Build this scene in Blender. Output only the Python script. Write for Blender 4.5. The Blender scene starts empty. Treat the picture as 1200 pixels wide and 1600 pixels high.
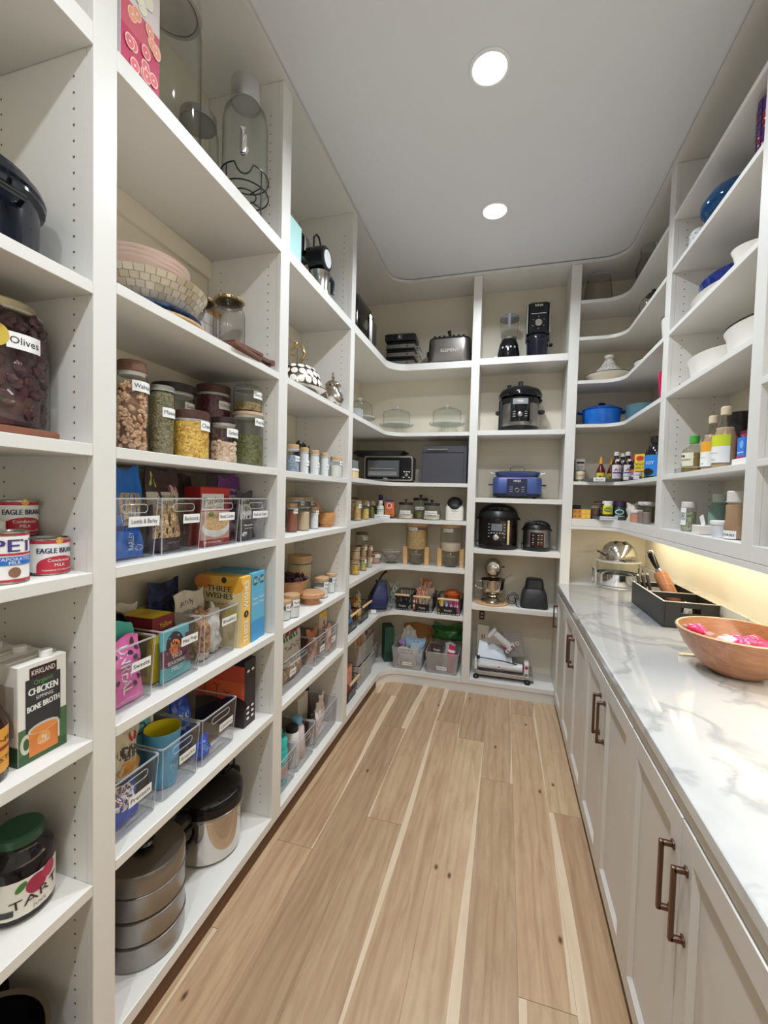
import bpy, math, random
from mathutils import Vector, Matrix
random.seed(7)
SC = bpy.context.scene
COL = SC.collection
PI = math.pi
rad = math.radians

# ------------------------------------------------------------------ camera
F_PX, PITCH, ROLL, YAW, EYE = 665.9994, -0.0374, 0.0259, 0.2766, 1.4388   # for the 1200 x 1600 frame
_cy, _sy, _cp, _sp = math.cos(YAW), math.sin(YAW), math.cos(PITCH), math.sin(PITCH)
FW = Vector((-_sy * _cp, _cy * _cp, _sp))
_r0 = Vector((_cy, _sy, 0)); _u0 = _r0.cross(FW)
RT = math.cos(ROLL) * _r0 + math.sin(ROLL) * _u0
UP = -math.sin(ROLL) * _r0 + math.cos(ROLL) * _u0
cam_d = bpy.data.cameras.new('camera')
cam_d.sensor_fit = 'VERTICAL'; cam_d.sensor_height = 24.0; cam_d.lens = F_PX / 1600 * 24.0
cam_d.clip_start = 0.02
cam = bpy.data.objects.new('camera', cam_d); COL.objects.link(cam)
_m = Matrix((RT, UP, -FW)).transposed().to_4x4(); _m.translation = Vector((0, 0, EYE))
cam.matrix_world = _m
SC.camera = cam

# ------------------------------------------------------------------ world, lights, exposure
SC.view_settings.view_transform = 'Standard'
SC.view_settings.look = 'None'
SC.view_settings.gamma = 1.0
SC.view_settings.use_curve_mapping = False
SC.view_settings.exposure = 0.14
SC.cycles.max_bounces = 10
SC.cycles.diffuse_bounces = 5
SC.cycles.glossy_bounces = 4
SC.cycles.transmission_bounces = 4
SC.cycles.transparent_max_bounces = 40
SC.cycles.caustics_reflective = False
SC.cycles.caustics_refractive = False
SC.cycles.sample_clamp_indirect = 4.0
SC.cycles.use_denoising = True
W = bpy.data.worlds.new('world'); SC.world = W; W.use_nodes = True
W.node_tree.nodes['Background'].inputs[0].default_value = (0.9, 0.93, 1.0, 1)
W.node_tree.nodes['Background'].inputs[1].default_value = 0.25

def area(name, loc, size, power, col, rot=(0, 0, 0), shape='DISK', size_y=None, spread=180):
    d = bpy.data.lights.new(name, 'AREA'); d.shape = shape; d.size = size
    if size_y: d.size_y = size_y
    d.energy = power; d.color = col; d.spread = rad(spread)
    o = bpy.data.objects.new(name, d); COL.objects.link(o); o.location = loc; o.rotation_euler = rot
    return o

CEIL = 3.06
LAMP_Y = (-0.80, 0.36, 1.70, 2.526)
LAMP_X = -0.114
for y in LAMP_Y:
    area('downlight_lamp', (LAMP_X, y, CEIL - 0.016), 0.11, 14.0, (0.87, 0.935, 1.0), spread=150)
# warm under-shelf light strip over the worktop
area('strip_lamp', (0.86, 1.3, 1.2625), 0.03, 9.0, (1.0, 0.86, 0.60), shape='RECTANGLE', size_y=3.9)

# ------------------------------------------------------------------ pixel rays of the same camera, to measure real places on real planes
def ray(x, y): return FW + (x - 600) / F_PX * RT - (y - 800) / F_PX * UP
def hit(x, y, axis, val):
    d = ray(x, y); o = (0, 0, EYE)[axis]
    return Vector((0, 0, EYE)) + d * ((val - o) / d[axis])
def fit(xl, xr, py, axis, val):
    """plan centre and radius of an upright round thing whose sides are seen at xl, xr and whose axis stands in a plane"""
    a, b = ray(xl, py), ray(xr, py)
    a = Vector((a.x, a.y)).normalized(); b = Vector((b.x, b.y)).normalized()
    m = (a + b).normalized(); D = val / (m.x if axis == 0 else m.y)
    half = a.angle(b) / 2
    return m.x * D, m.y * D, D * math.sin(half)
def fit_edge(xe, py, axis, val, r, side):
    """same, when only one side (side=+1: the one to larger px) is seen and the radius is known"""
    a = ray(xe, py); a = Vector((a.x, a.y)).normalized(); n = Vector((-a.y, a.x)) * r * (1 if side > 0 else -1)
    t = (val - n[axis]) / a[axis]
    return n.x + a.x * t, n.y + a.y * t, r
def zat(px, py, x, y):
    d = ray(px, py); D = math.hypot(x, y)
    return EYE + D * d.z / math.hypot(d.x, d.y)

# ------------------------------------------------------------------ materials
MATS = {}
def nt(name):
    m = bpy.data.materials.new(name); m.use_nodes = True
    return m, m.node_tree, m.node_tree.nodes['Principled BSDF']
def lin(c):
    f = lambda v: v / 12.92 if v <= 0.04045 else ((v + 0.055) / 1.055) ** 2.4
    return (f(c[0] / 255), f(c[1] / 255), f(c[2] / 255), 1)
def pm(r, g=None, b=None, rough=0.5, metal=0.0, coat=0.0, emit=0, spec=0.5):
    if g is None: g = b = r
    k = ('pm', r, g, b, rough, metal, coat, emit, spec)
    if k not in MATS:
        m, t, p = nt('paint_%d_%d_%d' % (r, g, b))
        p.inputs['Base Color'].default_value = lin((r, g, b)); p.inputs['Roughness'].default_value = rough
        p.inputs['Metallic'].default_value = metal; p.inputs['Coat Weight'].default_value = coat
        p.inputs['Specular IOR Level'].default_value = spec
        if emit: p.inputs['Emission Color'].default_value = lin((r, g, b)); p.inputs['Emission Strength'].default_value = emit
        MATS[k] = m
    return MATS[k]
def glass(r=250, g=252, b=251, edge=0.62, gloss=0.06, body=0.0):
    """thin clear wall: transparent, darker at grazing angles, with a mirror reflection by Fresnel"""
    k = ('glass', r, g, b, edge, gloss, body)
    if k in MATS: return MATS[k]
    m, t, p = nt('clear_%d_%d_%d' % (r, g, b)); N = t.nodes; L = t.links
    N.remove(p)
    out = N['Material Output']
    lw = N.new('ShaderNodeLayerWeight'); lw.inputs[0].default_value = 0.5
    ramp = N.new('ShaderNodeValToRGB')
    c = lin((r, g, b)); ramp.color_ramp.elements[0].color = c; ramp.color_ramp.elements[0].position = 0.55
    ramp.color_ramp.elements[1].color = (c[0] * edge, c[1] * edge, c[2] * edge, 1); ramp.color_ramp.elements[1].position = 0.97
    tr = N.new('ShaderNodeBsdfTransparent'); gl = N.new('ShaderNodeBsdfGlossy'); gl.inputs['Roughness'].default_value = gloss
    pw = N.new('ShaderNodeMath'); pw.operation = 'POWER'; pw.inputs[1].default_value = 5
    mul = N.new('ShaderNodeMath'); mul.operation = 'MULTIPLY_ADD'; mul.inputs[1].default_value = 0.7; mul.inputs[2].default_value = 0.045; mul.use_clamp = True
    mx = N.new('ShaderNodeMixShader')
    L.new(lw.outputs['Facing'], ramp.inputs[0]); L.new(ramp.outputs[0], tr.inputs[0]); L.new(lw.outputs['Facing'], pw.inputs[0])
    L.new(pw.outputs[0], mul.inputs[0]); L.new(mul.outputs[0], mx.inputs[0]); L.new(tr.outputs[0], mx.inputs[1]); L.new(gl.outputs[0], mx.inputs[2])
    last = mx
    if body:
        df = N.new('ShaderNodeBsdfDiffuse'); df.inputs[0].default_value = c
        m2 = N.new('ShaderNodeMixShader'); m2.inputs[0].default_value = body
        L.new(mx.outputs[0], m2.inputs[1]); L.new(df.outputs[0], m2.inputs[2]); last = m2
    L.new(last.outputs[0], out.inputs[0]); MATS[k] = m
    return m
def grain(c1, c2, scale=90, rough=0.6, bump=0.5, dist='F1', c3=None):
    """loose food in a jar: cells of varied colour with relief"""
    k = ('grain', c1, c2, scale, rough, bump, c3)
    if k in MATS: return MATS[k]
    m, t, p = nt('grain'); N = t.nodes; L = t.links
    tc = N.new('ShaderNodeTexCoord'); v = N.new('ShaderNodeTexVoronoi'); v.inputs['Scale'].default_value = scale
    L.new(tc.outputs['Object'], v.inputs['Vector'])
    cr = N.new('ShaderNodeValToRGB'); cr.color_ramp.elements[0].color = lin(c1); cr.color_ramp.elements[1].color = lin(c2)
    if c3: e = cr.color_ramp.elements.new(0.5); e.color = lin(c3)
    sep = N.new('ShaderNodeSeparateColor'); L.new(v.outputs['Color'], sep.inputs[0]); L.new(sep.outputs[0], cr.inputs[0])
    L.new(cr.outputs[0], p.inputs['Base Color']); p.inputs['Roughness'].default_value = rough
    bp = N.new('ShaderNodeBump'); bp.inputs['Strength'].default_value = bump; bp.inputs['Distance'].default_value = 0.004; bp.invert = True
    L.new(v.outputs['Distance'], bp.inputs['Height']); L.new(bp.outputs[0], p.inputs['Normal'])
    MATS[k] = m
    return m
def wood(c1, c2, scale=6, rough=0.45, stretch=(1, 12, 12), knots=0.0, var=0.0, streak=None):
    k = ('wood', c1, c2, scale, rough, stretch, knots, var, streak)
    if k in MATS: return MATS[k]
    m, t, p = nt('wood'); N = t.nodes; L = t.links
    tc = N.new('ShaderNodeTexCoord'); mp = N.new('ShaderNodeMapping'); mp.inputs['Scale'].default_value = stretch
    oi = N.new('ShaderNodeObjectInfo'); add = N.new('ShaderNodeVectorMath'); add.operation = 'MULTIPLY_ADD'
    comb = N.new('ShaderNodeCombineXYZ')
    for i in range(3): L.new(oi.outputs['Random'], comb.inputs[i])
    add.inputs[1].default_value = (17, 31, 7)
    L.new(comb.outputs[0], add.inputs[0]); L.new(tc.outputs['Object'], add.inputs[2])
    L.new(add.outputs[0], mp.inputs[0])
    n1 = N.new('ShaderNodeTexNoise'); n1.inputs['Scale'].default_value = scale; n1.inputs['Detail'].default_value = 8; n1.inputs['Roughness'].default_value = 0.62; n1.inputs['Distortion'].default_value = 0.9
    L.new(mp.outputs[0], n1.inputs['Vector'])
    cr = N.new('ShaderNodeValToRGB'); cr.color_ramp.elements[0].color = lin(c1); cr.color_ramp.elements[1].color = lin(c2)
    cr.color_ramp.elements[0].position = 0.3; cr.color_ramp.elements[1].position = 0.72
    L.new(n1.outputs['Fac'], cr.inputs[0]); col = cr.outputs[0]
    if var:
        hs = N.new('ShaderNodeHueSaturation'); mr = N.new('ShaderNodeMapRange'); mr.inputs['To Min'].default_value = 1 - var; mr.inputs['To Max'].default_value = 1 + var
        L.new(oi.outputs['Random'], mr.inputs[0]); L.new(mr.outputs[0], hs.inputs['Value']); L.new(col, hs.inputs['Color']); col = hs.outputs[0]
    if knots:
        # arched grain of flat-sawn boards
        m3 = N.new('ShaderNodeMapping'); m3.inputs['Scale'].default_value = (1, 0.10, 1); L.new(add.outputs[0], m3.inputs[0])
        wv = N.new('ShaderNodeTexWave'); wv.inputs['Scale'].default_value = 7.5; wv.inputs['Distortion'].default_value = 9; wv.inputs['Detail'].default_value = 3; wv.inputs['Detail Scale'].default_value = 1.4
        L.new(m3.outputs[0], wv.inputs['Vector'])
        r3 = N.new('ShaderNodeValToRGB'); r3.color_ramp.elements[0].color = (0.80, 0.77, 0.74, 1); r3.color_ramp.elements[1].color = (1, 1, 1, 1); r3.color_ramp.elements[1].position = 0.45
        L.new(wv.outputs['Fac'], r3.inputs[0])
        mw = N.new('ShaderNodeMix'); mw.data_type = 'RGBA'; mw.blend_type = 'MULTIPLY'; mw.inputs[0].default_value = 0.55
        L.new(col, mw.inputs[6]); L.new(r3.outputs[0], mw.inputs[7]); col = mw.outputs[2]
        vo = N.new('ShaderNodeTexVoronoi'); vo.voronoi_dimensions = '2D'; vo.inputs['Scale'].default_value = 1.0
        m2 = N.new('ShaderNodeMapping'); m2.inputs['Scale'].default_value = (3.4, 1.7, 1)
        L.new(add.outputs[0], m2.inputs[0]); L.new(m2.outputs[0], vo.inputs['Vector'])
        r2 = N.new('ShaderNodeValToRGB'); r2.color_ramp.elements[0].position = 0.010; r2.color_ramp.elements[0].color = (1, 1, 1, 1); r2.color_ramp.elements[1].position = 0.032; r2.color_ramp.elements[1].color = (0, 0, 0, 1)
        L.new(vo.outputs['Distance'], r2.inputs[0])
        mk = N.new('ShaderNodeMix'); mk.data_type = 'RGBA'; mk.inputs[7].default_value = lin((92, 62, 42))
        mm = N.new('ShaderNodeMath'); mm.operation = 'MULTIPLY'; mm.inputs[1].default_value = knots
        L.new(r2.outputs[0], mm.inputs[0]); L.new(mm.outputs[0], mk.inputs[0]); L.new(col, mk.inputs[6]); col = mk.outputs[2]
    L.new(col, p.inputs['Base Color']); p.inputs['Roughness'].default_value = rough
    bp = N.new('ShaderNodeBump'); bp.inputs['Strength'].default_value = 0.08; bp.inputs['Distance'].default_value = 0.002
    L.new(n1.outputs['Fac'], bp.inputs['Height']); L.new(bp.outputs[0], p.inputs['Normal'])
    MATS[k] = m
    return m
def marble():
    m, t, p = nt('marble'); N = t.nodes; L = t.links
    tc = N.new('ShaderNodeTexCoord')
    n0 = N.new('ShaderNodeTexNoise'); n0.inputs['Scale'].default_value = 2.2; n0.inputs['Detail'].default_value = 6
    L.new(tc.outputs['Object'], n0.inputs['Vector'])
    mx = N.new('ShaderNodeMix'); mx.data_type = 'RGBA'; mx.blend_type = 'LINEAR_LIGHT'; mx.inputs[0].default_value = 0.28
    L.new(tc.outputs['Object'], mx.inputs[6]); L.new(n0.outputs['Color'], mx.inputs[7])
    n1 = N.new('ShaderNodeTexNoise'); n1.inputs['Scale'].default_value = 1.7; n1.inputs['Detail'].default_value = 5; n1.inputs['Distortion'].default_value = 0.7
    L.new(mx.outputs[2], n1.inputs['Vector'])
    ab = N.new('ShaderNodeMath'); ab.operation = 'SUBTRACT'; ab.inputs[1].default_value = 0.5
    a2 = N.new('ShaderNodeMath'); a2.operation = 'ABSOLUTE'
    L.new(n1.outputs['Fac'], ab.inputs[0]); L.new(ab.outputs[0], a2.inputs[0])
    cr = N.new('ShaderNodeValToRGB'); cr.color_ramp.elements[0].color = lin((186, 189, 192)); cr.color_ramp.elements[0].position = 0.0
    cr.color_ramp.elements[1].color = lin((216, 218, 219)); cr.color_ramp.elements[1].position = 0.03
    L.new(a2.outputs[0], cr.inputs[0])
    n2 = N.new('ShaderNodeTexNoise'); n2.inputs['Scale'].default_value = 9; n2.inputs['Detail'].default_value = 4
    L.new(tc.outputs['Object'], n2.inputs['Vector'])
    c2 = N.new('ShaderNodeValToRGB'); c2.color_ramp.elements[0].color = (0.80, 0.81, 0.83, 1); c2.color_ramp.elements[1].color = (1, 1, 1, 1)
    c2.color_ramp.elements[0].position = 0.3; c2.color_ramp.elements[1].position = 0.5
    L.new(n2.outputs['Fac'], c2.inputs[0])
    mu = N.new('ShaderNodeMix'); mu.data_type = 'RGBA'; mu.blend_type = 'MULTIPLY'; mu.inputs[0].default_value = 0.35
    L.new(cr.outputs[0], mu.inputs[6]); L.new(c2.outputs[0], mu.inputs[7]); L.new(mu.outputs[2], p.inputs['Base Color'])
    p.inputs['Roughness'].default_value = 0.09; p.inputs['Coat Weight'].default_value = 0.25; p.inputs['Coat Roughness'].default_value = 0.05
    return m

WHITE = pm(226, 224, 219, rough=0.32)
WHITE_IN = pm(224, 215, 196, rough=0.5)
CEIL_M = pm(226, 227, 230, rough=0.8)
DARK = pm(26, 24, 24, rough=0.5)
BLACK = pm(20, 21, 25, rough=0.35)
BLACKG = pm(14, 15, 18, rough=0.12)
STEEL = pm(186, 182, 178, rough=0.22, metal=1.0)
STEELB = pm(160, 156, 152, rough=0.32, metal=1.0)
CHROME = pm(225, 225, 228, rough=0.06, metal=1.0)
COPPER = pm(122, 95, 80, rough=0.4, metal=1.0)
PAPER = pm(240, 240, 238, rough=0.6)
INK = pm(40, 42, 50, rough=0.6)
GLASS = glass()
ACRYL = glass(252, 252, 253, edge=0.8, gloss=0.04)
RIMG = glass(238, 240, 243, edge=0.8, gloss=0.08, body=0.35)
LIDWOOD = wood((186, 148, 108), (214, 178, 136), 8)
DARKWOOD = wood((62, 36, 32), (92, 56, 46), 8)
WOODM = wood((172, 118, 78), (204, 152, 108), 7)

# ------------------------------------------------------------------ geometry builder
class G:
    """collects shapes and links them as ONE mesh object"""
    def __init__(s): s.v = []; s.f = []; s.mi = []; s.cur = 0; s.M = Matrix()
    def at(s, x=0, y=0, z=0, rx=0, ry=0, rz=0, sc=None):
        s.M = Matrix.Translation((x, y, z)) @ Matrix.Rotation(rz, 4, 'Z') @ Matrix.Rotation(ry, 4, 'Y') @ Matrix.Rotation(rx, 4, 'X')
        if sc: s.M = s.M @ Matrix.Diagonal((*sc, 1))
        return s
    def m(s, i): s.cur = i; return s
    def add(s, vs, fs):
        n = len(s.v); s.v += [tuple(s.M @ Vector(p)) for p in vs]
        s.f += [tuple(i + n for i in q) for q in fs]; s.mi += [s.cur] * len(fs)
        return s
    def loft(s, rings, cap0=True, cap1=True, closed=False):
        n = len(rings[0]); vs = [p for r in rings for p in r]; fs = []
        R = len(rings)
        for i in range(R if closed else R - 1):
            a, b = i * n, ((i + 1) % R) * n
            for j in range(n): k = (j + 1) % n; fs.append((a + j, a + k, b + k, b + j))
        if not closed:
            if cap0: fs.append(tuple(range(n - 1, -1, -1)))
            if cap1: fs.append(tuple(range((R - 1) * n, R * n)))
        return s.add(vs, fs)
    def lathe(s, prof, n=24, cap0=True, cap1=True, a0=0, sx=1, sy=1):
        return s.loft([[(r * sx * math.cos(a0 + 2 * PI * i / n), r * sy * math.sin(a0 + 2 * PI * i / n), z) for i in range(n)] for r, z in prof], cap0, cap1)
    def cyl(s, r, h, n=20, z=0): return s.lathe([(r, z), (r, z + h)], n)
    def rcyl(s, r, h, e, n=24, z=0): return s.lathe([(r - e, z), (r, z + e), (r, z + h - e), (r - e, z + h)], n)
    def box(s, x0, x1, y0, y1, z0, z1):
        v = [(x, y, z) for z in (z0, z1) for y in (y0, y1) for x in (x0, x1)]
        return s.add(v, [(0, 2, 3, 1), (4, 5, 7, 6), (0, 1, 5, 4), (2, 6, 7, 3), (0, 4, 6, 2), (1, 3, 7, 5)])
    def bx(s, x0, x1, y0, y1, z0, z1, e=0.003):
        """box with all edges chamfered"""
        e = min(e, abs(x1 - x0) / 3, abs(y1 - y0) / 3, abs(z1 - z0) / 3)
        def ring(i, z): return [(x0 + i + e, y0 + i, z), (x1 - i - e, y0 + i, z), (x1 - i, y0 + i + e, z), (x1 - i, y1 - i - e, z), (x1 - i - e, y1 - i, z), (x0 + i + e, y1 - i, z), (x0 + i, y1 - i - e, z), (x0 + i, y0 + i + e, z)]
        return s.loft([ring(e, z0), ring(0, z0 + e), ring(0, z1 - e), ring(e, z1)])
    def rbox(s, w, d, h, r, e=0.004, n=4, z=0, taper=0.0):
        """upright box, centred, rounded corners r, soft top and bottom edges e; taper narrows the foot"""
        q = lambda i, zz, t=0: [(x, y, zz) for x, y in rrect(w - 2 * i - 2 * t, d - 2 * i - 2 * t, max(r - i, 0.0005), n)]
        return s.loft([q(e, z, taper), q(0, z + e, taper), q(0, z + h - e), q(e, z + h)])
    def prism(s, poly, z0, z1): return s.loft([[(x, y, z0) for x, y in poly], [(x, y, z1) for x, y in poly]])
    def tube(s, path, r, n=8, closed=False):
        P = [Vector(p) for p in path]; rings = []
        N = len(P); up = None
        for i in range(N):
            if closed: t = (P[(i + 1) % N] - P[i - 1])
            else: t = (P[min(i + 1, N - 1)] - P[max(i - 1, 0)])
            t.normalize()
            if up is None: up = Vector((0, 0, 1)) if abs(t.z) < 0.9 else Vector((1, 0, 0))
            a = t.cross(up)
            if a.length < 1e-5: a = t.cross(Vector((0.3, 1, 0.2)))
            a.normalize(); b = a.cross(t); up = b
            rr = r[i] if isinstance(r, (list, tuple)) else r
            rings.append([tuple(P[i] + a * rr * math.cos(2 * PI * k / n) + b * rr * math.sin(2 * PI * k / n)) for k in range(n)])
        return s.loft(rings, closed=closed)
    def ball(s, rx, ry=None, rz=None, n=12, m=8, z=0):
        ry = ry or rx; rz = rz or rx
        pr = [(math.sin(PI * i / m), -math.cos(PI * i / m)) for i in range(m + 1)]
        pr[0] = (0.02, -1); pr[-1] = (0.02, 1)
        return s.loft([[(rx * a * math.cos(2 * PI * k / n), ry * a * math.sin(2 * PI * k / n), z + rz * b) for k in range(n)] for a, b in pr])
    def quad(s, a, b, c, d): return s.add([a, b, c, d], [(0, 1, 2, 3)])
    def obj(s, name, mats, parent=None, label=None, smooth=True, angle=38, stuff=False, loc=None, rz=0):
        me = bpy.data.meshes.new(name); me.from_pydata(s.v, [], s.f)
        if not isinstance(mats, (list, tuple)): mats = [mats]
        for q in mats: me.materials.append(q)
        if len(mats) > 1: me.polygons.foreach_set('material_index', s.mi)
        if smooth:
            me.polygons.foreach_set('use_smooth', [True] * len(me.polygons)); me.set_sharp_from_angle(angle=rad(angle))
        me.update()
        o = bpy.data.objects.new(name, me); COL.objects.link(o)
        if parent: o.parent = parent
        if label: o['label'] = label
        if stuff: o['kind'] = 'stuff'
        if loc: o.location = loc
        if rz: o.rotation_euler = (0, 0, rz)
        return o
def rrect(w, d, r, n=4):
    r = min(r, w / 2 - 1e-5, d / 2 - 1e-5); out = []
    for cx, cy, a in ((w / 2 - r, d / 2 - r, 0), (-w / 2 + r, d / 2 - r, PI / 2), (-w / 2 + r, -d / 2 + r, PI), (w / 2 - r, -d / 2 + r, 1.5 * PI)):
        for i in range(n + 1):
            t = a + PI / 2 * i / n; out.append((cx + r * math.cos(t), cy + r * math.sin(t)))
    return out
def tag(o, label, cat, group=None):
    o['label'] = label; o['category'] = cat
    if group: o['group'] = group
    return o
def thing(name, label, cat, loc, rz=0.0, group=None, rx=0.0, ry=0.0):
    o = bpy.data.objects.new(name, None); COL.objects.link(o); o.empty_display_size = 0.05
    o.location = loc; o.rotation_euler = (rx, ry, rz)
    return tag(o, label, cat, group)
FL, FB, FR = PI / 2, 0.0, -PI / 2          # facing into the room from the long wall with open shelves, the end wall, the wall with the worktop

TXT = {}
def text_geo(s):
    if s not in TXT:
        c = bpy.data.curves.new('lettering', 'FONT'); c.body = s; c.resolution_u = 2; c.size = 1; c.align_x = 'CENTER'; c.align_y = 'CENTER'
        o = bpy.data.objects.new('lettering', c); me = bpy.data.meshes.new_from_object(o)
        TXT[s] = ([(v.co.x, v.co.y) for v in me.vertices], [tuple(p.vertices) for p in me.polygons])
        bpy.data.objects.remove(o); bpy.data.curves.remove(c); bpy.data.meshes.remove(me)
    return TXT[s]
def write(g, s, f, x, z, size, rot=0.0, width=None, bold=0.0):
    """lettering laid on a surface f(x, z) -> point; width squeezes the line to that length"""
    vs, fs = text_geo(s); k = size
    kx = size
    if width:
        w = max(p[0] for p in vs) - min(p[0] for p in vs)
        kx = width / max(w, 1e-6)
    c, sn = math.cos(rot), math.sin(rot)
    e = 1e-3; n = (Vector(f(x + e, z)) - Vector(f(x, z))).cross(Vector(f(x, z + e)) - Vector(f(x, z))).normalized() * 6e-5
    for i, dx in enumerate((-bold, bold) if bold else (0,)):
        g.add([Vector(f(x + (p[0] * kx + dx) * c - p[1] * k * sn, z + (p[0] * kx + dx) * sn + p[1] * k * c)) + n * i for p in vs], fs)
def flat(y): return lambda x, z: (x, y, z)
def round_(R, a=0.0): return lambda x, z: (R * math.sin(x / R + a), -R * math.cos(x / R + a), z)
def patch(g, f, x0, x1, z0, z1, nx=1, nz=1):
    vs = [f(x0 + (x1 - x0) * i / nx, z0 + (z1 - z0) * j / nz) for j in range(nz + 1) for i in range(nx + 1)]
    fs = [(j * (nx + 1) + i, j * (nx + 1) + i + 1, (j + 1) * (nx + 1) + i + 1, (j + 1) * (nx + 1) + i) for j in range(nz) for i in range(nx)]
    g.add(vs, fs)
def bend(f, x0, z0, x1, z1):
    """how many steps a surface needs between two of its points"""
    a, b, c = Vector(f(x0, z0)), Vector(f((x0 + x1) / 2, (z0 + z1) / 2)), Vector(f(x1, z1))
    return max(1, min(20, math.ceil(math.sqrt((b - (a + c) / 2).length / 3e-5))))
def blob(g, f, x, z, rx, rz, n=14, rot=0.0):
    c, s = math.cos(rot), math.sin(rot)
    k = max(1, (max(bend(f, x - rx, z, x + rx, z), bend(f, x, z - rz, x, z + rz)) + 1) // 2)
    if k > 1: n = 20
    vs = [f(x, z)]; fs = []
    for q in range(1, k + 1):
        for i in range(n):
            a = 2 * PI * i / n; u, v = rx * q / k * math.cos(a), rz * q / k * math.sin(a)
            vs.append(f(x + u * c - v * s, z + u * s + v * c))
    if k == 1: g.add(vs[1:], [tuple(range(n))]); return
    for i in range(n):
        j = (i + 1) % n; fs.append((0, 1 + i, 1 + j))
        for q in range(k - 1): o = 1 + q * n; fs.append((o + i, o + n + i, o + n + j, o + j))
    g.add(vs, fs)

# ------------------------------------------------------------------ the room
XL, YB, XU = -0.877, 3.166, 0.718          # front planes: long open shelves, end shelves, shelves over the worktop
WL, WB, WR, WN = -1.225, 3.47, 0.985, -1.3  # walls
S0 = (0.732, 0.79); S1 = (1.522, 1.591); S2 = (2.31, 2.373); SN = (-0.12, -0.06)
B1 = (-0.270, -0.2116); B2 = (0.379, 0.443)
R1 = (2.341, 2.410); R2 = (1.535, 1.597); R3 = (0.72, 0.78)
ZN = (2.43, 1.888, 1.537, 1.252, 0.872, 0.532, 0.103)
ZA = (2.43, 1.915, 1.537, 1.255, 0.872, 0.540, 0.103)
ZBB = (2.43, 1.917, 1.534, 1.255, 0.873, 0.542, 0.103)
ZD = (2.435, 1.922, 1.546, 1.266, 0.907, 0.556, 0.103)
ZC = (2.445, 1.929, 1.445, 1.072, 0.657, 0.103)
ZE = (2.79, 2.546, 2.255, 1.961, 1.572, 1.319)
CT = 0.865                                   # worktop height
def struct(o): o['kind'] = 'structure'; return o
g = G(); g.box(WL - 0.08, WL, WN, WB + 0.08, 0, CEIL); struct(g.obj('wall_left', WHITE_IN))
g = G(); g.box(WL, WR, WB, WB + 0.08, 0, CEIL); struct(g.obj('wall_back', WHITE_IN))
WALLR = pm(232, 226, 208, rough=0.6)
g = G(); g.box(WR, WR + 0.08, WN, WB + 0.08, 0, CEIL); struct(g.obj('wall_right', WALLR))
g = G(); g.box(WL, WR, WN - 0.08, WN, 0, CEIL); struct(g.obj('wall_front', WHITE))
g = G(); g.box(WL - 0.08, WR + 0.08, WN - 0.08, WB + 0.08, CEIL, CEIL + 0.08); struct(g.obj('ceiling', CEIL_M))

# floor: oak boards, each its own piece with an open joint
fl = G(); fl.box(WL, WR, WN, WB, -0.03, -0.012); fl = struct(fl.obj('floor', pm(104, 78, 56, rough=0.8)))
OAKS = [wood((176, 144, 112), (204, 174, 140), 3.0, 0.30, (9, 1.1, 9), 1.0, 0.07), wood((164, 132, 102), (194, 164, 130), 3.4, 0.30, (11, 0.8, 11), 1.0, 0.08), wood((184, 154, 120), (210, 182, 148), 2.6, 0.30, (7, 1.3, 7), 1.0, 0.06)]
SAP = wood((212, 188, 156), (228, 206, 178), 3, 0.36, (8, 1, 8))
rs = random.Random(5)
x = -1.02; pw = 0.158; col = 0
while x < 0.5:
    y = WN + rs.uniform(-0.9, 0)
    while y < WB:
        ln = rs.choice((1.1, 1.4, 1.7, 2.0))
        y0, y1 = max(y, WN), min(y + ln, WB)
        if y1 - y0 > 0.02:
            g = G(); w = pw - 0.0005; cx, cy = x + pw / 2, (y0 + y1) / 2; hl = (y1 - y0) / 2 - 0.0008
            side = rs.choice((-1, 1, 0, 1, -1)); sw = rs.uniform(0.014, 0.042) if side else 0
            # heartwood and a wandering strip of pale sapwood along one edge
            n = 14; xa = -w / 2; xb = w / 2
            edge = []
            ph = rs.uniform(0, 6)
            for i in range(n + 1):
                t = i / n; e = sw * (0.55 + 0.45 * math.sin(ph + t * 4.2)) if side else 0
                edge.append((xb - e) if side > 0 else (xa + e))
            for i in range(n):
                ya, yb = -hl + 2 * hl * i / n, -hl + 2 * hl * (i + 1) / n
                if side > 0:
                    g.m(0).quad((xa, ya, 0), (edge[i], ya, 0), (edge[i + 1], yb, 0), (xa, yb, 0)); g.m(1).quad((edge[i], ya, 0), (xb, ya, 0), (xb, yb, 0), (edge[i + 1], yb, 0))
                elif side < 0:
                    g.m(1).quad((xa, ya, 0), (edge[i], ya, 0), (edge[i + 1], yb, 0), (xa, yb, 0)); g.m(0).quad((edge[i], ya, 0), (xb, ya, 0), (xb, yb, 0), (edge[i + 1], yb, 0))
                else: g.m(0).quad((xa, ya, 0), (xb, ya, 0), (xb, yb, 0), (xa, yb, 0))
            g.m(0)
            for a, b in (((xa, -hl), (xb, -hl)), ((xb, -hl), (xb, hl)), ((xb, hl), (xa, hl)), ((xa, hl), (xa, -hl))):
                g.quad((*a, -0.012), (*b, -0.012), (*b, 0), (*a, 0))
            o = g.obj('plank', [OAKS[rs.randrange(3)], SAP], fl, smooth=False, loc=(cx, cy, 0))
        y += ln
    x += pw; col += 1

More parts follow.
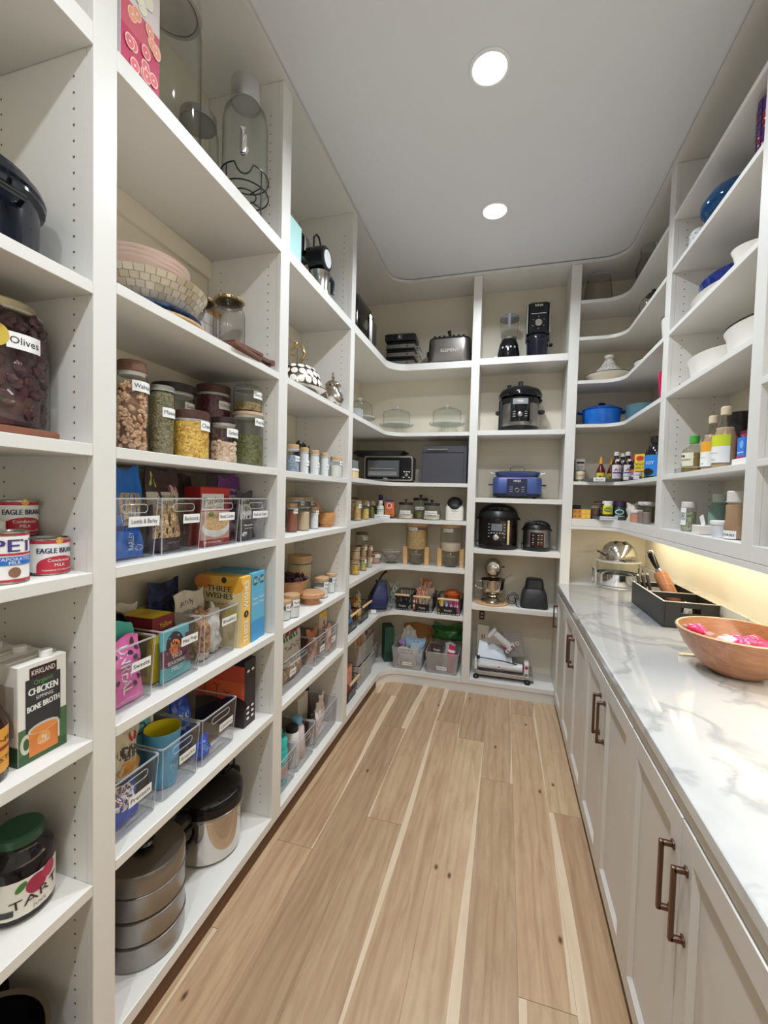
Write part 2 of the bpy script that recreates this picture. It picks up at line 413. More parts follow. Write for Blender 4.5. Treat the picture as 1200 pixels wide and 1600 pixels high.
# ------------------------------------------------------------------ built-in shelving
SH = 0.027
def holes(parent, axis, pos, normal, ab, z0, z1, step=0.032 * 1.06):
    g = G(); z = z0
    while z < z1:
        for q in ab:
            vs = []
            for i in range(6):
                a = 2 * PI * i / 6; u, v = 0.0027 * math.cos(a), 0.0027 * math.sin(a)
                vs.append((pos + normal * 0.0006, q + u, z + v) if axis == 0 else (q + u, pos + normal * 0.0006, z + v))
            g.add(vs, [tuple(range(6))])
        z += step
    return g.obj('pin_hole_row', pm(58, 54, 50), parent, stuff=True, smooth=False)
def unit(name, label): return thing(name, label, 'shelving', (0, 0, 0), group=None)
def shelf_run(parent, y0, y1, zs, xf=XL, xb=WL + 0.013, fixed=(0,), name='shelf'):
    for i, z in enumerate(zs):
        th = 0.048 if i in fixed else SH
        g = G(); g.bx(min(xf, xb), max(xf, xb), y0, y1, z - th, z, 0.0015); g.obj(name, WHITE, parent)
def long_unit(label, y0, y1, sa, zs, last=None):
    """open unit of the long wall; sa = its stile at the near end, last = a further stile at the far end"""
    u = unit('shelving_unit', label)
    for s in ([sa] if last is None else [sa, last]):
        g = G(); g.bx(XL - 0.02, XL, s[0], s[1], 0.0675, CEIL - 0.029, 0.0015); g.obj('stile', WHITE, u)
        m = (s[0] + s[1]) / 2
        g = G(); g.box(WL + 0.012, XL - 0.02, s[0], s[1], 0.0675, CEIL - 0.029); p = g.obj('side_panel', WHITE, u)
        # rows of shelf-pin holes on both faces
        for yy, nn in ((s[0], -1), (s[1], 1)):
            holes(p, 1, yy, nn, (XL - 0.055, XL - 0.275), 0.16, 2.36); holes(p, 1, yy, nn, (XL - 0.055, XL - 0.275), 2.50, 2.92)
    g = G(); g.box(WL + 0.002, WL + 0.0112, y0 + 0.0006, y1 - 0.0006, 0.06, CEIL - 0.029); g.obj('back_panel', WHITE_IN, u)
    shelf_run(u, y0 + 0.0005, y1 - 0.0005, zs[:-1])
    g = G(); g.bx(WL + 0.013, XL, y0 + 0.0005, y1 - 0.0005, zs[-1] - 0.036, zs[-1], 0.0015); g.obj('bottom_shelf', WHITE, u)
    for z in zs[:1]:
        g = G(); g.box(WL + 0.0118, WL + 0.03, y0 + 0.001, y1 - 0.001, z - 0.12, z - 0.0485); g.obj('nailer_rail', WHITE_IN, u)
    return u
long_unit('open white shelf unit nearest the camera holding cans and broth cartons', SN[1], S0[0], SN, ZN)
long_unit('open white shelf unit with labelled bean jars and clear snack bins', S0[1], S1[0], S0, ZA)
long_unit('open white shelf unit with the silver teapot and wooden mortar', S1[1], S2[0], S1, ZBB, S2)

def fillet_poly(x0, y0, xc, yc, x1, y1, r, n=10):
    """front edge from (xc, y0) up to (xc, yc), rounded, then along yc to x1"""
    pass
def corner_edge(xa, ya, xc, yc, xb, yb, r, n=9):
    """three points a -> c -> b with the corner at c rounded by r"""
    A, C, B = Vector((xa, ya)), Vector((xc, yc)), Vector((xb, yb))
    p = C + (A - C).normalized() * r; q = C + (B - C).normalized() * r; o = p + q - C
    out = [tuple(A)]
    a0 = math.atan2(p.y - o.y, p.x - o.x); a1 = math.atan2(q.y - o.y, q.x - o.x)
    d = (a1 - a0 + PI) % (2 * PI) - PI
    for i in range(n + 1): out.append((o.x + r * math.cos(a0 + d * i / n), o.y + r * math.sin(a0 + d * i / n)))
    out.append(tuple(B))
    return out
# corner unit between the long wall and the end wall
u = unit('corner_shelving', 'white corner shelf unit with rounded shelves, holding cake domes and toaster oven')
for i, z in enumerate(ZD):
    th = 0.048 if i == 0 else SH if i < 6 else 0.036
    pl = corner_edge(XL, S2[1] + 0.0005, XL, YB, B1[0] - 0.0005, YB, 0.15) + [(B1[0] - 0.0005, WB - 0.0125), (WL + 0.0125, WB - 0.0125), (WL + 0.0125, S2[1] + 0.0005)]
    g = G(); g.prism(pl, z - th, z); g.obj('shelf' if i < 6 else 'bottom_shelf', WHITE, u)
g = G(); g.box(WL + 0.002, WL + 0.0112, S2[1] + 0.0005, WB - 0.002, 0.06, CEIL - 0.029); g.obj('back_panel', WHITE_IN, u)
g = G(); g.box(WL + 0.0125, B1[0] - 0.0005, WB - 0.012, WB - 0.002, 0.06, CEIL - 0.029); g.obj('back_panel', WHITE_IN, u)
# end-wall unit
u = unit('shelving_unit', 'white end-wall shelf unit holding the cookers, blender and dough roller')
for s in (B1, B2):
    g = G(); g.bx(s[0], s[1], YB, YB + 0.02, 0.068 if s is B1 else 0.068, CEIL - 0.029, 0.0015); g.obj('stile', WHITE, u)
    g = G(); g.box(s[0], s[1], YB + 0.02, WB - 0.002, 0.068, CEIL - 0.029); p = g.obj('side_panel', WHITE, u)
    for xx, nn in ((s[0], -1), (s[1], 1)): holes(p, 0, xx, nn, (YB + 0.055, YB + 0.24), 0.2, 2.36)
for i, z in enumerate(ZC):
    g = G(); g.bx(B1[1] + 0.0005, B2[0] - 0.0005, YB if i in (0, 5) else YB + 0.002, WB - 0.0125, z - (0.048 if i == 0 else 0.034), z, 0.0015); g.obj('shelf' if i < 5 else 'bottom_shelf', WHITE, u)
g = G(); g.box(B1[1], B2[0], WB - 0.012, WB - 0.002, 0.06, CEIL - 0.029); g.obj('back_panel', WHITE_IN, u)
# shelves over the worktop: corner unit, then two straight bays
u = unit('upper_corner_shelving', 'white upper corner shelf unit with blue enamel pot and sauce bottles')
for i, z in enumerate(ZE):
    th = 0.022 if i < 5 else 0.05
    pl = [(B2[1] + 0.0005, WB - 0.0125), (B2[1] + 0.0005, YB)] + corner_edge(B2[1], YB, XU, YB, XU, R1[1] + 0.0005, 0.12)[1:] + [(WR - 0.0125, R1[1] + 0.0005), (WR - 0.0125, WB - 0.0125)]
    g = G(); g.prism(pl[::-1], z - th, z); g.obj('shelf' if i < 5 else 'bottom_shelf', WHITE, u)
g = G(); g.box(WR - 0.012, WR - 0.002, R1[1] + 0.0005, WB - 0.002, ZE[5], CEIL - 0.029); g.obj('back_panel', WHITE_IN, u)
g = G(); g.box(B2[1] + 0.0005, WR - 0.0125, WB - 0.012, WB - 0.002, ZE[5], CEIL - 0.029); g.obj('back_panel', WHITE_IN, u)
def upper_unit(label, y0, y1, stiles, zs):
    u = unit('upper_shelving', label)
    for s in stiles:
        g = G(); g.bx(XU, XU + 0.02, s[0], s[1], ZE[5] - 0.05, CEIL - 0.029, 0.0015); g.obj('stile', WHITE, u)
        g = G(); g.box(XU + 0.02, WR - 0.002, s[0], s[1], ZE[5] - 0.045, CEIL - 0.029); p = g.obj('side_panel', WHITE, u)
        for yy, nn in ((s[0], -1), (s[1], 1)): holes(p, 1, yy, nn, (XU + 0.055, XU + 0.2), 1.36, 2.92)
    g = G(); g.box(WR - 0.012, WR - 0.002, y0 + 0.0005, y1 - 0.0005, ZE[5], CEIL - 0.029); g.obj('back_panel', WHITE_IN, u)
    for i, z in enumerate(zs):
        g = G(); g.bx(XU, WR - 0.0125, y0 + 0.0005, y1 - 0.0005, z - (0.022 if i < len(zs) - 1 else 0.05), z, 0.0015); g.obj('shelf' if i < len(zs) - 1 else 'bottom_shelf', WHITE, u)
upper_unit('white upper shelf unit over the worktop with white dishes and cordial bottles', R2[1], R1[0], (R1, R2), ZE)
upper_unit('white upper shelf unit over the worktop, cut off by the picture edge', R3[1], R2[0], (R3,), (2.79, 2.30, 1.82, 1.577, 1.319))
# moulding under the upper shelves with the warm light strip behind it
t = thing('light_rail', 'white light rail along the underside of the upper shelves', 'trim board', (0, 0, 0))
pl = [(B2[1] - 0.02, YB + 0.022), (B2[1] - 0.02, YB)] + corner_edge(B2[1], YB, XU - 0.004, YB - 0.004, XU - 0.004, R3[0], 0.12)[1:]
po = [(B2[1] - 0.02, YB + 0.022)] + corner_edge(B2[1], YB + 0.022, XU + 0.018, YB + 0.018, XU + 0.018, R3[0], 0.10)[1:]
g = G(); g.prism(([(B2[1] - 0.02, YB - 0.004)] + pl[2:] + po[::-1])[::-1], ZE[5] - 0.072, ZE[5] - 0.052); g.obj('rail', WHITE, t)
t = thing('light_strip', 'warm under-shelf light strip above the worktop', 'lamp', (0.86, 1.3, 1.2645))
g = G(); g.box(-0.012, 0.012, -1.95, 1.95, 0, 0.003); g.obj('diffuser', pm(255, 226, 176, emit=3.0), t)

# cabinet tops: one board under the ceiling with rounded inner corners and a fine shadow gap
t = thing('top_board', 'white board closing the shelf units under the ceiling', 'trim board', (0, 0, 0))
OV = 0.008
pl = [(XL + OV, WN)] + corner_edge(XL + OV, WN + 0.01, XL + OV, YB - OV, 0.1, YB - OV, 0.15)[1:-1] + corner_edge(0.1, YB - OV, XU - OV, YB - OV, XU - OV, WN, 0.14)[1:] + [(WR - 0.002, WN), (WR - 0.002, WB - 0.002), (WL + 0.002, WB - 0.002), (WL + 0.002, WN)]
g = G()
rb = pl[:]
# the ring is split into three simple boards so that each face stays convex enough
nL = 12
def strip(pts_in, pts_out, z0, z1):
    n = len(pts_in)
    for k in range(n - 1):
        a, b, c, d = pts_in[k], pts_in[k + 1], pts_out[k + 1], pts_out[k]
        g.prism([a, b, c, d][::-1], z0, z1)
inn = [p for p in pl[:-4]]
def outp(p):
    x, y = p
    if y < 2.9: return (WL + 0.002, y) if x < 0 else (WR - 0.002, y)
    if x < XL + 0.16: return (WL + 0.002, WB - 0.002)
    if x > XU - 0.16: return (WR - 0.002, WB - 0.002)
    return (x, WB - 0.002)
strip(inn, [outp(p) for p in inn], CEIL - 0.028, CEIL - 0.008)
g.obj('board', WHITE, t)

# toe boards
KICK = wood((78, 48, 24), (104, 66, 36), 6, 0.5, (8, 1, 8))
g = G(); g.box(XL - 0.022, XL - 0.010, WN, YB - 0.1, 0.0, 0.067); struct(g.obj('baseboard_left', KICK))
g = G(); pl = corner_edge(XL - 0.01, YB - 0.15, XL - 0.01, YB + 0.006, B2[1], YB + 0.006, 0.15)
g.loft([[(x, y, 0), (x, y + 0.012, 0), (x, y + 0.012, 0.0665), (x, y, 0.0665)] for x, y in pl]); struct(g.obj('baseboard_back', WHITE))
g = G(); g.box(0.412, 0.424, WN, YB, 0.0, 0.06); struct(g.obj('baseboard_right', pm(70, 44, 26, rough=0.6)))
# ------------------------------------------------------------------ base cabinets and worktop
XD = 0.392
def shaker(w, h, e=0.055, d=0.02):
    """shaker door in its own frame: width along x, front to -y"""
    g = G(); g.bx(-w / 2, -w / 2 + e, -d, 0, 0, h, 0.001).bx(w / 2 - e, w / 2, -d, 0, 0, h, 0.001)
    g.bx(-w / 2 + e, w / 2 - e, -d, 0, 0, e, 0.001).bx(-w / 2 + e, w / 2 - e, -d, 0, h - e, h, 0.001)
    g.box(-w / 2 + e, w / 2 - e, -d + 0.011, 0, e, h - e)
    # sloped inner moulding
    for s in (-1, 1):
        x0 = s * (w / 2 - e); x1 = s * (w / 2 - e - 0.011)
        g.quad((x0, -d + 0.001, e), (x1, -d + 0.0108, e + 0.011), (x1, -d + 0.0108, h - e - 0.011), (x0, -d + 0.001, h - e))
    for z0, z1 in ((e, e + 0.011), (h - e, h - e - 0.011)):
        g.quad((-w / 2 + e, -d + 0.001, z0), (w / 2 - e, -d + 0.001, z0), (w / 2 - e - 0.011, -d + 0.0108, z1), (-w / 2 + e + 0.011, -d + 0.0108, z1))
    return g
def pull(parent, x, z, L=0.142):
    g = G(); p = 0.024
    for zz in (z, z + L):
        g.bx(x - 0.008, x + 0.008, -0.024, -0.020, zz - 0.008, zz + 0.008, 0.001)
        g.bx(x - 0.005, x + 0.005, -0.02 - p, -0.022, zz - 0.005, zz + 0.005, 0.001)
    g.bx(x - 0.005, x + 0.005, -0.02 - p - 0.004, -0.02 - p + 0.005, z - 0.006, z + L + 0.006, 0.0015)
    return g.obj('handle', COPPER, parent, label='bronze bar handle')
CAB = pm(216, 212, 206, rough=0.35)
DZ0, DZ1 = 0.062, 0.795
def cabinet(label, y0, y1, doors):
    t = thing('base_cabinet', label, 'cabinet', (XD, (y0 + y1) / 2, 0), FR, 'base cabinets under the worktop')
    w = y1 - y0
    g = G(); g.box(-w / 2 + 0.001, w / 2 - 0.001, 0.002, 0.45, 0.06, CT - 0.032); g.box(-w / 2 + 0.001, w / 2 - 0.001, -0.016, 0.002, DZ1 + 0.004, CT - 0.032); g.obj('carcass', CAB, t)
    n = doors; dw = w / n
    for i in range(n):
        d = shaker(dw - 0.004, DZ1 - DZ0).obj('door', CAB, t, loc=(-w / 2 + dw * (i + 0.5), 0, DZ0))
        hx = (dw / 2 - 0.035) * (1 if (n == 2 and i == 0) else -1)
        pull(d, hx, 0.569 - DZ0)
    return t
cabinet('narrow white one-door cabinet against the end shelf unit', 2.79, 3.16, 1)
cabinet('white two-door cabinet under the black caddy', 2.07, 2.79, 2)
cabinet('white two-door cabinet in front of the wooden candy bowl', 1.35, 2.07, 2)
cabinet('white two-door cabinet whose bronze handles show largest', 0.63, 1.35, 2)
cabinet('white two-door cabinet cut off by the bottom of the picture', -0.09, 0.63, 2)
MARB = marble()
t = thing('worktop', 'white marble worktop with grey veins on the base cabinets', 'worktop', (0, 0, 0))
g = G(); g.bx(0.366, WR - 0.002, WN, YB - 0.001, CT - 0.03, CT, 0.003); g.box(B2[1], WR - 0.002, YB - 0.002, WB - 0.002, CT - 0.03, CT - 0.0003); g.obj('slab', MARB, t)
g = G(); g.bx(WR - 0.024, WR - 0.002, WN, WB - 0.004, CT, CT + 0.118, 0.002); g.obj('backsplash', MARB, t)
# side of the end unit under the upper shelves is already its panel; yellow-white wall paint shows behind

# ------------------------------------------------------------------ ceiling downlights
for y in LAMP_Y:
    t = thing('downlight', {1.70: 'larger-looking recessed ceiling downlight near the middle of the ceiling', 2.526: 'recessed ceiling downlight near the end wall'}.get(y, {-0.80: 'recessed ceiling downlight closest to the front wall'}.get(y, 'recessed ceiling downlight just out of the picture top')), 'ceiling light', (LAMP_X, y, CEIL), group='recessed ceiling downlights')
    g = G(); g.lathe([(0.062, -0.0005), (0.078, -0.0005), (0.078, -0.004), (0.074, -0.007), (0.066, -0.007), (0.062, -0.004)], 32, False, False); g.obj('trim_ring', pm(236, 236, 236, rough=0.5), t)
    g = G(); g.cyl(0.0625, 0.003, 32, -0.006); g.obj('diffuser', pm(255, 255, 255, emit=6.0), t)
# ------------------------------------------------------------------ builders for the things on the shelves
def do_prints(parent, faces, items):
    """flat print and lettering on a package; faces: letter -> (map(x, z, offset), width, height); places are fractions of the face"""
    GS = {}; off = 0.0004; lets = []
    for it in items:
        f, W_, H_ = faces[it[1]]; o = off; off += 0.00005
        ff = lambda x, z, f=f, o=o: f(x, z, o)
        if it[0] == 't':
            rot = it[7] if len(it) > 7 else 0; wd = it[8] if len(it) > 8 else None; bd = it[9] if len(it) > 9 else 0
            gl = G(); write(gl, it[2], lambda x, z, f=f, o=o: f(x, z, o + 0.0004), it[3] * W_, it[4] * H_, it[5] * H_, rot, wd * (W_ if abs(rot) < 0.8 else H_) if wd else None, bd * H_)
            lets.append((gl, it[6])); continue
        if it[0] == 'r': bb = (it[2] * W_, it[3] * W_, it[4] * H_, it[5] * H_)
        else: bb = ((it[2] - it[4]) * W_, (it[2] + it[4]) * W_, (it[3] - it[5]) * H_, (it[3] + it[5]) * H_)
        GS.setdefault(it[1], []).append([bb, it, ff, W_, H_])
    for fc, L_ in GS.items():
        # neighbouring marks share one object, marks that stand apart get their own
        k = list(range(len(L_))); near = 0.006
        def top(i):
            while k[i] != i: i = k[i]
            return i
        for i in range(len(L_)):
            for j in range(i):
                a, b = L_[i][0], L_[j][0]
                if a[0] < b[1] + near and b[0] < a[1] + near and a[2] < b[3] + near and b[2] < a[3] + near: k[top(i)] = top(j)
        for r_ in sorted({top(i) for i in range(len(L_))}):
            g, gm = G(), []
            for i in range(len(L_)):
                if top(i) != r_: continue
                bb, it, ff, W_, H_ = L_[i]
                if it[6] not in gm: gm.append(it[6])
                g.m(gm.index(it[6]))
                if it[0] == 'r': zm, xm = (bb[2] + bb[3]) / 2, (bb[0] + bb[1]) / 2; patch(g, ff, *bb, bend(ff, bb[0], zm, bb[1], zm), bend(ff, xm, bb[2], xm, bb[3]))
                else: blob(g, ff, it[2] * W_, it[3] * H_, it[4] * W_, it[5] * H_, 14, it[7] if len(it) > 7 else 0)
            g.obj('print', gm, parent, smooth=False)
    for gl, m in lets: gl.obj('lettering', m, parent, smooth=False)
def paper(parent, f, x, z, w, h, text, nx=6, size=None, width=0.84):
    """stuck-on white label with writing; f(x, z, offset)"""
    g = G(); patch(g, lambda a, b: f(a, b, 0.0008), x - w / 2, x + w / 2, z - h / 2, z + h / 2, nx)
    p = g.obj('paper_label', PAPER, parent, smooth=False)
    if text:
        g = G(); write(g, text, lambda a, b: f(a, b, 0.0014), x, z, size or h * 0.62, 0, w * width)
        g.obj('lettering', INK, p, smooth=False)
    return p
def rmap(R, a=0.0): return lambda x, z, o: ((R + o) * math.sin(x / R + a), -(R + o) * math.cos(x / R + a), z)
def boxfaces(w, d, h):
    return {'f': (lambda x, z, o: (x, -d / 2 - o, z), w, h), 'r': (lambda x, z, o: (w / 2 + o, x, z), d, h), 'l': (lambda x, z, o: (-w / 2 - o, -x, z), d, h),
            't': (lambda x, z, o: (x, z - d / 2, h + o), w, d)}
def pkg(name, label, loc, rz, w, d, h, base, prints=(), cat='box', group=None, rx=0, ry=0):
    t = thing(name, label, cat, loc, rz, group, rx, ry)
    g = G(); g.bx(-w / 2, w / 2, -d / 2, d / 2, 0, h, 0.0015)
    # glued top flap and seam
    g.bx(-w / 2 + 0.002, w / 2 - 0.002, -d / 2 + 0.001, d / 2 - d * 0.3, h - 0.0005, h + 0.0006, 0.0003)
    g.obj('carton', base, t)
    do_prints(t, boxfaces(w, d, h), prints)
    return t
def pouch(name, label, loc, rz, w, h, d, base, prints=(), cat='bag', group=None, rx=0, ry=0, seed=1, crimp=0.86, wr=0.003, slump=0.0):
    r = random.Random(seed); ph = [r.uniform(0, 6.3) for _ in range(8)]
    lift = (d * 0.2 + 2.5 * wr) * abs(math.sin(rx)) + w / 2 * abs(math.sin(ry))
    t = thing(name, label, cat, (loc[0], loc[1], loc[2] + lift), rz, group, rx, ry)
    def th(x, z):
        u, v = max(-1, min(1, 2 * x / w)), max(0, min(1, z / h))
        b = d / 2 * (1 - abs(u) ** 2.4) * min(1, 0.35 + v * 4) * (1 if v < 0.5 else max(0.0, 1 - ((v - 0.5) / (crimp - 0.5)) ** 2) if v < crimp else 0.0)
        k = wr * (math.sin(9 * u + 6 * v + ph[0]) + math.sin(-7 * u + 13 * v + ph[1]) + 0.7 * math.sin(17 * u + 19 * v + ph[2])) * (0.6 if v < crimp else 0.5)
        return max(b, 0.0015) + 0, k
    def edge(x, z):
        v = z / h
        return x * (0.93 + 0.07 * abs(2 * v - 1)) + wr * 1.5 * math.sin(11 * v + ph[3]) * (2 * x / w) , z + (wr * 2.5 * math.sin(7 * x / w + ph[4]) if v > 0.93 else 0) - slump * max(0, v - 0.6) * abs(2 * x / w)
    def front(x, z, o):
        b, k = th(x, z); X, Z = edge(x, z); return (X, -b - k - o, Z)
    def back(x, z):
        b, k = th(x, z); X, Z = edge(x, z); return (X, b - k, Z)
    nx, nz = 12, 14; g = G()
    fr = [[front(-w / 2 + w * i / nx, h * j / nz, 0) for i in range(nx + 1)] for j in range(nz + 1)]
    bk = [[back(-w / 2 + w * i / nx, h * j / nz) for i in range(nx + 1)] for j in range(nz + 1)]
    g.loft([a + b[::-1] for a, b in zip(fr, bk)])
    g.obj('bag_body', base, t, angle=60)
    do_prints(t, {'f': (front, w, h)}, prints)
    return t
def jar(label, loc, rz, r, h, fill=None, frac=0.85, text=None, tz=0.75, tw=None, th=None, ta=0.0, lid='wood', lidh=0.02, lidk=0.92, neck=0.0, cat='jar', group=None, name='storage_jar', gm=None, knob=0.0, nuts=None, lm=None, belly=0.0, seal=True):
    t = thing(name, label, cat, loc, rz, group); gm = gm or GLASS
    hb = h - lidh; n = 28
    if belly: pr = [(r * 0.80, 0), (r * 0.9, 0.004), (r, hb * 0.38), (r * 0.97, hb * 0.6), (r * 0.82, hb * 0.84), (r * 0.74, hb * 0.92), (r * 0.74, hb)]
    else: pr = [(r * 0.93, 0), (r, r * 0.10), (r, hb - neck - 0.004), (r * (0.99 if not neck else 0.9), hb - neck * 0.4), (r * (0.97 if not neck else 0.84), hb)]
    g = G(); g.lathe(pr, n, True, False); g.lathe([(r * 0.9, 0.004), (r * 0.94, 0.0045), (r * 0.94, 0.006)], n, True, False); g.obj('glass_body', gm, t)
    g = G(); rt = pr[-1][0]; g.lathe([(rt - 0.002, hb - 0.004), (rt + 0.0012, hb - 0.004), (rt + 0.0012, hb), (rt - 0.002, hb)], n, False, False); g.obj('rim', RIMG, t)
    if fill:
        zf = hb * frac; g = G(); k = 0.0025 + (nuts[2] * 0.9 if nuts else 0)
        cp = [(max(q - k, 0.002), z + (0.005 if i == 0 else 0)) for i, (q, z) in enumerate(pr) if z < zf - 0.004]
        rl = cp[-1][0]
        cp += [(rl, zf - 0.003), (rl * 0.8, zf + 0.001), (rl * 0.3, zf - 0.002)]
        g.lathe(cp, n); g.obj('contents', fill, t, stuff=True)
        if nuts:
            nm, cnt, sz, asp = nuts; k = 0.0025; rn = random.Random(cnt); g = G()
            for i in range(cnt):
                a = rn.uniform(0, 2 * PI); z = rn.uniform(sz, zf)
                g.at((r - k - sz * 0.9) * math.cos(a), (r - k - sz * 0.9) * math.sin(a), z, rn.uniform(0, 3), rn.uniform(0, 3), rn.uniform(0, 3))
                g.ball(sz, sz * asp, sz * 0.8, 6, 4)
            g.obj('nut_pieces', nm, t, stuff=True)
    lr = r * lidk
    if lid == 'wood':
        g = G(); g.rcyl(lr, lidh, 0.002, n, hb); 
        if knob: g.lathe([(knob * 0.6, hb + lidh), (knob * 0.5, hb + lidh + knob * 0.5), (knob, hb + lidh + knob), (knob * 0.9, hb + lidh + knob * 1.5)], 14)
        L_ = g.obj('lid', lm or LIDWOOD, t)
        if seal: g = G(); g.cyl(rt - 0.0028, 0.009, n, hb - 0.009); g.obj('seal', pm(226, 222, 214, rough=0.5), L_)
    elif lid == 'metal':
        g = G(); g.lathe([(lr - 0.002, hb - 0.004), (lr, hb - 0.003), (lr, hb + lidh - 0.003), (lr - 0.003, hb + lidh), (lr - 0.010, hb + lidh - 0.0015)], n); g.obj('lid', lm or pm(178, 168, 140, rough=0.35, metal=1), t)
    elif lid == 'glass':
        g = G(); g.lathe([(lr, hb), (lr, hb + lidh * 0.5), (lr * 0.8, hb + lidh)], n); 
        g.at(0, 0, hb + lidh + lr * 0.2).ball(lr * 0.28, None, None, 12, 8); g.obj('lid', gm, t)
    elif lid == 'knob':
        g = G(); g.rcyl(lr, lidh, 0.002, n, hb); g.lathe([(0.006, hb + lidh), (0.005, hb + lidh + 0.008), (0.013, hb + lidh + 0.02), (0.012, hb + lidh + 0.024)], 14); g.obj('lid', lm or DARK, t)
    if text is not None:
        tw = tw or r * 1.5; th = th or 0.026
        paper(t, rmap(r + 0.0003, ta), 0, tz * h, tw, th, text)
    return t
def tub(label, loc, rz, w, d, h, text=None, tx=0.0, tz=0.6, tw=0.08, th=0.026, cat='bin', group=None, flare=0.008, slot=True, mat=None, name='clear_bin', sl=0.36):
    """clear open bin with a front hand slot"""
    t = thing(name, label, cat, loc, rz, group); m = mat or ACRYL
    q = lambda i, z, k: [(x, y, z) for x, y in rrect(w - 2 * i - 2 * flare * (1 - k), d - 2 * i - 2 * flare * (1 - k), 0.010, 3)]
    g = G(); g.loft([q(0, 0, 0), q(0, h, 1)], True, False); g.loft([q(0.003, 0.003, 0), q(0.003, h, 1)], True, False); g.obj('bin_body', m, t)
    g = G(); g.loft([q(-0.0005, h - 0.0035, 1), q(-0.0005, h, 1), q(0.0035, h, 1), q(0.0035, h - 0.0035, 1)], closed=True)
    for sx in (-1, 1):
        for sy in (-1, 1):
            a = Vector((sx * (w / 2 - flare - 0.003), sy * (d / 2 - flare - 0.003), 0.002)); b = Vector((sx * (w / 2 - 0.003), sy * (d / 2 - 0.003), h)); g.tube([a, b], 0.0016, 5)
    g.loft([q(-0.0003, 0, 0), q(-0.0003, 0.003, 0), q(0.002, 0.003, 0), q(0.002, 0, 0)], closed=True)
    g.obj('bin_rim', RIMG, t)
    yf = lambda z: -d / 2 + flare * (1 - z / h)
    if slot:
        zc = h * 0.83; g = G(); p = [(x, yf(zc + z) - 0.0006, zc + z) for x, z in rrect(w * sl, 0.022, 0.010, 4)]
        g.tube(p, 0.0012, 5, True); g.obj('hand_slot', RIMG, t)
    if text is not None: paper(t, lambda x, z, o: (x, yf(z) - o, z), tx * w, tz * h, tw, th, text, 1)
    return t
def bottle(label, loc, rz, prof, mat, cap, capm, wraps=(), prints=(), cat='bottle', group=None, name='bottle', liquid=None, rx=0, ry=0, n=20, ta=0.0):
    """turned bottle; wraps: (z0, z1, material, half angle); prints in fractions of (2 r, height) on the widest radius"""
    t = thing(name, label, cat, loc, rz, group, rx, ry)
    g = G(); g.lathe(prof, n); g.obj('bottle_body', mat, t)
    R = max(r for r, z in prof); H = prof[-1][1]
    if liquid:
        lm, zf = liquid; g = G(); pts = [(max(r - 0.003, 0.001), z + (0.003 if i == 0 else 0)) for i, (r, z) in enumerate(prof) if z < zf]
        pts.append((pts[-1][0], zf)); g.lathe(pts, n); g.obj('liquid', lm, t)
    if cap:
        g = G(); g.lathe(cap, n); g.obj('cap', capm, t)
    for z0, z1, m, ha in wraps:
        g = G(); patch(g, lambda x, z: rmap(R + 0.0002, ta)(x, z, 0.0004), -R * ha, R * ha, z0, z1, 12); g.obj('paper_label', m, t)
    if prints: do_prints(t, {'f': (lambda x, z, o: rmap(R + 0.0003, ta)(x, z, o + 0.0004), 2 * R, H)}, prints)
    return t
def can(label, loc, rz, r, h, wrapm, prints=(), cat='can', group=None, ta=0.0):
    t = thing('tin_can', label, cat, loc, rz, group)
    g = G(); g.lathe([(r - 0.002, 0), (r, 0.001), (r, 0.004), (r - 0.0015, 0.006), (r - 0.0015, h - 0.006), (r, h - 0.004), (r, h - 0.001), (r - 0.002, h), (r - 0.004, h - 0.004), (r * 0.6, h - 0.0035)], 28); g.obj('tin', STEEL, t)
    g = G(); g.lathe([(r - 0.0009, 0.0065), (r - 0.0009, h - 0.0065)], 28, False, False); g.obj('wrapper', wrapm, t)
    if prints: do_prints(t, {'f': (lambda x, z, o: rmap(r - 0.0006, ta)(x, z, o), 2 * r, h)}, prints)
    return t
def bowl_prof(R, H, rf, th=0.004, n=8, p=2.0):
    out = [(rf, 0), (rf, 0.002)] + [(rf + (R - rf) * (i / n) ** (1 / p), H * (i / n)) for i in range(1, n + 1)]
    inn = [(max(rf + (R - rf) * (i / n) ** (1 / p) - th, 0.004), max(H * (i / n), th)) for i in range(n, 0, -1)] + [(rf * 0.7, th)]
    return out + inn

RED = pm(186, 40, 62, rough=0.4); REDD = pm(120, 26, 36, rough=0.4); NAVY = pm(34, 44, 96, rough=0.4); BLUE = pm(36, 110, 200, rough=0.35); WHT = pm(238, 238, 236, rough=0.45)
YEL = pm(236, 200, 40, rough=0.45); ORA = pm(226, 130, 40, rough=0.45); GRN = pm(48, 110, 60, rough=0.45); TEAL = pm(96, 176, 184, rough=0.45); PINK = pm(226, 110, 176, rough=0.35)
PURP = pm(110, 50, 130, rough=0.35); GREY = pm(120, 118, 120, rough=0.5); BRN = pm(70, 44, 40, rough=0.35); TAN = pm(206, 180, 140, rough=0.6); CREAM = pm(240, 228, 200, rough=0.5)

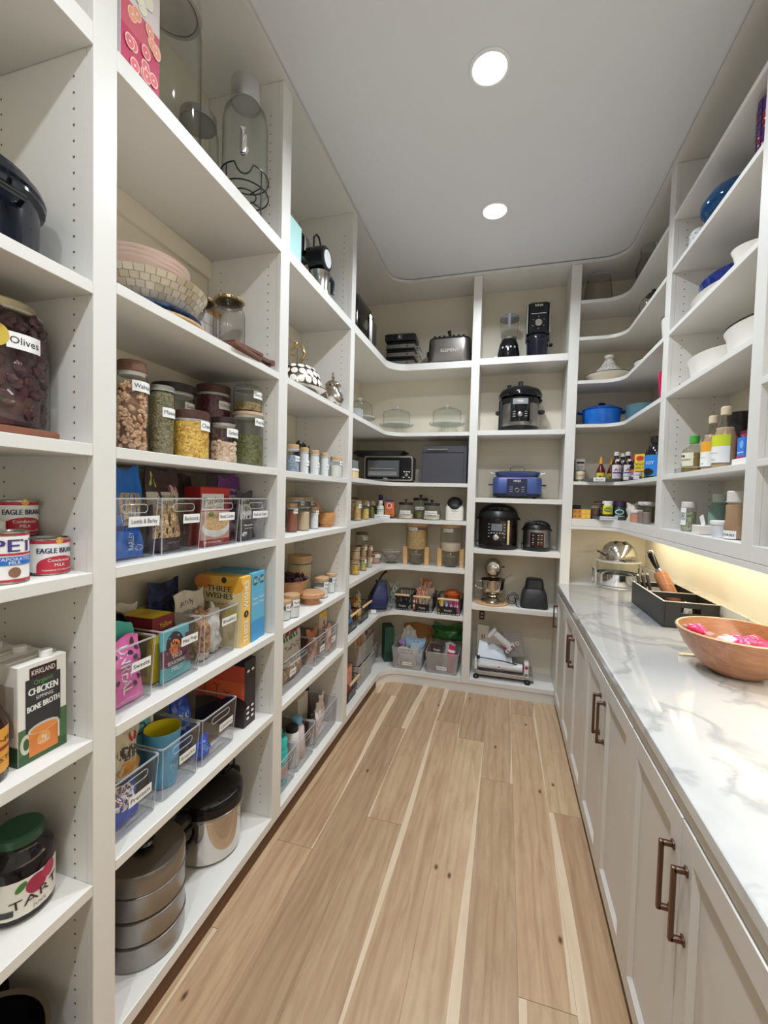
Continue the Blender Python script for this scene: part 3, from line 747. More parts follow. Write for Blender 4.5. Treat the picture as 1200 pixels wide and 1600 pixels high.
# ================================================================== unit nearest the camera
zs = ZN
x_, y_, r_ = fit_edge(68, 345, 0, -1.045, 0.135, 1)
t = thing('canning_pot', 'black enamel pot with domed lid on the shelf above the olive jar', 'pot', (x_, y_, zs[1]))
NAVB = pm(18, 22, 34, rough=0.1)
g = G(); g.lathe([(0.118, 0), (0.128, 0.01), (0.130, 0.118), (0.139, 0.124), (0.139, 0.130), (0.128, 0.132)], 36); g.obj('pot_body', NAVB, t)
g = G(); g.lathe([(0.139, 0.131), (0.141, 0.136), (0.136, 0.150), (0.126, 0.154), (0.122, 0.166), (0.09, 0.186), (0.03, 0.196)], 36); l = g.obj('pot_lid', NAVB, t)
g = G(); g.lathe([(0.012, 0.194), (0.010, 0.205), (0.024, 0.214), (0.024, 0.224), (0.014, 0.230)], 18); g.obj('lid_knob', BLACKG, l)
for s in (-1, 1):
    g = G(); g.tube([(0.128 * s, -0.03, 0.09), (0.150 * s, -0.025, 0.095), (0.150 * s, 0.025, 0.095), (0.128 * s, 0.03, 0.09)], 0.006, 8); g.obj('handle', BLACKG, t)
t = thing('serving_board', 'reddish wooden board lying under the big olive jar', 'board', (-1.03, 0.42, zs[2]), FL)
g = G(); g.bx(-0.30, 0.262, -0.125, 0.125, 0, 0.017, 0.004); g.obj('board', wood((110, 66, 50), (142, 90, 68), 6, 0.4), t)
x_, y_, r_ = fit_edge(88, 600, 0, -1.03, 0.088, 1)
OLV = grain((46, 18, 26), (82, 40, 46), 42, 0.25, 0.9, c3=(62, 28, 36))
t = jar('large jar of dark olives with a metal lid and white label', (x_, y_, zs[2] + 0.0175), FL, 0.088, 0.262, OLV, 0.97, 'Olives', 0.66, 0.062, 0.032, -0.05, 'metal', 0.02, 0.74, neck=0.045, nuts=(pm(72, 34, 42, rough=0.22), 190, 0.0145, 0.7), lm=pm(196, 184, 150, rough=0.4, metal=0.7))
g = G(); f = rmap(0.0885, -1.2); patch(g, lambda x, z: f(x, z, 0.001), -0.03, 0.03, 0.165, 0.185, 5); f = rmap(0.0885, -0.55); blob(g, lambda x, z: f(x, z, 0.001), 0, 0.178, 0.018, 0.022); g.obj('yellow_sticker', pm(206, 178, 66, rough=0.5), t)
ECAN = [('r', 'f', -1.4, 1.4, 0.86, 0.97, RED), ('e', 'f', 0, 0.94, 0.09, 0.09, pm(226, 170, 60)), ('t', 'f', 'EAGLE BRAND', 0, 0.66, 0.2, NAVY, 0, 1.02, 0.006),
        ('e', 'f', 0, 0.27, 0.52, 0.25, RED), ('r', 'f', -0.52, 0.52, 0.04, 0.26, RED), ('t', 'f', 'Condensed', 0, 0.40, 0.12, WHT), ('t', 'f', 'MILK', 0, 0.27, 0.12, WHT), ('t', 'f', 'Sweetened Condensed Milk', 0, 0.14, 0.07, WHT, 0, 0.8)]
for lab, xr, py, z, X_, a in (('red and white condensed milk can standing alone beside the evaporated milk can', 110, 870, zs[3], -0.955, -0.1), ('red and white milk can under another can', 68, 827, zs[3], -1.05, -0.1), ('upper red and white milk can, on top of another can', 68, 790, zs[3] + 0.0785, -1.05, -0.2)):
    x_, y_, r_ = fit_edge(xr, py, 0, X_, 0.039, 1); can(lab, (x_, y_, z), FL, 0.039, 0.078, WHT, ECAN, group='condensed milk cans', ta=a)
x_, y_, r_ = fit_edge(47, 875, 0, -0.935, 0.039, 1)
can('white evaporated milk can with blue band and red stripes', (x_, y_, zs[3]), FL, 0.039, 0.100, WHT, [('r', 'f', -1.4, 1.4, 0.92, 0.95, RED), ('r', 'f', -1.4, 1.4, 0.04, 0.09, RED), ('t', 'f', 'PET', 0, 0.72, 0.34, pm(70, 50, 130), 0, 0.9, 0.008), ('r', 'f', -0.55, 0.55, 0.55, 0.59, RED), ('r', 'f', -0.6, 0.6, 0.36, 0.52, BLUE), ('t', 'f', 'EVAPORATED', 0, 0.47, 0.09, WHT, 0, 0.8), ('t', 'f', 'MILK', 0, 0.40, 0.09, WHT), ('e', 'f', 0.0, 0.22, 0.13, 0.1, pm(140, 100, 80))], ta=-0.15)
x_, y_, r_ = fit_edge(9, 820, 0, -1.02, 0.036, 1)
jar('blue jar with a white lid behind the evaporated milk can', (x_, y_, zs[3]), FL, 0.036, 0.115, pm(60, 130, 190, rough=0.4), 1.0, lid='metal', lidh=0.02, lm=WHT, lidk=1.0)
# broth cartons
BRO = pm(232, 230, 224, rough=0.35)
def broth(i, loc):
    lab = 'chicken broth carton with a white screw cap, %s of the row' % ('front one' if i == 0 else 'second one' if i == 1 else 'third one')
    w, d, h = 0.098, 0.066, 0.205
    t = thing('broth_carton', lab, 'carton', loc, FL, 'chicken broth cartons')
    g = G(); g.bx(-w / 2, w / 2, -d / 2, d / 2, 0, h, 0.0015); g.bx(-w / 2, w / 2, -0.004, 0.004, h, h + 0.003, 0.001); g.obj('carton', BRO, t)
    g = G(); g.at(0.018, -0.014, 0).rcyl(0.0125, 0.014, 0.0015, 20, h); 
    g.obj('screw_cap', WHT, t)
    DK = pm(52, 52, 54); G2 = pm(74, 110, 70)
    do_prints(t, boxfaces(w, d, h), [('r', 'f', -0.5, 0.5, 0, 0.12, pm(54, 90, 56)), ('r', 'f', 0.34, 0.5, 0.1, 0.42, G2), ('r', 'f', -0.5, -0.36, 0.1, 0.36, G2), ('r', 'f', -0.36, 0.36, 0.3, 0.84, DK), ('r', 'f', -0.28, 0.28, 0.84, 0.95, pm(60, 24, 24)), ('t', 'f', 'KIRKLAND', 0, 0.895, 0.075, WHT, 0, 0.48), ('t', 'f', 'Organic', 0, 0.795, 0.07, pm(110, 160, 80), 0.06, 0.4), ('t', 'f', 'CHICKEN', 0, 0.705, 0.1, WHT, 0, 0.6, 0.004), ('t', 'f', 'SIPPING', 0.02, 0.63, 0.05, WHT), ('t', 'f', 'BONE BROTH', 0.0, 0.545, 0.085, WHT, 0.06, 0.66, 0.003),
        ('e', 'f', -0.36, 0.2, 0.11, 0.1, pm(206, 200, 180)), ('e', 'f', -0.35, 0.2, 0.06, 0.06, pm(54, 90, 56)), ('r', 'f', -0.3, 0.3, 0.05, 0.3, pm(214, 128, 60)), ('e', 'f', 0, 0.31, 0.32, 0.055, pm(196, 198, 196)), ('e', 'f', 0, 0.3, 0.28, 0.04, pm(226, 140, 66)), ('e', 'f', 0.0, 0.19, 0.14, 0.07, pm(228, 160, 90)), ('t', 'f', '9g', 0, 0.2, 0.06, WHT), ('t', 'f', 'PROTEIN', 0, 0.15, 0.03, WHT),
        ('r', 'l', -0.5, 0.5, 0, 0.2, pm(50, 80, 56)), ('r', 'l', -0.3, 0.34, 0.3, 0.8, pm(176, 160, 146))])
v = hit(104, 1160, 2, zs[4])
for i in range(3): broth(i, (v.x - 0.033 - 0.0 - 0.07 * 0 - i * 0.069, v.y - 0.049 - i * 0.004, zs[4]))
x_, y_, r_ = fit_edge(13, 1130, 0, -0.945, 0.04, 1)
bottle('dark sauce bottle with an orange label beside the broth cartons', (x_, y_, zs[4]), FL, [(0.036, 0), (0.04, 0.006), (0.04, 0.11), (0.03, 0.14), (0.016, 0.16), (0.016, 0.185)], pm(50, 24, 16, rough=0.12), [(0.018, 0.185), (0.018, 0.205), (0.015, 0.207)], DARK, [(0.02, 0.105, pm(226, 160, 60), 1.2)], [('r', 'f', -0.6, 0.6, 0.34, 0.38, pm(150, 60, 30)), ('t', 'f', 'FINE', 0.1, 0.44, 0.07, pm(90, 30, 20), 0, 0.7), ('t', 'f', 'TASTE', 0.1, 0.24, 0.07, pm(90, 30, 20), 0, 0.8)])
# cherry juice jar
x_, y_, r_ = fit_edge(87, 1330, 0, -0.985, 0.062, 1)
t = bottle('dark jar with a green lid and a cherry label', (x_, y_, zs[5]), FL, [(0.054, 0), (0.062, 0.008), (0.062, 0.112), (0.058, 0.126), (0.044, 0.140), (0.040, 0.150), (0.040, 0.160)], pm(20, 14, 18, rough=0.08), [(0.043, 0.152), (0.044, 0.170), (0.040, 0.174)], pm(36, 84, 60, rough=0.25), [(0.018, 0.095, pm(228, 222, 212), 1.7)],
    [('e', 'f', 0.12, 0.46, 0.16, 0.12, pm(160, 40, 70)), ('e', 'f', 0.32, 0.52, 0.13, 0.1, pm(176, 52, 84)), ('e', 'f', -0.1, 0.5, 0.1, 0.04, pm(70, 120, 50), 0.8), ('t', 'f', 'TART', 0.12, 0.3, 0.16, pm(60, 40, 40), 0.1, 0.75), ('r', 'f', -0.5, -0.2, 0.16, 0.24, pm(60, 60, 60)), ('t', 'f', 'JUICE', 0.16, 0.18, 0.06, pm(90, 70, 70))], cat='jar', name='juice_jar', ta=-0.35, n=28)
x_, y_, r_ = fit_edge(3, 1330, 0, -1.12, 0.05, 1)
bottle('black jar standing behind the cherry juice jar', (x_ - 0.0, y_ - 0.02, zs[5]), FL, [(0.05, 0), (0.05, 0.17), (0.04, 0.19)], BLACKG, [(0.042, 0.185), (0.042, 0.205)], DARK, cat='jar', name='dark_jar')
# pans at the bottom
v = hit(40, 1560, 2, 0.23)
t = thing('saute_pan', 'steel pan with dark inside on the lowest shelf by the camera', 'pan', (-1.0, v.y - 0.135, zs[6]))
g = G(); g.lathe([(0.11, 0), (0.12, 0.008), (0.122, 0.165), (0.128, 0.17), (0.128, 0.172), (0.118, 0.168), (0.116, 0.01)], 36); g.obj('pan_body', STEEL, t)
g = G(); g.lathe([(0.1155, 0.011), (0.1165, 0.16)], 36, True, False); g.obj('pan_lining', BLACK, t)
t = thing('pan_lid', 'black round pan lid leaning behind the steel pan', 'lid', (-1.13, v.y + 0.04, zs[6] + 0.004), FL, rx=-0.2)
g = G(); g.at(0, 0, 0.10, PI / 2).lathe([(0.10, 0), (0.10, 0.004), (0.06, 0.016), (0.014, 0.02)], 30); g.obj('lid_plate', BLACK, t)
g = G(); g.at(0, -0.018, 0.10, PI / 2).lathe([(0.008, 0), (0.016, 0.018), (0.012, 0.022)], 14); g.obj('lid_knob', BLACKG, t)

# ================================================================== unit with jars and bins
zs = ZA
# top shelf
def Lx(px, py, X): return hit(px, py, 0, X)
a = Lx(191, 90, -0.905); b = Lx(251, 140, -0.905)
bw = b.y - a.y
PNK = pm(196, 60, 100); PALE = pm(238, 196, 180)
pr = [('r', 'f', -0.5, 0.5, 0, 0.32, PNK), ('r', 'f', -0.5, 0.5, 0.32, 0.5, pm(206, 96, 110)), ('r', 'f', -0.5, 0.5, 0.5, 0.78, pm(226, 214, 212)), ('r', 'f', -0.5, 0.5, 0.78, 1.0, pm(44, 34, 50))]
rn = random.Random(3)
for i in range(22):
    u, v_ = rn.uniform(-0.42, 0.42), rn.uniform(0.1, 0.72); c = pm(228, 110, 120) if v_ < 0.32 else pm(238, 160, 130) if v_ < 0.48 else pm(240, 232, 196)
    pr += [('e', 'f', u, v_, 0.12, 0.047, PALE if v_ < 0.5 else WHT), ('e', 'f', u, v_, 0.095, 0.037, c), ('e', 'f', u, v_, 0.02, 0.008, WHT)]
pr += [('t', 'f', 'GLASS', 0.05, 0.06, 0.035, WHT, 0, 0.3), ('t', 'f', 'BEVERAGE DISPENSER', 0.05, 0.025, 0.02, WHT, 0, 0.6), ('r', 'f', -0.5, 0.5, 0.965, 0.985, WHT)]
pkg('dispenser_box', 'tall box printed with citrus slices in pink drink', (-0.905 - 0.09, (a.y + b.y) / 2, zs[0] + 0.001), FL, bw, 0.17, 0.36, pm(232, 230, 236), pr)
x_, y_, r_ = fit(215, 318, 100, 0, -1.03)
jar('big clear glass jar with flat lid behind the citrus box', (x_, y_, zs[0]), FL, 0.085, 0.50, lid='metal', lidh=0.03, lidk=1.0, neck=0.05, lm=pm(196, 190, 184, rough=0.3, metal=0.6), name='glass_canister')
def spigot(t, r, z, s=1.0):
    g = G(); g.at(0, -r, z, PI / 2).lathe([(0.013 * s, -0.004), (0.013 * s, 0.006), (0.007 * s, 0.008), (0.007 * s, 0.04 * s)], 14)
    g.at(0, -r - 0.036 * s, z).lathe([(0.007 * s, -0.035 * s), (0.009 * s, -0.02 * s), (0.010 * s, 0.012 * s), (0.006 * s, 0.016 * s)], 14)
    g.at(0, -r - 0.036 * s, z + 0.015 * s, 0.3).bx(-0.007 * s, 0.007 * s, -0.035 * s, 0.006 * s, 0, 0.007 * s, 0.002)
    return g.obj('spigot', CHROME, t)
x_, y_, r_ = fit(292, 350, 190, 0, -1.10)
t = jar('glass drink dispenser with chrome tap and red base, behind the other dispenser', (x_ - 0.02, y_ - 0.02, zs[0]), 0.45, 0.07, 0.36, lid='metal', lidh=0.025, lidk=0.9, neck=0.04, lm=pm(170, 168, 166, rough=0.3, metal=0.8), name='drink_dispenser', cat='drink dispenser')
spigot(t, 0.07, 0.11); g = G(); g.lathe([(0.0712, 0.004), (0.0712, 0.075)], 28, False, False); g.obj('red_band', pm(206, 130, 120, rough=0.4), t)
x_, y_, r_ = fit(354, 425, 210, 0, -0.962)
t = thing('drink_dispenser', 'glass drink dispenser with chrome lid standing in a black wire stand', 'drink dispenser', (x_, y_, zs[0]), 0.55)
R = 0.080; zb = 0.10
g = G(); g.lathe([(R * 0.8, zb), (R, zb + 0.02), (R, zb + 0.24), (R * 0.9, zb + 0.285), (R * 0.62, zb + 0.31), (R * 0.58, zb + 0.33)], 32, True, False); g.obj('glass_body', GLASS, t)
g = G(); g.lathe([(R * 0.64, zb + 0.318), (R * 0.66, zb + 0.325), (R * 0.66, zb + 0.39), (R * 0.6, zb + 0.4), (R * 0.2, zb + 0.402)], 32); g.obj('lid', pm(206, 206, 208, rough=0.25, metal=1), t)
spigot(t, R, zb + 0.10, 1.25)
def circ(r, z, n=32, dip=0):
    out = []
    for i in range(n):
        a = 2 * PI * i / n - PI / 2; dz = 0
        if dip and abs((a + PI / 2 + PI) % (2 * PI) - PI) < 0.35: dz = -dip * math.cos(((a + PI / 2 + PI) % (2 * PI) - PI) / 0.35 * PI / 2) ** 0.5
        out.append((r * math.cos(a), r * math.sin(a), z + dz))
    return out
g = G(); g.tube(circ(R + 0.004, zb + 0.06, 48, 0.04), 0.0026, 6, True).tube(circ(R + 0.004, zb, 32), 0.0026, 6, True).tube(circ(R * 0.5, zb - 0.002, 24), 0.0022, 6, True)
for k in range(4):
    a = PI / 4 + k * PI / 2; c, s = math.cos(a), math.sin(a)
    g.tube([((R + 0.004) * c, (R + 0.004) * s, zb + 0.06), ((R + 0.004) * c, (R + 0.004) * s, zb), ((R + 0.002) * c, (R + 0.002) * s, 0.004), ((R - 0.02) * c, (R - 0.02) * s, 0.003)], 0.0026, 6)
    g.tube([((R + 0.004) * c, (R + 0.004) * s, zb), (0.03 * c, 0.03 * s, zb - 0.004)], 0.0022, 6)
g.obj('wire_stand', BLACK, t)
# second shelf
CER = pm(232, 212, 202, rough=0.3)
x_, y_, r_ = fit_edge(323, 440, 0, -1.045, 0.162, 1)
t = thing('wooden_charger', 'round wooden board under the blue plate and shell bowl', 'board', (x_ + 0.005, y_ + 0.0, zs[1])); g = G(); g.lathe([(0.13, 0), (0.158, 0.008), (0.158, 0.014), (0.15, 0.016)], 40); g.obj('board', wood((176, 138, 96), (206, 170, 124), 7), t)
t = thing('blue_plate', 'shiny blue plate between wooden board and shell bowl', 'plate', (x_, y_, zs[1] + 0.0165)); g = G(); g.lathe([(0.09, 0), (0.148, 0.014), (0.15, 0.018), (0.146, 0.018), (0.09, 0.006)], 40); g.obj('plate', grain((14, 42, 96), (40, 90, 150), 70, 0.15, 0.6), t)
t = thing('shell_bowl', 'wide bowl clad in pearly square shell pieces holding the blush plates', 'bowl', (x_, y_, zs[1] + 0.030))
R_, H_ = 0.165, 0.088
g = G(); g.lathe(bowl_prof(R_ - 0.002, H_ - 0.001, 0.07, 0.006, 8, 1.7), 48); g.obj('bowl_body', pm(206, 192, 168, rough=0.3), t)
rn = random.Random(11); cols = [pm(214, 200, 176, rough=0.14), pm(202, 188, 162, rough=0.12), pm(222, 210, 190, rough=0.1), pm(208, 194, 174, rough=0.12), pm(194, 180, 154, rough=0.14)]
rows = 5
for j in range(rows):
    t0, t1 = 0.10 + 0.88 * j / rows, 0.10 + 0.88 * (j + 1) / rows - 0.012
    rr = lambda q: 0.07 + (R_ - 0.07) * q ** (1 / 1.7)
    n = 38
    for k in range(n):
        a0 = 2 * PI * (k + 0.5 * (j % 2) + 0.05) / n; a1 = 2 * PI * (k + 0.5 * (j % 2) + 0.95) / n
        if math.sin((a0 + a1) / 2 - 0.9) > 0.55 : continue          # faces the wall behind
        g = G(); up = 0.0018
        P = [(rr(t0), H_ * t0, a0), (rr(t0), H_ * t0, a1), (rr(t1), H_ * t1, a1), (rr(t1), H_ * t1, a0)]
        lo = [(r * math.cos(a), r * math.sin(a), z) for r, z, a in P]; hi = [((r + up) * math.cos(a), (r + up) * math.sin(a), z - up * 0.4) for r, z, a in P]
        g.add(lo + hi, [(4, 5, 6, 7), (0, 1, 5, 4), (1, 2, 6, 5), (2, 3, 7, 6), (3, 0, 4, 7)])
        g.obj('shell_tile', cols[rn.randrange(5)], t, smooth=False)
for i in range(6):
    t = thing('blush_plate', ('lowest pale pink plate, deepest in the shell bowl', 'second pale pink plate up from the shell bowl', 'third pale pink plate up from the shell bowl', 'fourth pale pink plate up from the shell bowl', 'second pale pink plate from the top of the stack', 'topmost pale pink plate of the stack')[i], 'plate', (x_ - 0.005, y_ - 0.018, zs[1] + 0.0885 + i * 0.0128), group='stack of pale pink plates')
    g = G(); g.lathe([(0.08, 0), (0.118, 0.012), (0.129, 0.021), (0.131, 0.0235), (0.127, 0.0235), (0.115, 0.016), (0.08, 0.005)], 40); g.obj('plate', CER, t)
FLUTE = glass(238, 236, 234, 0.5)
def fluted(lab, x_, y_, r, h):
    t = thing('fluted_jar', lab, 'jar', (x_, y_, zs[1]), FL, 'fluted glass jars with gold lids')
    def ring(rr, z, amp): return [((rr + amp * math.cos(24 * 2 * PI * i / 96)) * math.cos(2 * PI * i / 96), (rr + amp * math.cos(24 * 2 * PI * i / 96)) * math.sin(2 * PI * i / 96), z) for i in range(96)]
    g = G(); g.loft([ring(r * 0.94, 0, 0), ring(r, 0.01, 0.0012), ring(r, h * 0.74, 0.0012), ring(r * 0.92, h * 0.82, 0.0008), ring(r * 0.72, h * 0.85, 0), ring(r * 0.72, h * 0.9, 0)], True, False); g.obj('glass_body', FLUTE, t)
    g = G(); g.lathe([(r * 0.8, h * 0.88), (r * 0.86, h * 0.89), (r * 0.86, h * 0.93), (r * 0.8, h * 0.94)], 32); g.obj('lid_collar', glass(220, 214, 204, 0.5), t)
    g = G()
    g.lathe([(r * 0.9, h * 0.94), (r * 0.95, h * 0.945), (r * 0.95, h * 0.985), (r * 0.85, h)], 24)
    for k in range(16): g.at(r * 0.93 * math.cos(2 * PI * k / 16), r * 0.93 * math.sin(2 * PI * k / 16), h * 0.965).ball(r * 0.1, None, None, 8, 6)
    g.obj('beaded_lid', pm(176, 156, 120, rough=0.3, metal=0.9), t)
x_, y_, r_ = fit(333, 383, 490, 0, -1.02); fluted('fluted glass jar with beaded gold lid, standing nearer the shelf edge', x_, y_, 0.056, 0.245)
x_, y_, r_ = fit(294, 334, 470, 0, -1.13); fluted('fluted glass jar with gold lid half hidden by the shell bowl', x_, y_, 0.056, 0.245)
CHERRY = wood((92, 58, 48), (128, 86, 70), 7, 0.4)
for i, (lab, px, py, X_, z, rz, L, wd) in enumerate((('dark wooden paddle board lying lowest of the two', 398, 552, -0.905, 0.001, 0.06, 0.26, 0.07), ('reddish wooden paddle board lying crosswise on another board', 402, 540, -0.905, 0.0185, -0.08, 0.24, 0.065))):
    v = Lx(px, py, X_)
    t = thing('paddle_board', lab, 'board', (X_, v.y - 0.03, zs[1] + z), FL + rz)
    pl = [(x, y) for x, y in rrect(L * 0.62, wd, 0.03, 5)]
    g = G(); g.bx(-L * 0.55, L * 0.1, -wd / 2, wd / 2, 0, 0.016, 0.004); g.bx(L * 0.09, L * 0.44, -0.016, 0.016, 0.001, 0.015, 0.004); g.at(L * 0.44, 0, 0.001).cyl(0.02, 0.014, 18); g.obj('board', CHERRY, t)
v = Lx(432, 540, -0.93)
t = thing('wire_hook', 'bent black wire hook on the paddle boards', 'hook', (-0.90, v.y, zs[1] + 0.036), FL); g = G(); g.tube([(-0.03, 0, 0.003), (0.0, 0, 0.003), (0.012, -0.005, 0.03), (0.03, -0.005, 0.028), (0.022, -0.005, 0.036), (0.008, -0.005, 0.034)], 0.002, 6); g.obj('wire', DARK, t)
v = Lx(412, 507, -1.02); hz = v.z - zs[1]
t = pkg('notepad', 'upright white pad with an orange top strip behind the paddle boards', (-1.16, min(v.y - 0.035, S1[0] - 0.075), zs[1]), FL, 0.135, 0.014, hz * 1.06, WHT, [('r', 'f', -0.5, 0.5, 0.88, 1.0, pm(226, 160, 56)), ('r', 'l', -0.5, 0.5, 0.88, 1.0, pm(226, 160, 56)), ('r', 'r', -0.5, 0.5, 0.88, 1.0, pm(226, 160, 56)), ('r', 'f', -0.4, 0.4, 0.7, 0.72, pm(200, 200, 206))], cat='pad')
# jars
def Aj(lab, xl, xr, X_, z0, ztop, fill, frac, text, **k):
    x_, y_, r_ = fit(xl, xr, 650, 0, X_); return jar(lab, (x_, y_, z0), FL, k.pop('r', r_), ztop - z0, fill, frac, text, **k)
z = zs[2]
CASH = grain((186, 138, 104), (224, 184, 150), 60, 0.5, 0.3)
Aj('tall jar of walnuts with brown lid at the stile end', 178, 233, -0.985, z, 1.782, grain((84, 52, 38), (150, 106, 80), 55, 0.6, 0.8), 0.86, 'Walnuts', tz=0.72, tw=0.062, th=0.028, neck=0.03, lidh=0.03, lidk=0.86, lm=wood((96, 66, 50), (130, 94, 74), 8), nuts=(CASH, 300, 0.0088, 0.5))
Aj('tall jar of brownish green lentils beside the walnuts', 231, 273, -0.985, z, 1.742, grain((78, 70, 48), (150, 138, 100), 210, 0.6, 0.6), 0.97, 'Masoor', tz=0.62, tw=0.052, th=0.028, lid='metal', lidh=0.012, lm=pm(150, 150, 138, rough=0.4, metal=0.6), lidk=1.0)
Aj('jar with wide black lid behind the tall lentil jar', 238, 304, -1.125, z, 1.802, grain((24, 22, 26), (58, 54, 60), 120, 0.4), 0.62, 'Granola', tz=0.72, tw=0.06, th=0.028, lidh=0.028, lidk=1.08, lm=pm(44, 30, 32, rough=0.4), ta=0.15)
Aj('jar of yellow split peas with a dark wooden lid', 267, 328, -0.97, z, 1.688, grain((190, 130, 36), (246, 206, 100), 150, 0.5, 0.7), 0.97, 'Chana', tz=0.7, tw=0.05, th=0.03, lidh=0.027, lidk=1.0, lm=DARKWOOD, ta=0.1)
Aj('jar of dark red kidney beans standing behind the yellow peas', 306, 360, -1.09, z, 1.838, grain((56, 18, 30), (118, 50, 62), 120, 0.3, 0.8), 0.98, 'Kidney Beans', tz=0.75, tw=0.075, th=0.03, lidh=0.03, lidk=1.02, lm=DARKWOOD)
Aj('small jar half full of chickpeas with black lid', 328, 372, -0.95, z, 1.693, grain((196, 160, 138), (232, 204, 184), 80, 0.5, 0.9), 0.54, 'Garbanzo Beans', tz=0.66, tw=0.076, th=0.03, lidh=0.02, lidk=0.92, lm=pm(50, 30, 32, rough=0.4), neck=0.02, nuts=(pm(222, 194, 172, rough=0.5), 200, 0.0065, 0.95), ta=0.1)
Aj('lower glass jar of green mung beans under the lentil jar', 364, 413, -0.975, z, 1.745, grain((60, 66, 30), (122, 122, 66), 170, 0.5, 0.7), 0.62, 'Mung Beans', tz=0.82, tw=0.062, th=0.028, lidh=0.012, lidk=1.02, lm=pm(206, 172, 140, rough=0.5))
Aj('upper glass jar of green lentils on top of the mung beans', 364, 409, -0.975, 1.7455, 1.850, grain((110, 90, 52), (176, 150, 96), 170, 0.5, 0.7), 0.45, 'Green Lentils', tz=0.62, tw=0.062, th=0.028, lid='glass', lidh=0.02, lidk=0.95)
# bins with labels: lentils, backstock, crumbs, crackers
z = zs[3]; GB = 'clear bins of dry goods'; D_ = 0.27; XF = -0.91
def bin_at(lab, y0, y1, z, h, text, tx=0.12, tw=0.085, group=GB, xf=XF, tz=0.62, slot=True, sl=0.5):
    return tub(lab, (xf - D_ / 2, (y0 + y1) / 2, z), FL, y1 - y0, D_, h, text, tx, tz, tw, 0.027, group=group, slot=slot, sl=sl)
bin_at('clear bin labelled Lentils & Barley holding a blue bag', 0.790 + 0.004, 0.955, z, 0.162, 'Lentils & Barley', 0.2, 0.1)
bin_at('clear bin labelled Backstock with a brown quinoa bag', 0.963, 1.133, z, 0.162, 'Backstock', 0.2, 0.07)
bin_at('clear bin labelled Bread Crumbs with a red crumb box', 1.141, 1.327, z, 0.162, 'Bread Crumbs', 0.1, 0.085)
bin_at('clear bin labelled Rice & Seed Crackers with a purple bag', 1.335, 1.513, z, 0.162, 'Rice & Seed Crackers', 0.2, 0.105)
zi = z + 0.004
pouch('lentil_bag', 'bright blue bag of barley with a clear window, in the lentil bin', (-0.952, 0.893, zi), FL, 0.090, 0.235, 0.034, pm(20, 104, 196, rough=0.2), [('r', 'f', -0.34, 0.42, 0.36, 0.72, grain((150, 128, 92), (226, 206, 166), 200, 0.6)), ('r', 'f', -0.45, 0.45, 0.30, 0.36, pm(24, 60, 130)), ('t', 'f', 'BARLEY', -0.05, 0.18, 0.07, WHT, PI / 2, 0.2), ('e', 'f', 0.25, 0.1, 0.14, 0.035, WHT), ('e', 'f', 0.25, 0.1, 0.12, 0.027, BLUE)], rx=-0.04, seed=2)
pouch('pink_bag', 'pink and white bag standing at the stile end of the lentil bin', (-0.985, 0.8245, zi), FL, 0.036, 0.155, 0.05, pm(206, 150, 150), [('r', 'f', -0.5, 0.5, 0, 0.25, WHT), ('r', 'f', -0.3, 0.3, 0.06, 0.18, pm(60, 60, 60))], seed=3)
pouch('quinoa_bag', 'brown quinoa bag with a big window showing the grain', (-0.975, 1.041, zi), FL, 0.124, 0.240, 0.06, pm(58, 34, 36, rough=0.3), [('r', 'f', -0.42, 0.42, 0.16, 0.52, grain((150, 110, 70), (232, 202, 150), 190, 0.6)), ('r', 'f', -0.5, 0.5, 0.52, 0.72, pm(206, 198, 184)), ('e', 'f', 0.2, 0.75, 0.17, 0.06, pm(206, 160, 166)), ('e', 'f', -0.3, 0.86, 0.05, 0.09, pm(180, 190, 90), 0.4), ('e', 'f', -0.36, 0.86, 0.04, 0.07, pm(160, 180, 80), -0.4), ('t', 'f', 'ORGANIC', 0, 0.66, 0.05, pm(90, 80, 70), 0, 0.6), ('t', 'f', 'QUINOA', 0, 0.58, 0.08, pm(90, 80, 70), 0, 0.7, 0.002), ('t', 'f', 'NON GMO', 0.2, 0.09, 0.04, pm(206, 170, 170), 0, 0.5)], rx=-0.05, seed=5)
pouch('dark_bag', 'plain dark bag standing behind the red crumb box', (-1.10, 1.232, zi), FL, 0.145, 0.235, 0.06, pm(62, 46, 42, rough=0.3), rx=-0.03, seed=8)
pkg('granola_carton', 'cream carton with yellow print behind the quinoa bag', (-1.055, 1.094, zi), FL, 0.045, 0.06, 0.19, pm(206, 196, 170), [('r', 'f', -0.3, 0.3, 0.3, 0.8, pm(206, 186, 70))])
CRIM = pm(150, 32, 38)
pkg('crumb_box', 'red box of bread crumbs with a bowl picture', (-0.975, 1.232, zi), FL, 0.15, 0.065, 0.195, CRIM, [('r', 'f', -0.5, 0.5, 0.84, 0.98, pm(190, 50, 44)), ('r', 'f', -0.46, 0.28, 0.60, 0.88, WHT), ('t', 'f', 'Panko', -0.08, 0.76, 0.17, INK, 0.05, 0.62), ('t', 'f', 'Bread Crumbs', -0.08, 0.645, 0.06, pm(90, 40, 40), 0, 0.6), ('r', 'f', -0.5, 0.5, 0.1, 0.58, pm(200, 160, 140)), ('e', 'f', 0.02, 0.30, 0.48, 0.17, WHT), ('e', 'f', 0.02, 0.37, 0.43, 0.13, grain((206, 160, 96), (240, 210, 160), 220)), ('e', 'f', -0.15, 0.53, 0.1, 0.04, pm(80, 120, 50)), ('r', 'f', -0.5, 0.5, 0.0, 0.1, CRIM), ('t', 'f', 'NET WT 8 OZ (226g)', -0.1, 0.05, 0.05, WHT, 0, 0.6)])
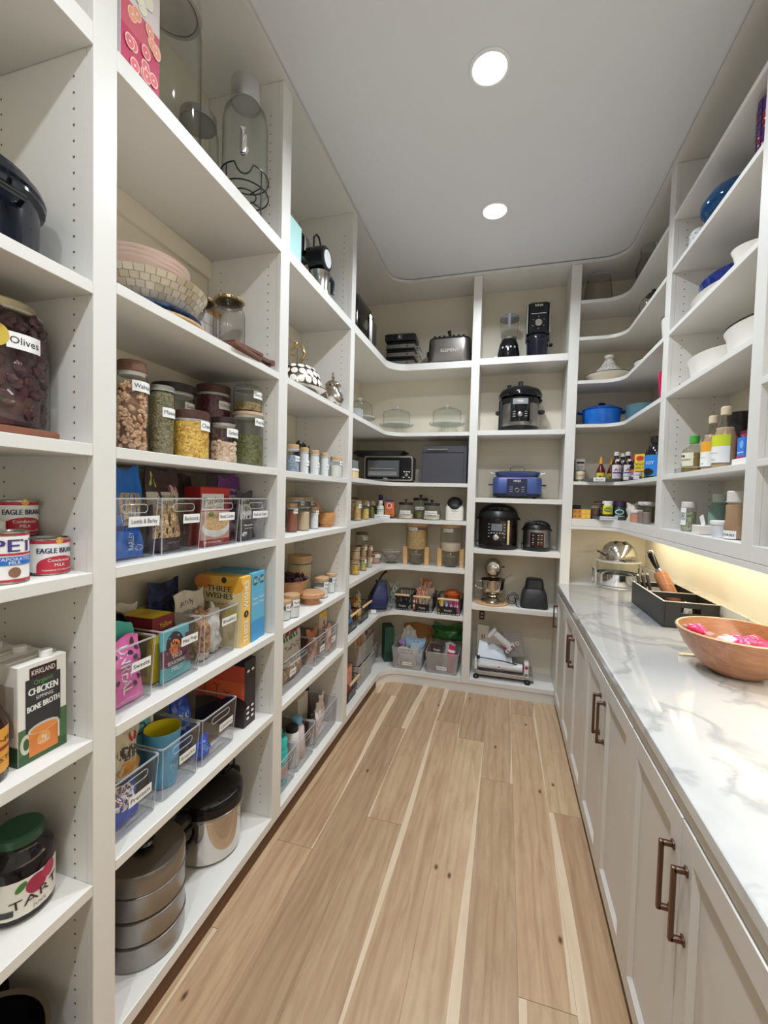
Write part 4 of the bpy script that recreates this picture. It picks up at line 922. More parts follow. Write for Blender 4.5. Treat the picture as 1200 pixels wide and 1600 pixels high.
pouch('purple_bag', 'purple and white bag standing tall in the cracker bin', (-1.02, 1.424, zi), FL, 0.135, 0.238, 0.05, pm(112, 52, 130, rough=0.25), [('r', 'f', -0.5, 0.5, 0.55, 0.70, pm(214, 208, 206)), ('t', 'f', 'crispy', 0.05, 0.79, 0.08, WHT, 0, 0.4), ('r', 'f', -0.5, 0.5, 0.1, 0.5, pm(150, 130, 160))], rx=-0.05, seed=9)
pouch('grey_pouch', 'dark grey seed cracker pouch at the front of its bin', (-0.960, 1.436, zi), FL, 0.105, 0.18, 0.035, pm(64, 64, 66, rough=0.4), [('r', 'f', -0.42, 0.2, 0.42, 0.74, pm(206, 206, 206)), ('t', 'f', 'RICE', -0.1, 0.64, 0.06, INK), ('t', 'f', 'WILD RICE', 0, 0.82, 0.05, WHT, 0, 0.5), ('r', 'f', -0.3, 0.3, 0.28, 0.31, pm(200, 200, 200)), ('r', 'f', -0.3, 0.25, 0.22, 0.24, pm(180, 180, 180)), ('e', 'f', -0.25, 0.11, 0.09, 0.05, WHT)], rx=-0.05, seed=10)
# sweets, meal prep, breakfast
z = zs[4]; zi = z + 0.004; GB2 = 'clear snack and meal bins'
bin_at('clear bin labelled Sweets with a pink candy bag', 0.794, 0.948, z, 0.168, 'Sweets', 0.18, 0.062, GB2, slot=False)
bin_at('clear bin labelled Meal Prep with taco seasoning', 0.972, 1.135, z, 0.168, 'Meal Prep', 0.15, 0.07, GB2, slot=False, tz=0.68)
bin_at('clear bin labelled Breakfast with granola bags', 1.143, 1.322, z, 0.168, 'Breakfast', 0.22, 0.08, GB2, slot=False, tz=0.72)
pk = [('t', 'f', 'UNREAL', 0.02, 0.52, 0.25, WHT, -PI / 2, 0.72, 0.004), ('t', 'f', 'DARK CHOCOLATE', 0.1, 0.07, 0.03, WHT, 0, 0.5)]
for u, v_ in ((-.36, .82), (-.3, .62), (-.4, .44), (-.32, .26), (-.36, .12), (.3, .9), (.4, .8), (.32, .66), (.42, .56), (.34, .44), (.42, .34), (.3, .26), (-.22, .36), (.22, .74), (-.2, .74)): pk.append(('e', 'f', u, v_, 0.065, 0.042, pm(64, 40, 70) if (u * 10) % 2 < 1 else pm(70, 74, 60)))
pouch('candy_bag', 'pink bag of chocolate candies leaning out of the sweets bin', (-0.940, 0.872, zi), FL, 0.114, 0.172, 0.018, PINK, pk, rx=-0.08, seed=12)
pouch('teal_bag', 'teal and cream candy bag behind the pink bag', (-0.962, 0.874, zi), FL, 0.118, 0.205, 0.014, pm(80, 190, 176), [('r', 'f', -0.5, 0.5, 0.0, 0.7, pm(206, 226, 190))], rx=-0.1, seed=13)
t = thing('black_tray', 'black plastic tray standing at the back of the sweets bin', 'tray', (-0.998, 0.873, zi + 0.002), FL, rx=-0.08); g = G(); g.at(0, 0, 0, PI / 2).loft([[(x, y + 0.115, zz) for x, y in rrect(0.118 - i, 0.23 - i, 0.03, 4)] for zz, i in ((0, 0), (0.02, 0.006), (0.021, 0.012), (0.004, 0.02))]); g.obj('tray_shell', BLACK, t)
pkg('taco_shell_box', 'yellow and maroon box in the meal prep bin', (-1.03, 1.03, zi), FL, 0.08, 0.13, 0.19, pm(226, 196, 40), [('r', 'f', -0.5, 0.5, 0.74, 1.0, pm(122, 34, 44)), ('r', 't', -0.5, 0.5, 0.06, 0.94, YEL), ('r', 't', -0.5, 0.5, 0, 0.08, pm(122, 34, 44)), ('t', 't', 'Rice', 0, 0.5, 0.12, pm(110, 80, 20)), ('r', 'l', -0.5, 0.5, 0.78, 1, pm(122, 34, 44)), ('r', 'l', -0.35, 0.35, 0.1, 0.72, pm(150, 128, 60)), ('t', 'f', 'Yellow', 0.1, 0.86, 0.12, YEL, 0.06, 0.6)], rx=0)
pouch('taco_packet', 'teal and purple taco seasoning packet', (-0.942, 1.054, zi), FL, 0.122, 0.150, 0.014, pm(92, 170, 176), [('r', 'f', -0.5, 0.5, 0.28, 0.62, pm(120, 52, 88)), ('e', 'f', -0.02, 0.66, 0.3, 0.26, pm(56, 34, 40)), ('e', 'f', -0.04, 0.61, 0.2, 0.16, pm(226, 130, 62)), ('e', 'f', -0.08, 0.72, 0.06, 0.05, pm(60, 40, 40)), ('r', 'f', -0.34, 0.36, 0.26, 0.48, pm(76, 36, 54)), ('t', 'f', 'TACO', 0, 0.44, 0.11, WHT, 0, 0.36, 0.002), ('t', 'f', 'SEASONING', 0, 0.32, 0.11, WHT, 0, 0.64, 0.002), ('t', 'f', 'MILD', 0, 0.19, 0.12, WHT, 0, 0.36), ('r', 'f', 0.36, 0.5, 0.2, 0.8, pm(120, 52, 88))], rx=-0.04, seed=15, wr=0.001)
pouch('small_packet', 'white paper packet poking up behind the yellow box', (-1.113, 1.045, zi), FL, 0.10, 0.205, 0.02, pm(216, 206, 200), [('r', 'f', -0.5, 0.0, 0.3, 0.7, pm(130, 50, 50))], rx=-0.1, seed=16)
pouch('navy_bag', 'navy patterned bag standing at the back of the meal bins', (-1.145, 1.232, zi), FL, 0.145, 0.240, 0.03, grain((26, 34, 66), (62, 76, 124), 60, 0.4, 0.2), rx=-0.04, seed=17)
pouch('granola_bag', 'white bag with dark lettering standing behind the granola', (-1.04, 1.232, zi), FL, 0.145, 0.215, 0.05, pm(222, 214, 204), [('t', 'f', 'purely', -0.14, 0.84, 0.12, INK, 0, 0.42), ('t', 'f', 'elizabeth', 0.0, 0.7, 0.1, INK, 0, 0.6)], rx=-0.03, seed=18)
pouch('clear_granola_bag', 'bag of brown granola at the front of the breakfast bin', (-0.962, 1.194, zi), FL, 0.07, 0.165, 0.05, grain((120, 70, 48), (206, 160, 110), 110, 0.5, 0.7), [('r', 'f', -0.5, 0.5, 0, 0.16, pm(216, 210, 206))], rx=-0.03, seed=19)
pouch('white_crumpled_bag', 'crumpled white bag at the far end of the breakfast bin', (-0.975, 1.268, zi), FL, 0.06, 0.16, 0.045, pm(216, 212, 206), [('e', 'f', 0, 0.4, 0.2, 0.14, pm(190, 186, 180))], seed=20, wr=0.006, rx=-0.05)
# cereal boxes
a = Lx(392, 1003, -0.905); 
CY = pm(240, 190, 84); CB = pm(98, 176, 212)
pkg('cereal_box', 'yellow cereal box with a cream panel beside the breakfast bin', (-1.0, 1.362, z), FL, 0.056, 0.19, 0.258, CY, [('r', 'l', -0.5, 0.5, 0.0, 0.84, pm(232, 214, 160)), ('e', 'l', -0.38, 0.9, 0.2, 0.1, pm(236, 150, 80)), ('e', 'l', 0.32, 0.86, 0.22, 0.1, pm(240, 180, 60)), ('t', 'l', 'THREE', 0.0, 0.81, 0.12, pm(86, 78, 60), 0, 0.54, 0.004), ('t', 'l', 'WISHES', 0.0, 0.71, 0.12, pm(86, 78, 60), 0, 0.6, 0.004), ('e', 'l', 0.1, 0.94, 0.06, 0.045, pm(60, 56, 50)), ('e', 'l', 0.28, 0.45, 0.15, 0.08, pm(214, 200, 60)), ('t', 'l', 'grain free cereal', -0.12, 0.6, 0.045, pm(86, 78, 60), 0, 0.46),
    ('t', 'f', 'THREE', 0.0, 0.22, 0.15, WHT, PI / 2, 0.34, 0.003), ('t', 'f', 'WISHES', 0.0, 0.74, 0.15, WHT, PI / 2, 0.40, 0.003), ('e', 'f', 0, 0.46, 0.26, 0.05, INK), ('t', 'f', '3', 0, 0.46, 0.06, WHT)])
for i, (lab, y) in enumerate((('blue cereal box standing between the yellow box and its twin', 1.420), ('blue cereal box farthest along, next to the side panel', 1.470))):
    pkg('cereal_box', lab, (-1.0 - 0.004 * i, y, z), FL, 0.047, 0.19, 0.262, CB, [('r', 'f', -0.5, 0.5, 0.0, 0.3, pm(70, 150, 206)), ('e', 'f', 0, 0.88, 0.4, 0.07, pm(40, 110, 120)), ('t', 'f', '365', 0, 0.88, 0.08, WHT, 0, 0.6), ('t', 'f', 'Organic', 0, 0.62, 0.05, WHT, 0, 0.8), ('t', 'f', 'Flakes', 0, 0.55, 0.05, WHT, 0, 0.7)], group='blue cereal boxes')
# pretzels, snacks, cookies, game box
z = zs[5]; zi = z + 0.004
bin_at('clear bin labelled Pretzels with two snack bags', 0.794, 0.962, z, 0.160, 'Pretzels', 0.12, 0.075, GB2, tz=0.50)
bin_at('clear bin labelled Snacks with a blue drinking cup', 0.972, 1.130, z, 0.160, 'Snacks', 0.15, 0.07, GB2, tz=0.55)
bin_at('clear bin labelled Cookies next to the windmill box', 1.138, 1.322, z, 0.160, 'Cookies', 0.18, 0.075, GB2, tz=0.55)
pouch('pretzel_bag', 'white and gold pretzel bag leaning in the pretzel bin', (-0.972, 0.892, zi + 0.108), FL, 0.10, 0.165, 0.05, pm(206, 196, 176, rough=0.25), [('r', 'f', -0.5, 0.5, 0.78, 1, pm(196, 160, 66)), ('t', 'f', 'PRETZELS', 0, 0.85, 0.08, DARK, 0.1, 0.7), ('e', 'f', 0.15, 0.64, 0.13, 0.08, pm(176, 40, 40)), ('e', 'f', 0, 0.42, 0.36, 0.12, pm(90, 84, 78)), ('e', 'f', 0.1, 0.16, 0.4, 0.14, pm(210, 150, 60))], rx=-0.08, ry=0.1, seed=22, wr=0.005)
pouch('twist_bag', 'blue and white bag with a brown pretzel picture', (-0.957, 0.878, zi), FL, 0.105, 0.10, 0.04, pm(56, 88, 190), [('e', 'f', 0.0, 0.72, 0.42, 0.32, WHT), ('e', 'f', 0.0, 0.78, 0.3, 0.24, pm(130, 72, 44)), ('e', 'f', 0.0, 0.78, 0.14, 0.11, pm(206, 190, 170))], rx=-0.1, seed=23)
x_, y_, r_ = fit(248, 291, 1200, 0, -0.985)
t = thing('drinking_cup', 'blue tapered cup with a yellow inside in the snack bin', 'cup', (x_, 1.051, zi), FL)
g = G(); g.lathe([(0.040, 0), (0.041, 0.004), (0.052, 0.168)], 32, True, False); g.obj('cup_wall', pm(92, 172, 214, rough=0.35), t)
g = G(); g.lathe([(0.038, 0.006), (0.0505, 0.168), (0.0522, 0.169)], 32, True, False); g.obj('cup_inside', pm(222, 206, 34, rough=0.4), t)
g = G(); write(g, 'PURE', lambda x, zz: rmap(0.0455, 0.2)(x, zz, 0.001), 0, 0.062, 0.022, 0, 0.05); g.obj('lettering', pm(190, 220, 234), t, smooth=False)
pkg('cracker_box', 'white cracker box with a biscuit picture behind the blue cookie bag', (-1.13, 1.24, zi), FL, 0.10, 0.05, 0.225, pm(222, 214, 206), [('t', 'f', 'super', 0, 0.86, 0.1, DARK, 0.1, 0.7), ('t', 'f', 'crackers', 0, 0.76, 0.1, DARK, 0.1, 0.8), ('e', 'f', 0.1, 0.6, 0.32, 0.09, pm(206, 140, 90)), ('r', 'f', -0.5, 0.5, 0, 0.3, BLUE)])
pkg('teal_tea_box', 'teal box with a dark starburst at the back of the snack shelf', (-1.075, 1.04, zi), FL, 0.08, 0.05, 0.205, pm(112, 186, 196), [('e', 'f', -0.1, 0.8, 0.25, 0.09, pm(50, 90, 96)), ('e', 'f', -0.1, 0.8, 0.18, 0.06, pm(112, 186, 196)), ('r', 'f', 0.36, 0.5, 0, 1, CREAM)])
pouch('cookie_bag', 'blue cookie bag standing in the cookies bin', (-1.04, 1.20, zi), FL, 0.09, 0.195, 0.05, pm(24, 64, 160, rough=0.2), [('e', 'f', 0, 0.62, 0.4, 0.16, pm(40, 100, 210)), ('t', 'f', 'YO', 0, 0.62, 0.16, WHT, 0, 0.5, 0.002), ('t', 'f', 'BITES', 0, 0.44, 0.08, WHT, 0, 0.5)], rx=-0.1, seed=25)
pouch('candy_wrapper', 'small shiny blue wrapper lying in the cookies bin', (-0.958, 1.19, zi), FL, 0.07, 0.062, 0.045, pm(30, 84, 206, rough=0.15), [('e', 'f', 0, 0.55, 0.25, 0.25, pm(90, 160, 236))], seed=26, wr=0.005)
SUN = pm(226, 110, 50)
pr = [('r', 'l', -0.5, 0.5, 0.0, 0.34, pm(44, 30, 30)), ('r', 'l', -0.5, 0.5, 0.34, 0.5, pm(210, 84, 56)), ('r', 'l', -0.5, 0.5, 0.5, 0.68, pm(222, 104, 60)), ('r', 'l', -0.5, 0.5, 0.68, 0.93, pm(206, 84, 60)), ('e', 'l', -0.2, 0.36, 0.3, 0.06, pm(44, 30, 30)), ('e', 'l', 0.3, 0.36, 0.26, 0.1, pm(44, 30, 30))]
for u, v_ in ((-0.05, 0.6), (0.15, 0.5), (0.3, 0.44), (-0.3, 0.66)):
    pr += [('r', 'l', u - 0.006, u + 0.006, 0.34, v_, DARK)] + [('e', 'l', u + 0.04 * math.cos(q), v_ + 0.035 * math.sin(q), 0.045, 0.006, DARK, q) for q in (0.5, 2.6, 4.7)]
pr += [('t', 'l', 'TERRAFORMING', 0.1, 0.14, 0.07, pm(150, 120, 110), 0, 0.6)] + [('e', 'f', a_, b_, 0.12, 0.02, WHT) for a_ in (-0.2, 0.2) for b_ in (0.12, 0.2, 0.28, 0.84)]
pkg('game_box', 'dark box with an orange sunset and windmill silhouettes', (-1.035, 1.425, z), FL, 0.075, 0.22, 0.255, pm(40, 32, 34), [q for q in pr if q[2] != 'TERRAFORMING'])
# lowest shelf: steamer and pressure cooker
z = zs[6]
x_, y_, r_ = fit_edge(289, 1400, 0, -1.0, 0.112, 1)
t = thing('steamer_pot', 'stack of brushed steel steamer tiers with a flat lid', 'pot', (x_, y_, z))
for i in range(3):
    g = G(); z0 = i * 0.072; g.lathe([(0.106, z0), (0.112, z0 + 0.006), (0.112, z0 + 0.062), (0.1145, z0 + 0.066), (0.1145, z0 + 0.070), (0.110, z0 + 0.0715)], 48); g.obj('steamer_tier', STEELB, t)
g = G(); g.lathe([(0.112, 0.216), (0.113, 0.224), (0.113, 0.262), (0.108, 0.272), (0.07, 0.275)], 48); l = g.obj('pot_lid', STEELB, t)
g = G(); g.lathe([(0.02, 0.274), (0.03, 0.29), (0.026, 0.296)], 20); g.obj('lid_knob', BLACKG, l)
g = G(); g.tube([(0.0, 0.112, 0.2), (0.0, 0.128, 0.2), (0.004, 0.132, 0.12), (0.0, 0.127, 0.04), (0, 0.112, 0.04)], 0.004, 8); g.obj('clip_handle', BLACK, t)
x_, y_, r_ = fit(288, 383, 1300, 0, -1.03)
t = thing('pressure_cooker', 'polished steel pressure cooker with a black lid and handles', 'pot', (-1.035, 1.335, z), FL)
g = G(); g.lathe([(0.100, 0), (0.112, 0.012), (0.113, 0.16), (0.119, 0.166), (0.119, 0.172)], 48); g.obj('pot_body', pm(214, 208, 202, rough=0.07, metal=1), t)
g = G(); g.lathe([(0.119, 0.172), (0.123, 0.176), (0.124, 0.205), (0.119, 0.226), (0.104, 0.242), (0.06, 0.258), (0.02, 0.262)], 48); l = g.obj('pot_lid', BLACKG, t)
g = G(); g.lathe([(0.1195, 0.171), (0.1235, 0.174), (0.1235, 0.182), (0.1195, 0.184)], 48, False, False); g.obj('lid_band', STEEL, l)
g = G(); g.bx(-0.21, -0.10, -0.022, 0.024, 0.172, 0.215, 0.010); g.bx(-0.20, -0.11, -0.018, 0.018, 0.14, 0.163, 0.007); g.tube([(-0.125, 0, 0.15), (-0.16, 0, 0.135), (-0.155, -0.01, 0.10), (-0.13, 0, 0.085), (-0.112, 0, 0.09)], 0.010, 8); g.obj('long_handle', BLACK, t)
g = G(); g.bx(0.11, 0.165, -0.026, 0.026, 0.170, 0.215, 0.009); g.bx(0.112, 0.15, -0.02, 0.02, 0.138, 0.162, 0.006); g.obj('helper_handle', BLACK, t)
g = G(); g.tube([(0.112, 0.0, 0.225), (0.12, 0.0, 0.275), (0.135, 0, 0.29), (0.152, 0, 0.275), (0.15, 0, 0.2)], 0.004, 8); g.tube([(0.07, 0.02, 0.245), (0.075, 0.02, 0.30), (0.092, 0.02, 0.318), (0.108, 0.02, 0.30), (0.108, 0.02, 0.235)], 0.0045, 8); g.obj('wire_loop', BLACK, l)
g = G(); g.at(0, 0, 0.260).lathe([(0.016, 0), (0.016, 0.012), (0.01, 0.022), (0.01, 0.03)], 16); g.at(0.05, -0.03, 0.254).cyl(0.008, 0.016, 12); g.obj('steam_valve', BLACK, l)
# ================================================================== unit with the teapot
zs = ZBB
def D2(px, py, X): return hit(px, py, 0, X)
a = D2(471, 390, -0.91); y1 = a.y
pkg('aqua_box', 'plain aqua box at the stile end of the top appliance shelf', (-1.02, (y1 + 1.594) / 2, zs[0]), FL, y1 - 1.594, 0.22, zat(471, 358, -0.91, y1) - zs[0], pm(168, 214, 212))
y0 = D2(474, 390, -0.93).y; yc = D2(489, 400, -0.97).y
t = thing('coffee_maker', 'black coffee maker with steel panels next to the aqua box', 'coffee maker', (-1.142, yc + 0.02, zs[0]), FL)
w_ = 0.115; g = G(); g.bx(-w_ / 2, w_ / 2, -0.0, 0.11, 0, 0.31, 0.012); g.bx(-w_ / 2, w_ / 2, -0.09, 0.0, 0, 0.03, 0.006); g.bx(-w_ / 2, w_ / 2, -0.085, 0.0, 0.20, 0.315, 0.012); g.obj('machine_body', BLACKG, t)
g = G(); g.bx(-0.035, 0.035, -0.094, -0.084, 0.225, 0.30, 0.003); g.obj('steel_panel', STEEL, t)
g = G(); g.lathe([(0.036, 0.031), (0.046, 0.05), (0.046, 0.11), (0.03, 0.14)], 20); 
for i in range(len(g.v)): g.v[i] = (g.v[i][0], g.v[i][1] - 0.046, g.v[i][2])
g.obj('carafe', pm(40, 40, 44, rough=0.08), t)
g = G(); g.at(0, -0.082, 0.215, PI / 2).cyl(0.018, 0.02, 16); g.obj('knob', DARK, t)
yc = D2(505, 402, -0.94).y
t = thing('dial_grinder', 'dark drum grinder with a white round dial and black crank handle', 'grinder', (-0.952, yc - 0.015, zs[0]), FL)
g = G(); g.lathe([(0.058, 0), (0.058, 0.012), (0.046, 0.05), (0.05, 0.11), (0.056, 0.13)], 24); g.obj('grinder_foot', STEEL, t)
g = G(); g.at(0, 0.05, 0.20, PI / 2).lathe([(0.05, 0), (0.062, 0.006), (0.062, 0.085), (0.056, 0.092)], 28); g.obj('drum', BLACKG, t)
g = G(); g.at(0, -0.0425, 0.20, PI / 2).cyl(0.042, 0.003, 28); g.obj('dial', pm(236, 238, 242, rough=0.3), t)
g = G(); g.tube([(0.055, 0, 0.17), (0.150, -0.005, 0.165), (0.158, -0.005, 0.16), (0.160, -0.005, 0.10)], 0.012, 8); g.obj('crank_handle', pm(40, 44, 60, rough=0.3), t)
g = G(); g.tube([(-0.03, 0.02, 0.25), (-0.03, 0.02, 0.30), (0.0, 0.02, 0.33), (0.03, 0.02, 0.33), (0.055, 0.02, 0.30), (0.055, 0.02, 0.23)], 0.005, 8); g.obj('bail_handle', DARK, t)
yc = D2(523, 412, -0.99).y
t = thing('small_kettle', 'small chrome kettle with thin wire handle behind the crank', 'kettle', (-1.10, yc - 0.07, zs[0]), FL)
g = G(); g.lathe([(0.05, 0), (0.055, 0.02), (0.05, 0.13), (0.038, 0.19), (0.038, 0.235), (0.03, 0.25), (0.008, 0.256)], 24); g.obj('kettle_body', CHROME, t)
g = G(); g.tube([(-0.03, 0, 0.24), (-0.028, 0, 0.29), (0, 0, 0.315), (0.03, 0, 0.29), (0.036, 0, 0.24)], 0.0035, 6); g.obj('wire_handle', DARK, t)
# cloche and teapot
SILV = pm(200, 190, 180, rough=0.16, metal=1); ENAM = pm(246, 238, 228, rough=0.2); GOLD = pm(196, 172, 124, rough=0.25, metal=1)
x_, y_, r_ = fit_edge(511, 610, 0, -1.035, 0.15, 1)
t = thing('domed_dish', 'silver dish with a white oval-patterned dome and gilt handle', 'dish', (x_, y_, zs[1]))
g = G(); g.lathe([(0.08, 0), (0.085, 0.006), (0.075, 0.014), (0.13, 0.034), (0.15, 0.044), (0.151, 0.048), (0.145, 0.047), (0.07, 0.022)], 40); g.obj('dish_base', SILV, t)
dome = lambda q: (0.122 * math.cos(q * 1.45) ** 0.75, 0.047 + 0.125 * math.sin(q * 1.52))
g = G(); g.lathe([dome(i / 10) for i in range(10)] + [(0.012, dome(1)[1])], 40); d = g.obj('dome', pm(140, 132, 122, rough=0.25, metal=1), t)
for j in range(3):
    n = (20, 18, 14)[j]; q0, q1 = 0.06 + j * 0.23, 0.06 + (j + 1) * 0.23 - 0.035
    for k in range(n):
        ac = 2 * PI * (k + 0.5 * (j % 2)) / n
        if math.sin(ac - 0.9) > 0.6: continue
        g = G(); vs = [];
        for i in range(12):
            b = 2 * PI * i / 12; q = (q0 + q1) / 2 + (q1 - q0) / 2 * math.sin(b); r, z = dome(q); aa = ac + (PI / n) * 0.86 * math.cos(b)
            vs.append(((r + 0.0025) * math.cos(aa), (r + 0.0025) * math.sin(aa), z + 0.0008))
        r, z = dome((q0 + q1) / 2); vs.append(((r + 0.006) * math.cos(ac), (r + 0.006) * math.sin(ac), z + 0.002))
        g.add(vs, [(i, (i + 1) % 12, 12) for i in range(12)]); g.obj('enamel_oval', ENAM, d)
g = G(); P = [(0.0, 0.0, 0.165), (0.03, -0.02, 0.185), (0.05, -0.02, 0.215), (0.035, -0.02, 0.252), (0.0, -0.02, 0.262), (-0.03, -0.015, 0.245), (-0.03, -0.01, 0.222), (-0.012, -0.01, 0.215)]
g.tube(P, [0.006, 0.007, 0.008, 0.008, 0.007, 0.006, 0.005, 0.003], 8); g.at(0, -0.02, 0.27).ball(0.008, None, 0.012, 8, 6); g.obj('gilt_handle', GOLD, t)
x_, y_, r_ = fit(505, 535, 610, 0, -0.935)
t = thing('silver_teapot', 'small engraved silver teapot with a curved spout', 'teapot', (x_, y_, zs[1]), FL)
g = G(); g.lathe([(0.03, 0.012), (0.052, 0.026), (0.062, 0.048), (0.055, 0.07), (0.038, 0.088), (0.034, 0.112), (0.046, 0.122), (0.044, 0.126)], 32); g.obj('pot_body', SILV, t)
for k in range(4):
    q = PI / 4 + k * PI / 2; g = G(); g.tube([(0.04 * math.cos(q), 0.04 * math.sin(q), 0.02), (0.048 * math.cos(q), 0.048 * math.sin(q), 0.008), (0.052 * math.cos(q), 0.052 * math.sin(q), 0.0065)], [0.006, 0.005, 0.006], 8); g.obj('foot', SILV, t)
g = G(); g.lathe([(0.044, 0.124), (0.03, 0.142), (0.01, 0.15), (0.005, 0.156), (0.012, 0.164), (0.004, 0.172), (0.009, 0.18), (0.003, 0.192)], 24); g.obj('pot_lid', SILV, t)
g = G(); g.tube([(0.045, 0, 0.035), (0.075, 0, 0.045), (0.088, 0, 0.075), (0.092, 0, 0.105), (0.100, 0, 0.116)], [0.014, 0.011, 0.008, 0.007, 0.006], 10); g.obj('spout', SILV, t)
g = G(); g.tube([(-0.045, 0, 0.10), (-0.085, 0, 0.11), (-0.095, 0, 0.07), (-0.06, 0, 0.045)], 0.005, 8); g.obj('handle', SILV, t)
# jars with pale wooden lids
def fitjar(lab, xl, xr, py, X_, z0, ztop, fill, frac, text, **k):
    x_, y_, r_ = fit(xl, xr, py, 0, X_); return jar(lab, (x_, y_, z0), FL, r_, ztop - z0, fill, frac, text, **k)
MILK = pm(236, 236, 240, rough=0.5); BLUG = grain((120, 136, 160), (176, 188, 206), 120, 0.5)
fitjar('first wooden-lid jar from the stile, filled with blue-grey salt', 447, 468, 720, -0.965, zs[2], 1.667, BLUG, 0.72, 'Stevia', tz=0.5, tw=0.05, th=0.024, ta=0.1, group='small jars with pale wooden lids')
for lab, a, b, tx, zt in (('second wooden-lid jar from the stile, full of white powder', 468, 483, 'Cornstarch', 1.667), ('third wooden-lid jar from the stile, white powder', 484, 499, 'Tapioca', 1.667), ('fourth wooden-lid jar from the stile, white powder', 500, 514, 'Baking Soda', 1.667)):
    fitjar(lab, a, b, 720, -0.965, zs[2], zt, MILK, 0.92, tx, tz=0.42, tw=0.044, th=0.024, ta=0.1, group='small jars with pale wooden lids')
fitjar('widest and last wooden-lid jar of the row, nearly empty', 515, 535, 730, -0.925, zs[2], 1.652, pm(226, 222, 214), 0.7, 'Almonds', tz=0.68, tw=0.05, th=0.022, ta=0.1, group='small jars with pale wooden lids')
y_ = D2(463, 693, -1.13).y
pouch('dark_sachet', 'black folded sachet standing behind the row of small jars', (-1.12, y_, zs[2]), FL, 0.11, 0.19, 0.05, BLACK, seed=31, wr=0.006, slump=0.03)
y_ = D2(474, 697, -1.06).y
pouch('black_pouch', 'small black pouch behind the second small jar', (-1.05, y_, zs[2]), FL, 0.10, 0.168, 0.04, BLACK, seed=32, wr=0.006)
pouch('tan_pouch', 'tan pouch tucked behind the first small jar', (-1.13, D2(450, 690, -1.13).y - 0.02, zs[2]), FL, 0.08, 0.17, 0.04, TAN, seed=33)
# spice jars, mortar
z = zs[3]
fitjar('slim jar of copper-brown cinnamon', 448, 465, 810, -0.975, z, 1.392, pm(150, 84, 62, rough=0.6), 0.86, 'Cinnamon', tz=0.74, tw=0.044, th=0.024, lidh=0.018)
fitjar('jar of beige flour with a clear lid', 464, 484, 805, -0.975, z, 1.388, pm(206, 178, 146, rough=0.7), 0.80, None, lid='glass', lidh=0.016)
fitjar('slim white jar next to the wooden mortar', 484, 498, 805, -0.975, z, 1.373, MILK, 0.86, 'Xanthan', tz=0.74, tw=0.036, th=0.02, lidh=0.018)
for lab, px, tx in (('wide glass jar at the back behind the cinnamon', 460, 'Oats'), ('wide glass jar at the back behind the slim white jar', 481, 'Salt')):
    y_ = D2(px, 780, -1.12).y; jar(lab, (-1.12, y_, z), FL, 0.056, 0.165, pm(176, 156, 128), 0.6, tx, tz=0.8, tw=0.046, th=0.024, lidh=0.014, lm=TAN)
x_, y_, r_ = fit(497, 527, 810, 0, -0.985)
t = thing('wooden_mortar', 'turned wooden mortar with a pestle leaning in it', 'mortar', (x_, y_, z))
g = G(); g.lathe([(0.036, 0), (0.042, 0.004), (0.036, 0.012), (0.05, 0.03), (0.055, 0.055), (0.052, 0.08), (0.048, 0.082), (0.044, 0.06), (0.03, 0.02), (0.01, 0.016)], 28); g.obj('mortar_bowl', wood((176, 118, 66), (216, 160, 100), 9, 0.35), t)
g = G(); g.tube([(0.008, -0.008, 0.03), (-0.02, -0.03, 0.09), (-0.036, -0.045, 0.128), (-0.044, -0.05, 0.142)], [0.016, 0.010, 0.012, 0.010], 10); g.obj('pestle', WOODM, t)
# bowl of dried peppers, canisters
z = zs[4]
x_, y_, r_ = fit_edge(483, 893, 0, -1.02, 0.092, 1)
t = thing('pepper_bowl', 'flared wooden bowl heaped with dark dried peppers', 'bowl', (x_, y_, z)); g = G(); g.lathe([(0.045, 0), (0.045, 0.006), (0.032, 0.02), (0.045, 0.05), (0.07, 0.10), (0.09, 0.138), (0.086, 0.138), (0.064, 0.10), (0.01, 0.06)], 32); g.obj('bowl_body', wood((182, 124, 82), (212, 156, 112), 6, 0.4), t)
rn = random.Random(4)
g = G()
for i in range(90):
    q = rn.uniform(0, 6.28); rr = 0.078 * math.sqrt(rn.random()); zz = 0.140 + 0.03 * (1 - (rr / 0.08) ** 2) * rn.random()
    p = Vector((rr * math.cos(q), rr * math.sin(q), zz)); d = Vector((rn.uniform(-1, 1), rn.uniform(-1, 1), rn.uniform(-0.5, 0.9))).normalized() * 0.02
    g.tube([p - d, p + Vector((0.004, 0.003, 0.004)), p + d], [0.002, 0.0055, 0.001], 5)
g.obj('dried_peppers', pm(64, 34, 44, rough=0.4), t, stuff=True)
x_, y_, r_ = fit(450, 487, 880, 0, -1.09)
jar('tall cream canister with wooden lid behind the pepper bowl', (x_, y_, z), FL, 0.066, 0.225, pm(216, 196, 160, rough=0.6), 0.92, None, lidh=0.03, lidk=1.02, lm=wood((190, 154, 106), (216, 184, 136), 8), name='canister')
GW = 'white jars with wooden lids'
def whitejar(lab, xl, xr, py, X_, zt, text, **k):
    x_, y_, r_ = fit(xl, xr, py, 0, X_); return jar(lab, (x_, y_, z), FL, r_, zt - z, MILK, 0.62, text, tz=0.66, tw=r_ * 1.7, th=0.03, ta=0.1, lidh=0.016, lidk=1.06, group=GW, **k)
x_, y_, r_ = fit_edge(468, 945, 0, -0.93, 0.036, 1)
jar('Mushrooms jar with wooden lid in front of the pepper bowl', (x_, y_, z), FL, 0.036, 0.105, MILK, 0.6, 'Mushrooms', tz=0.66, tw=0.066, th=0.03, ta=0.0, lidh=0.016, lidk=1.06, group=GW)
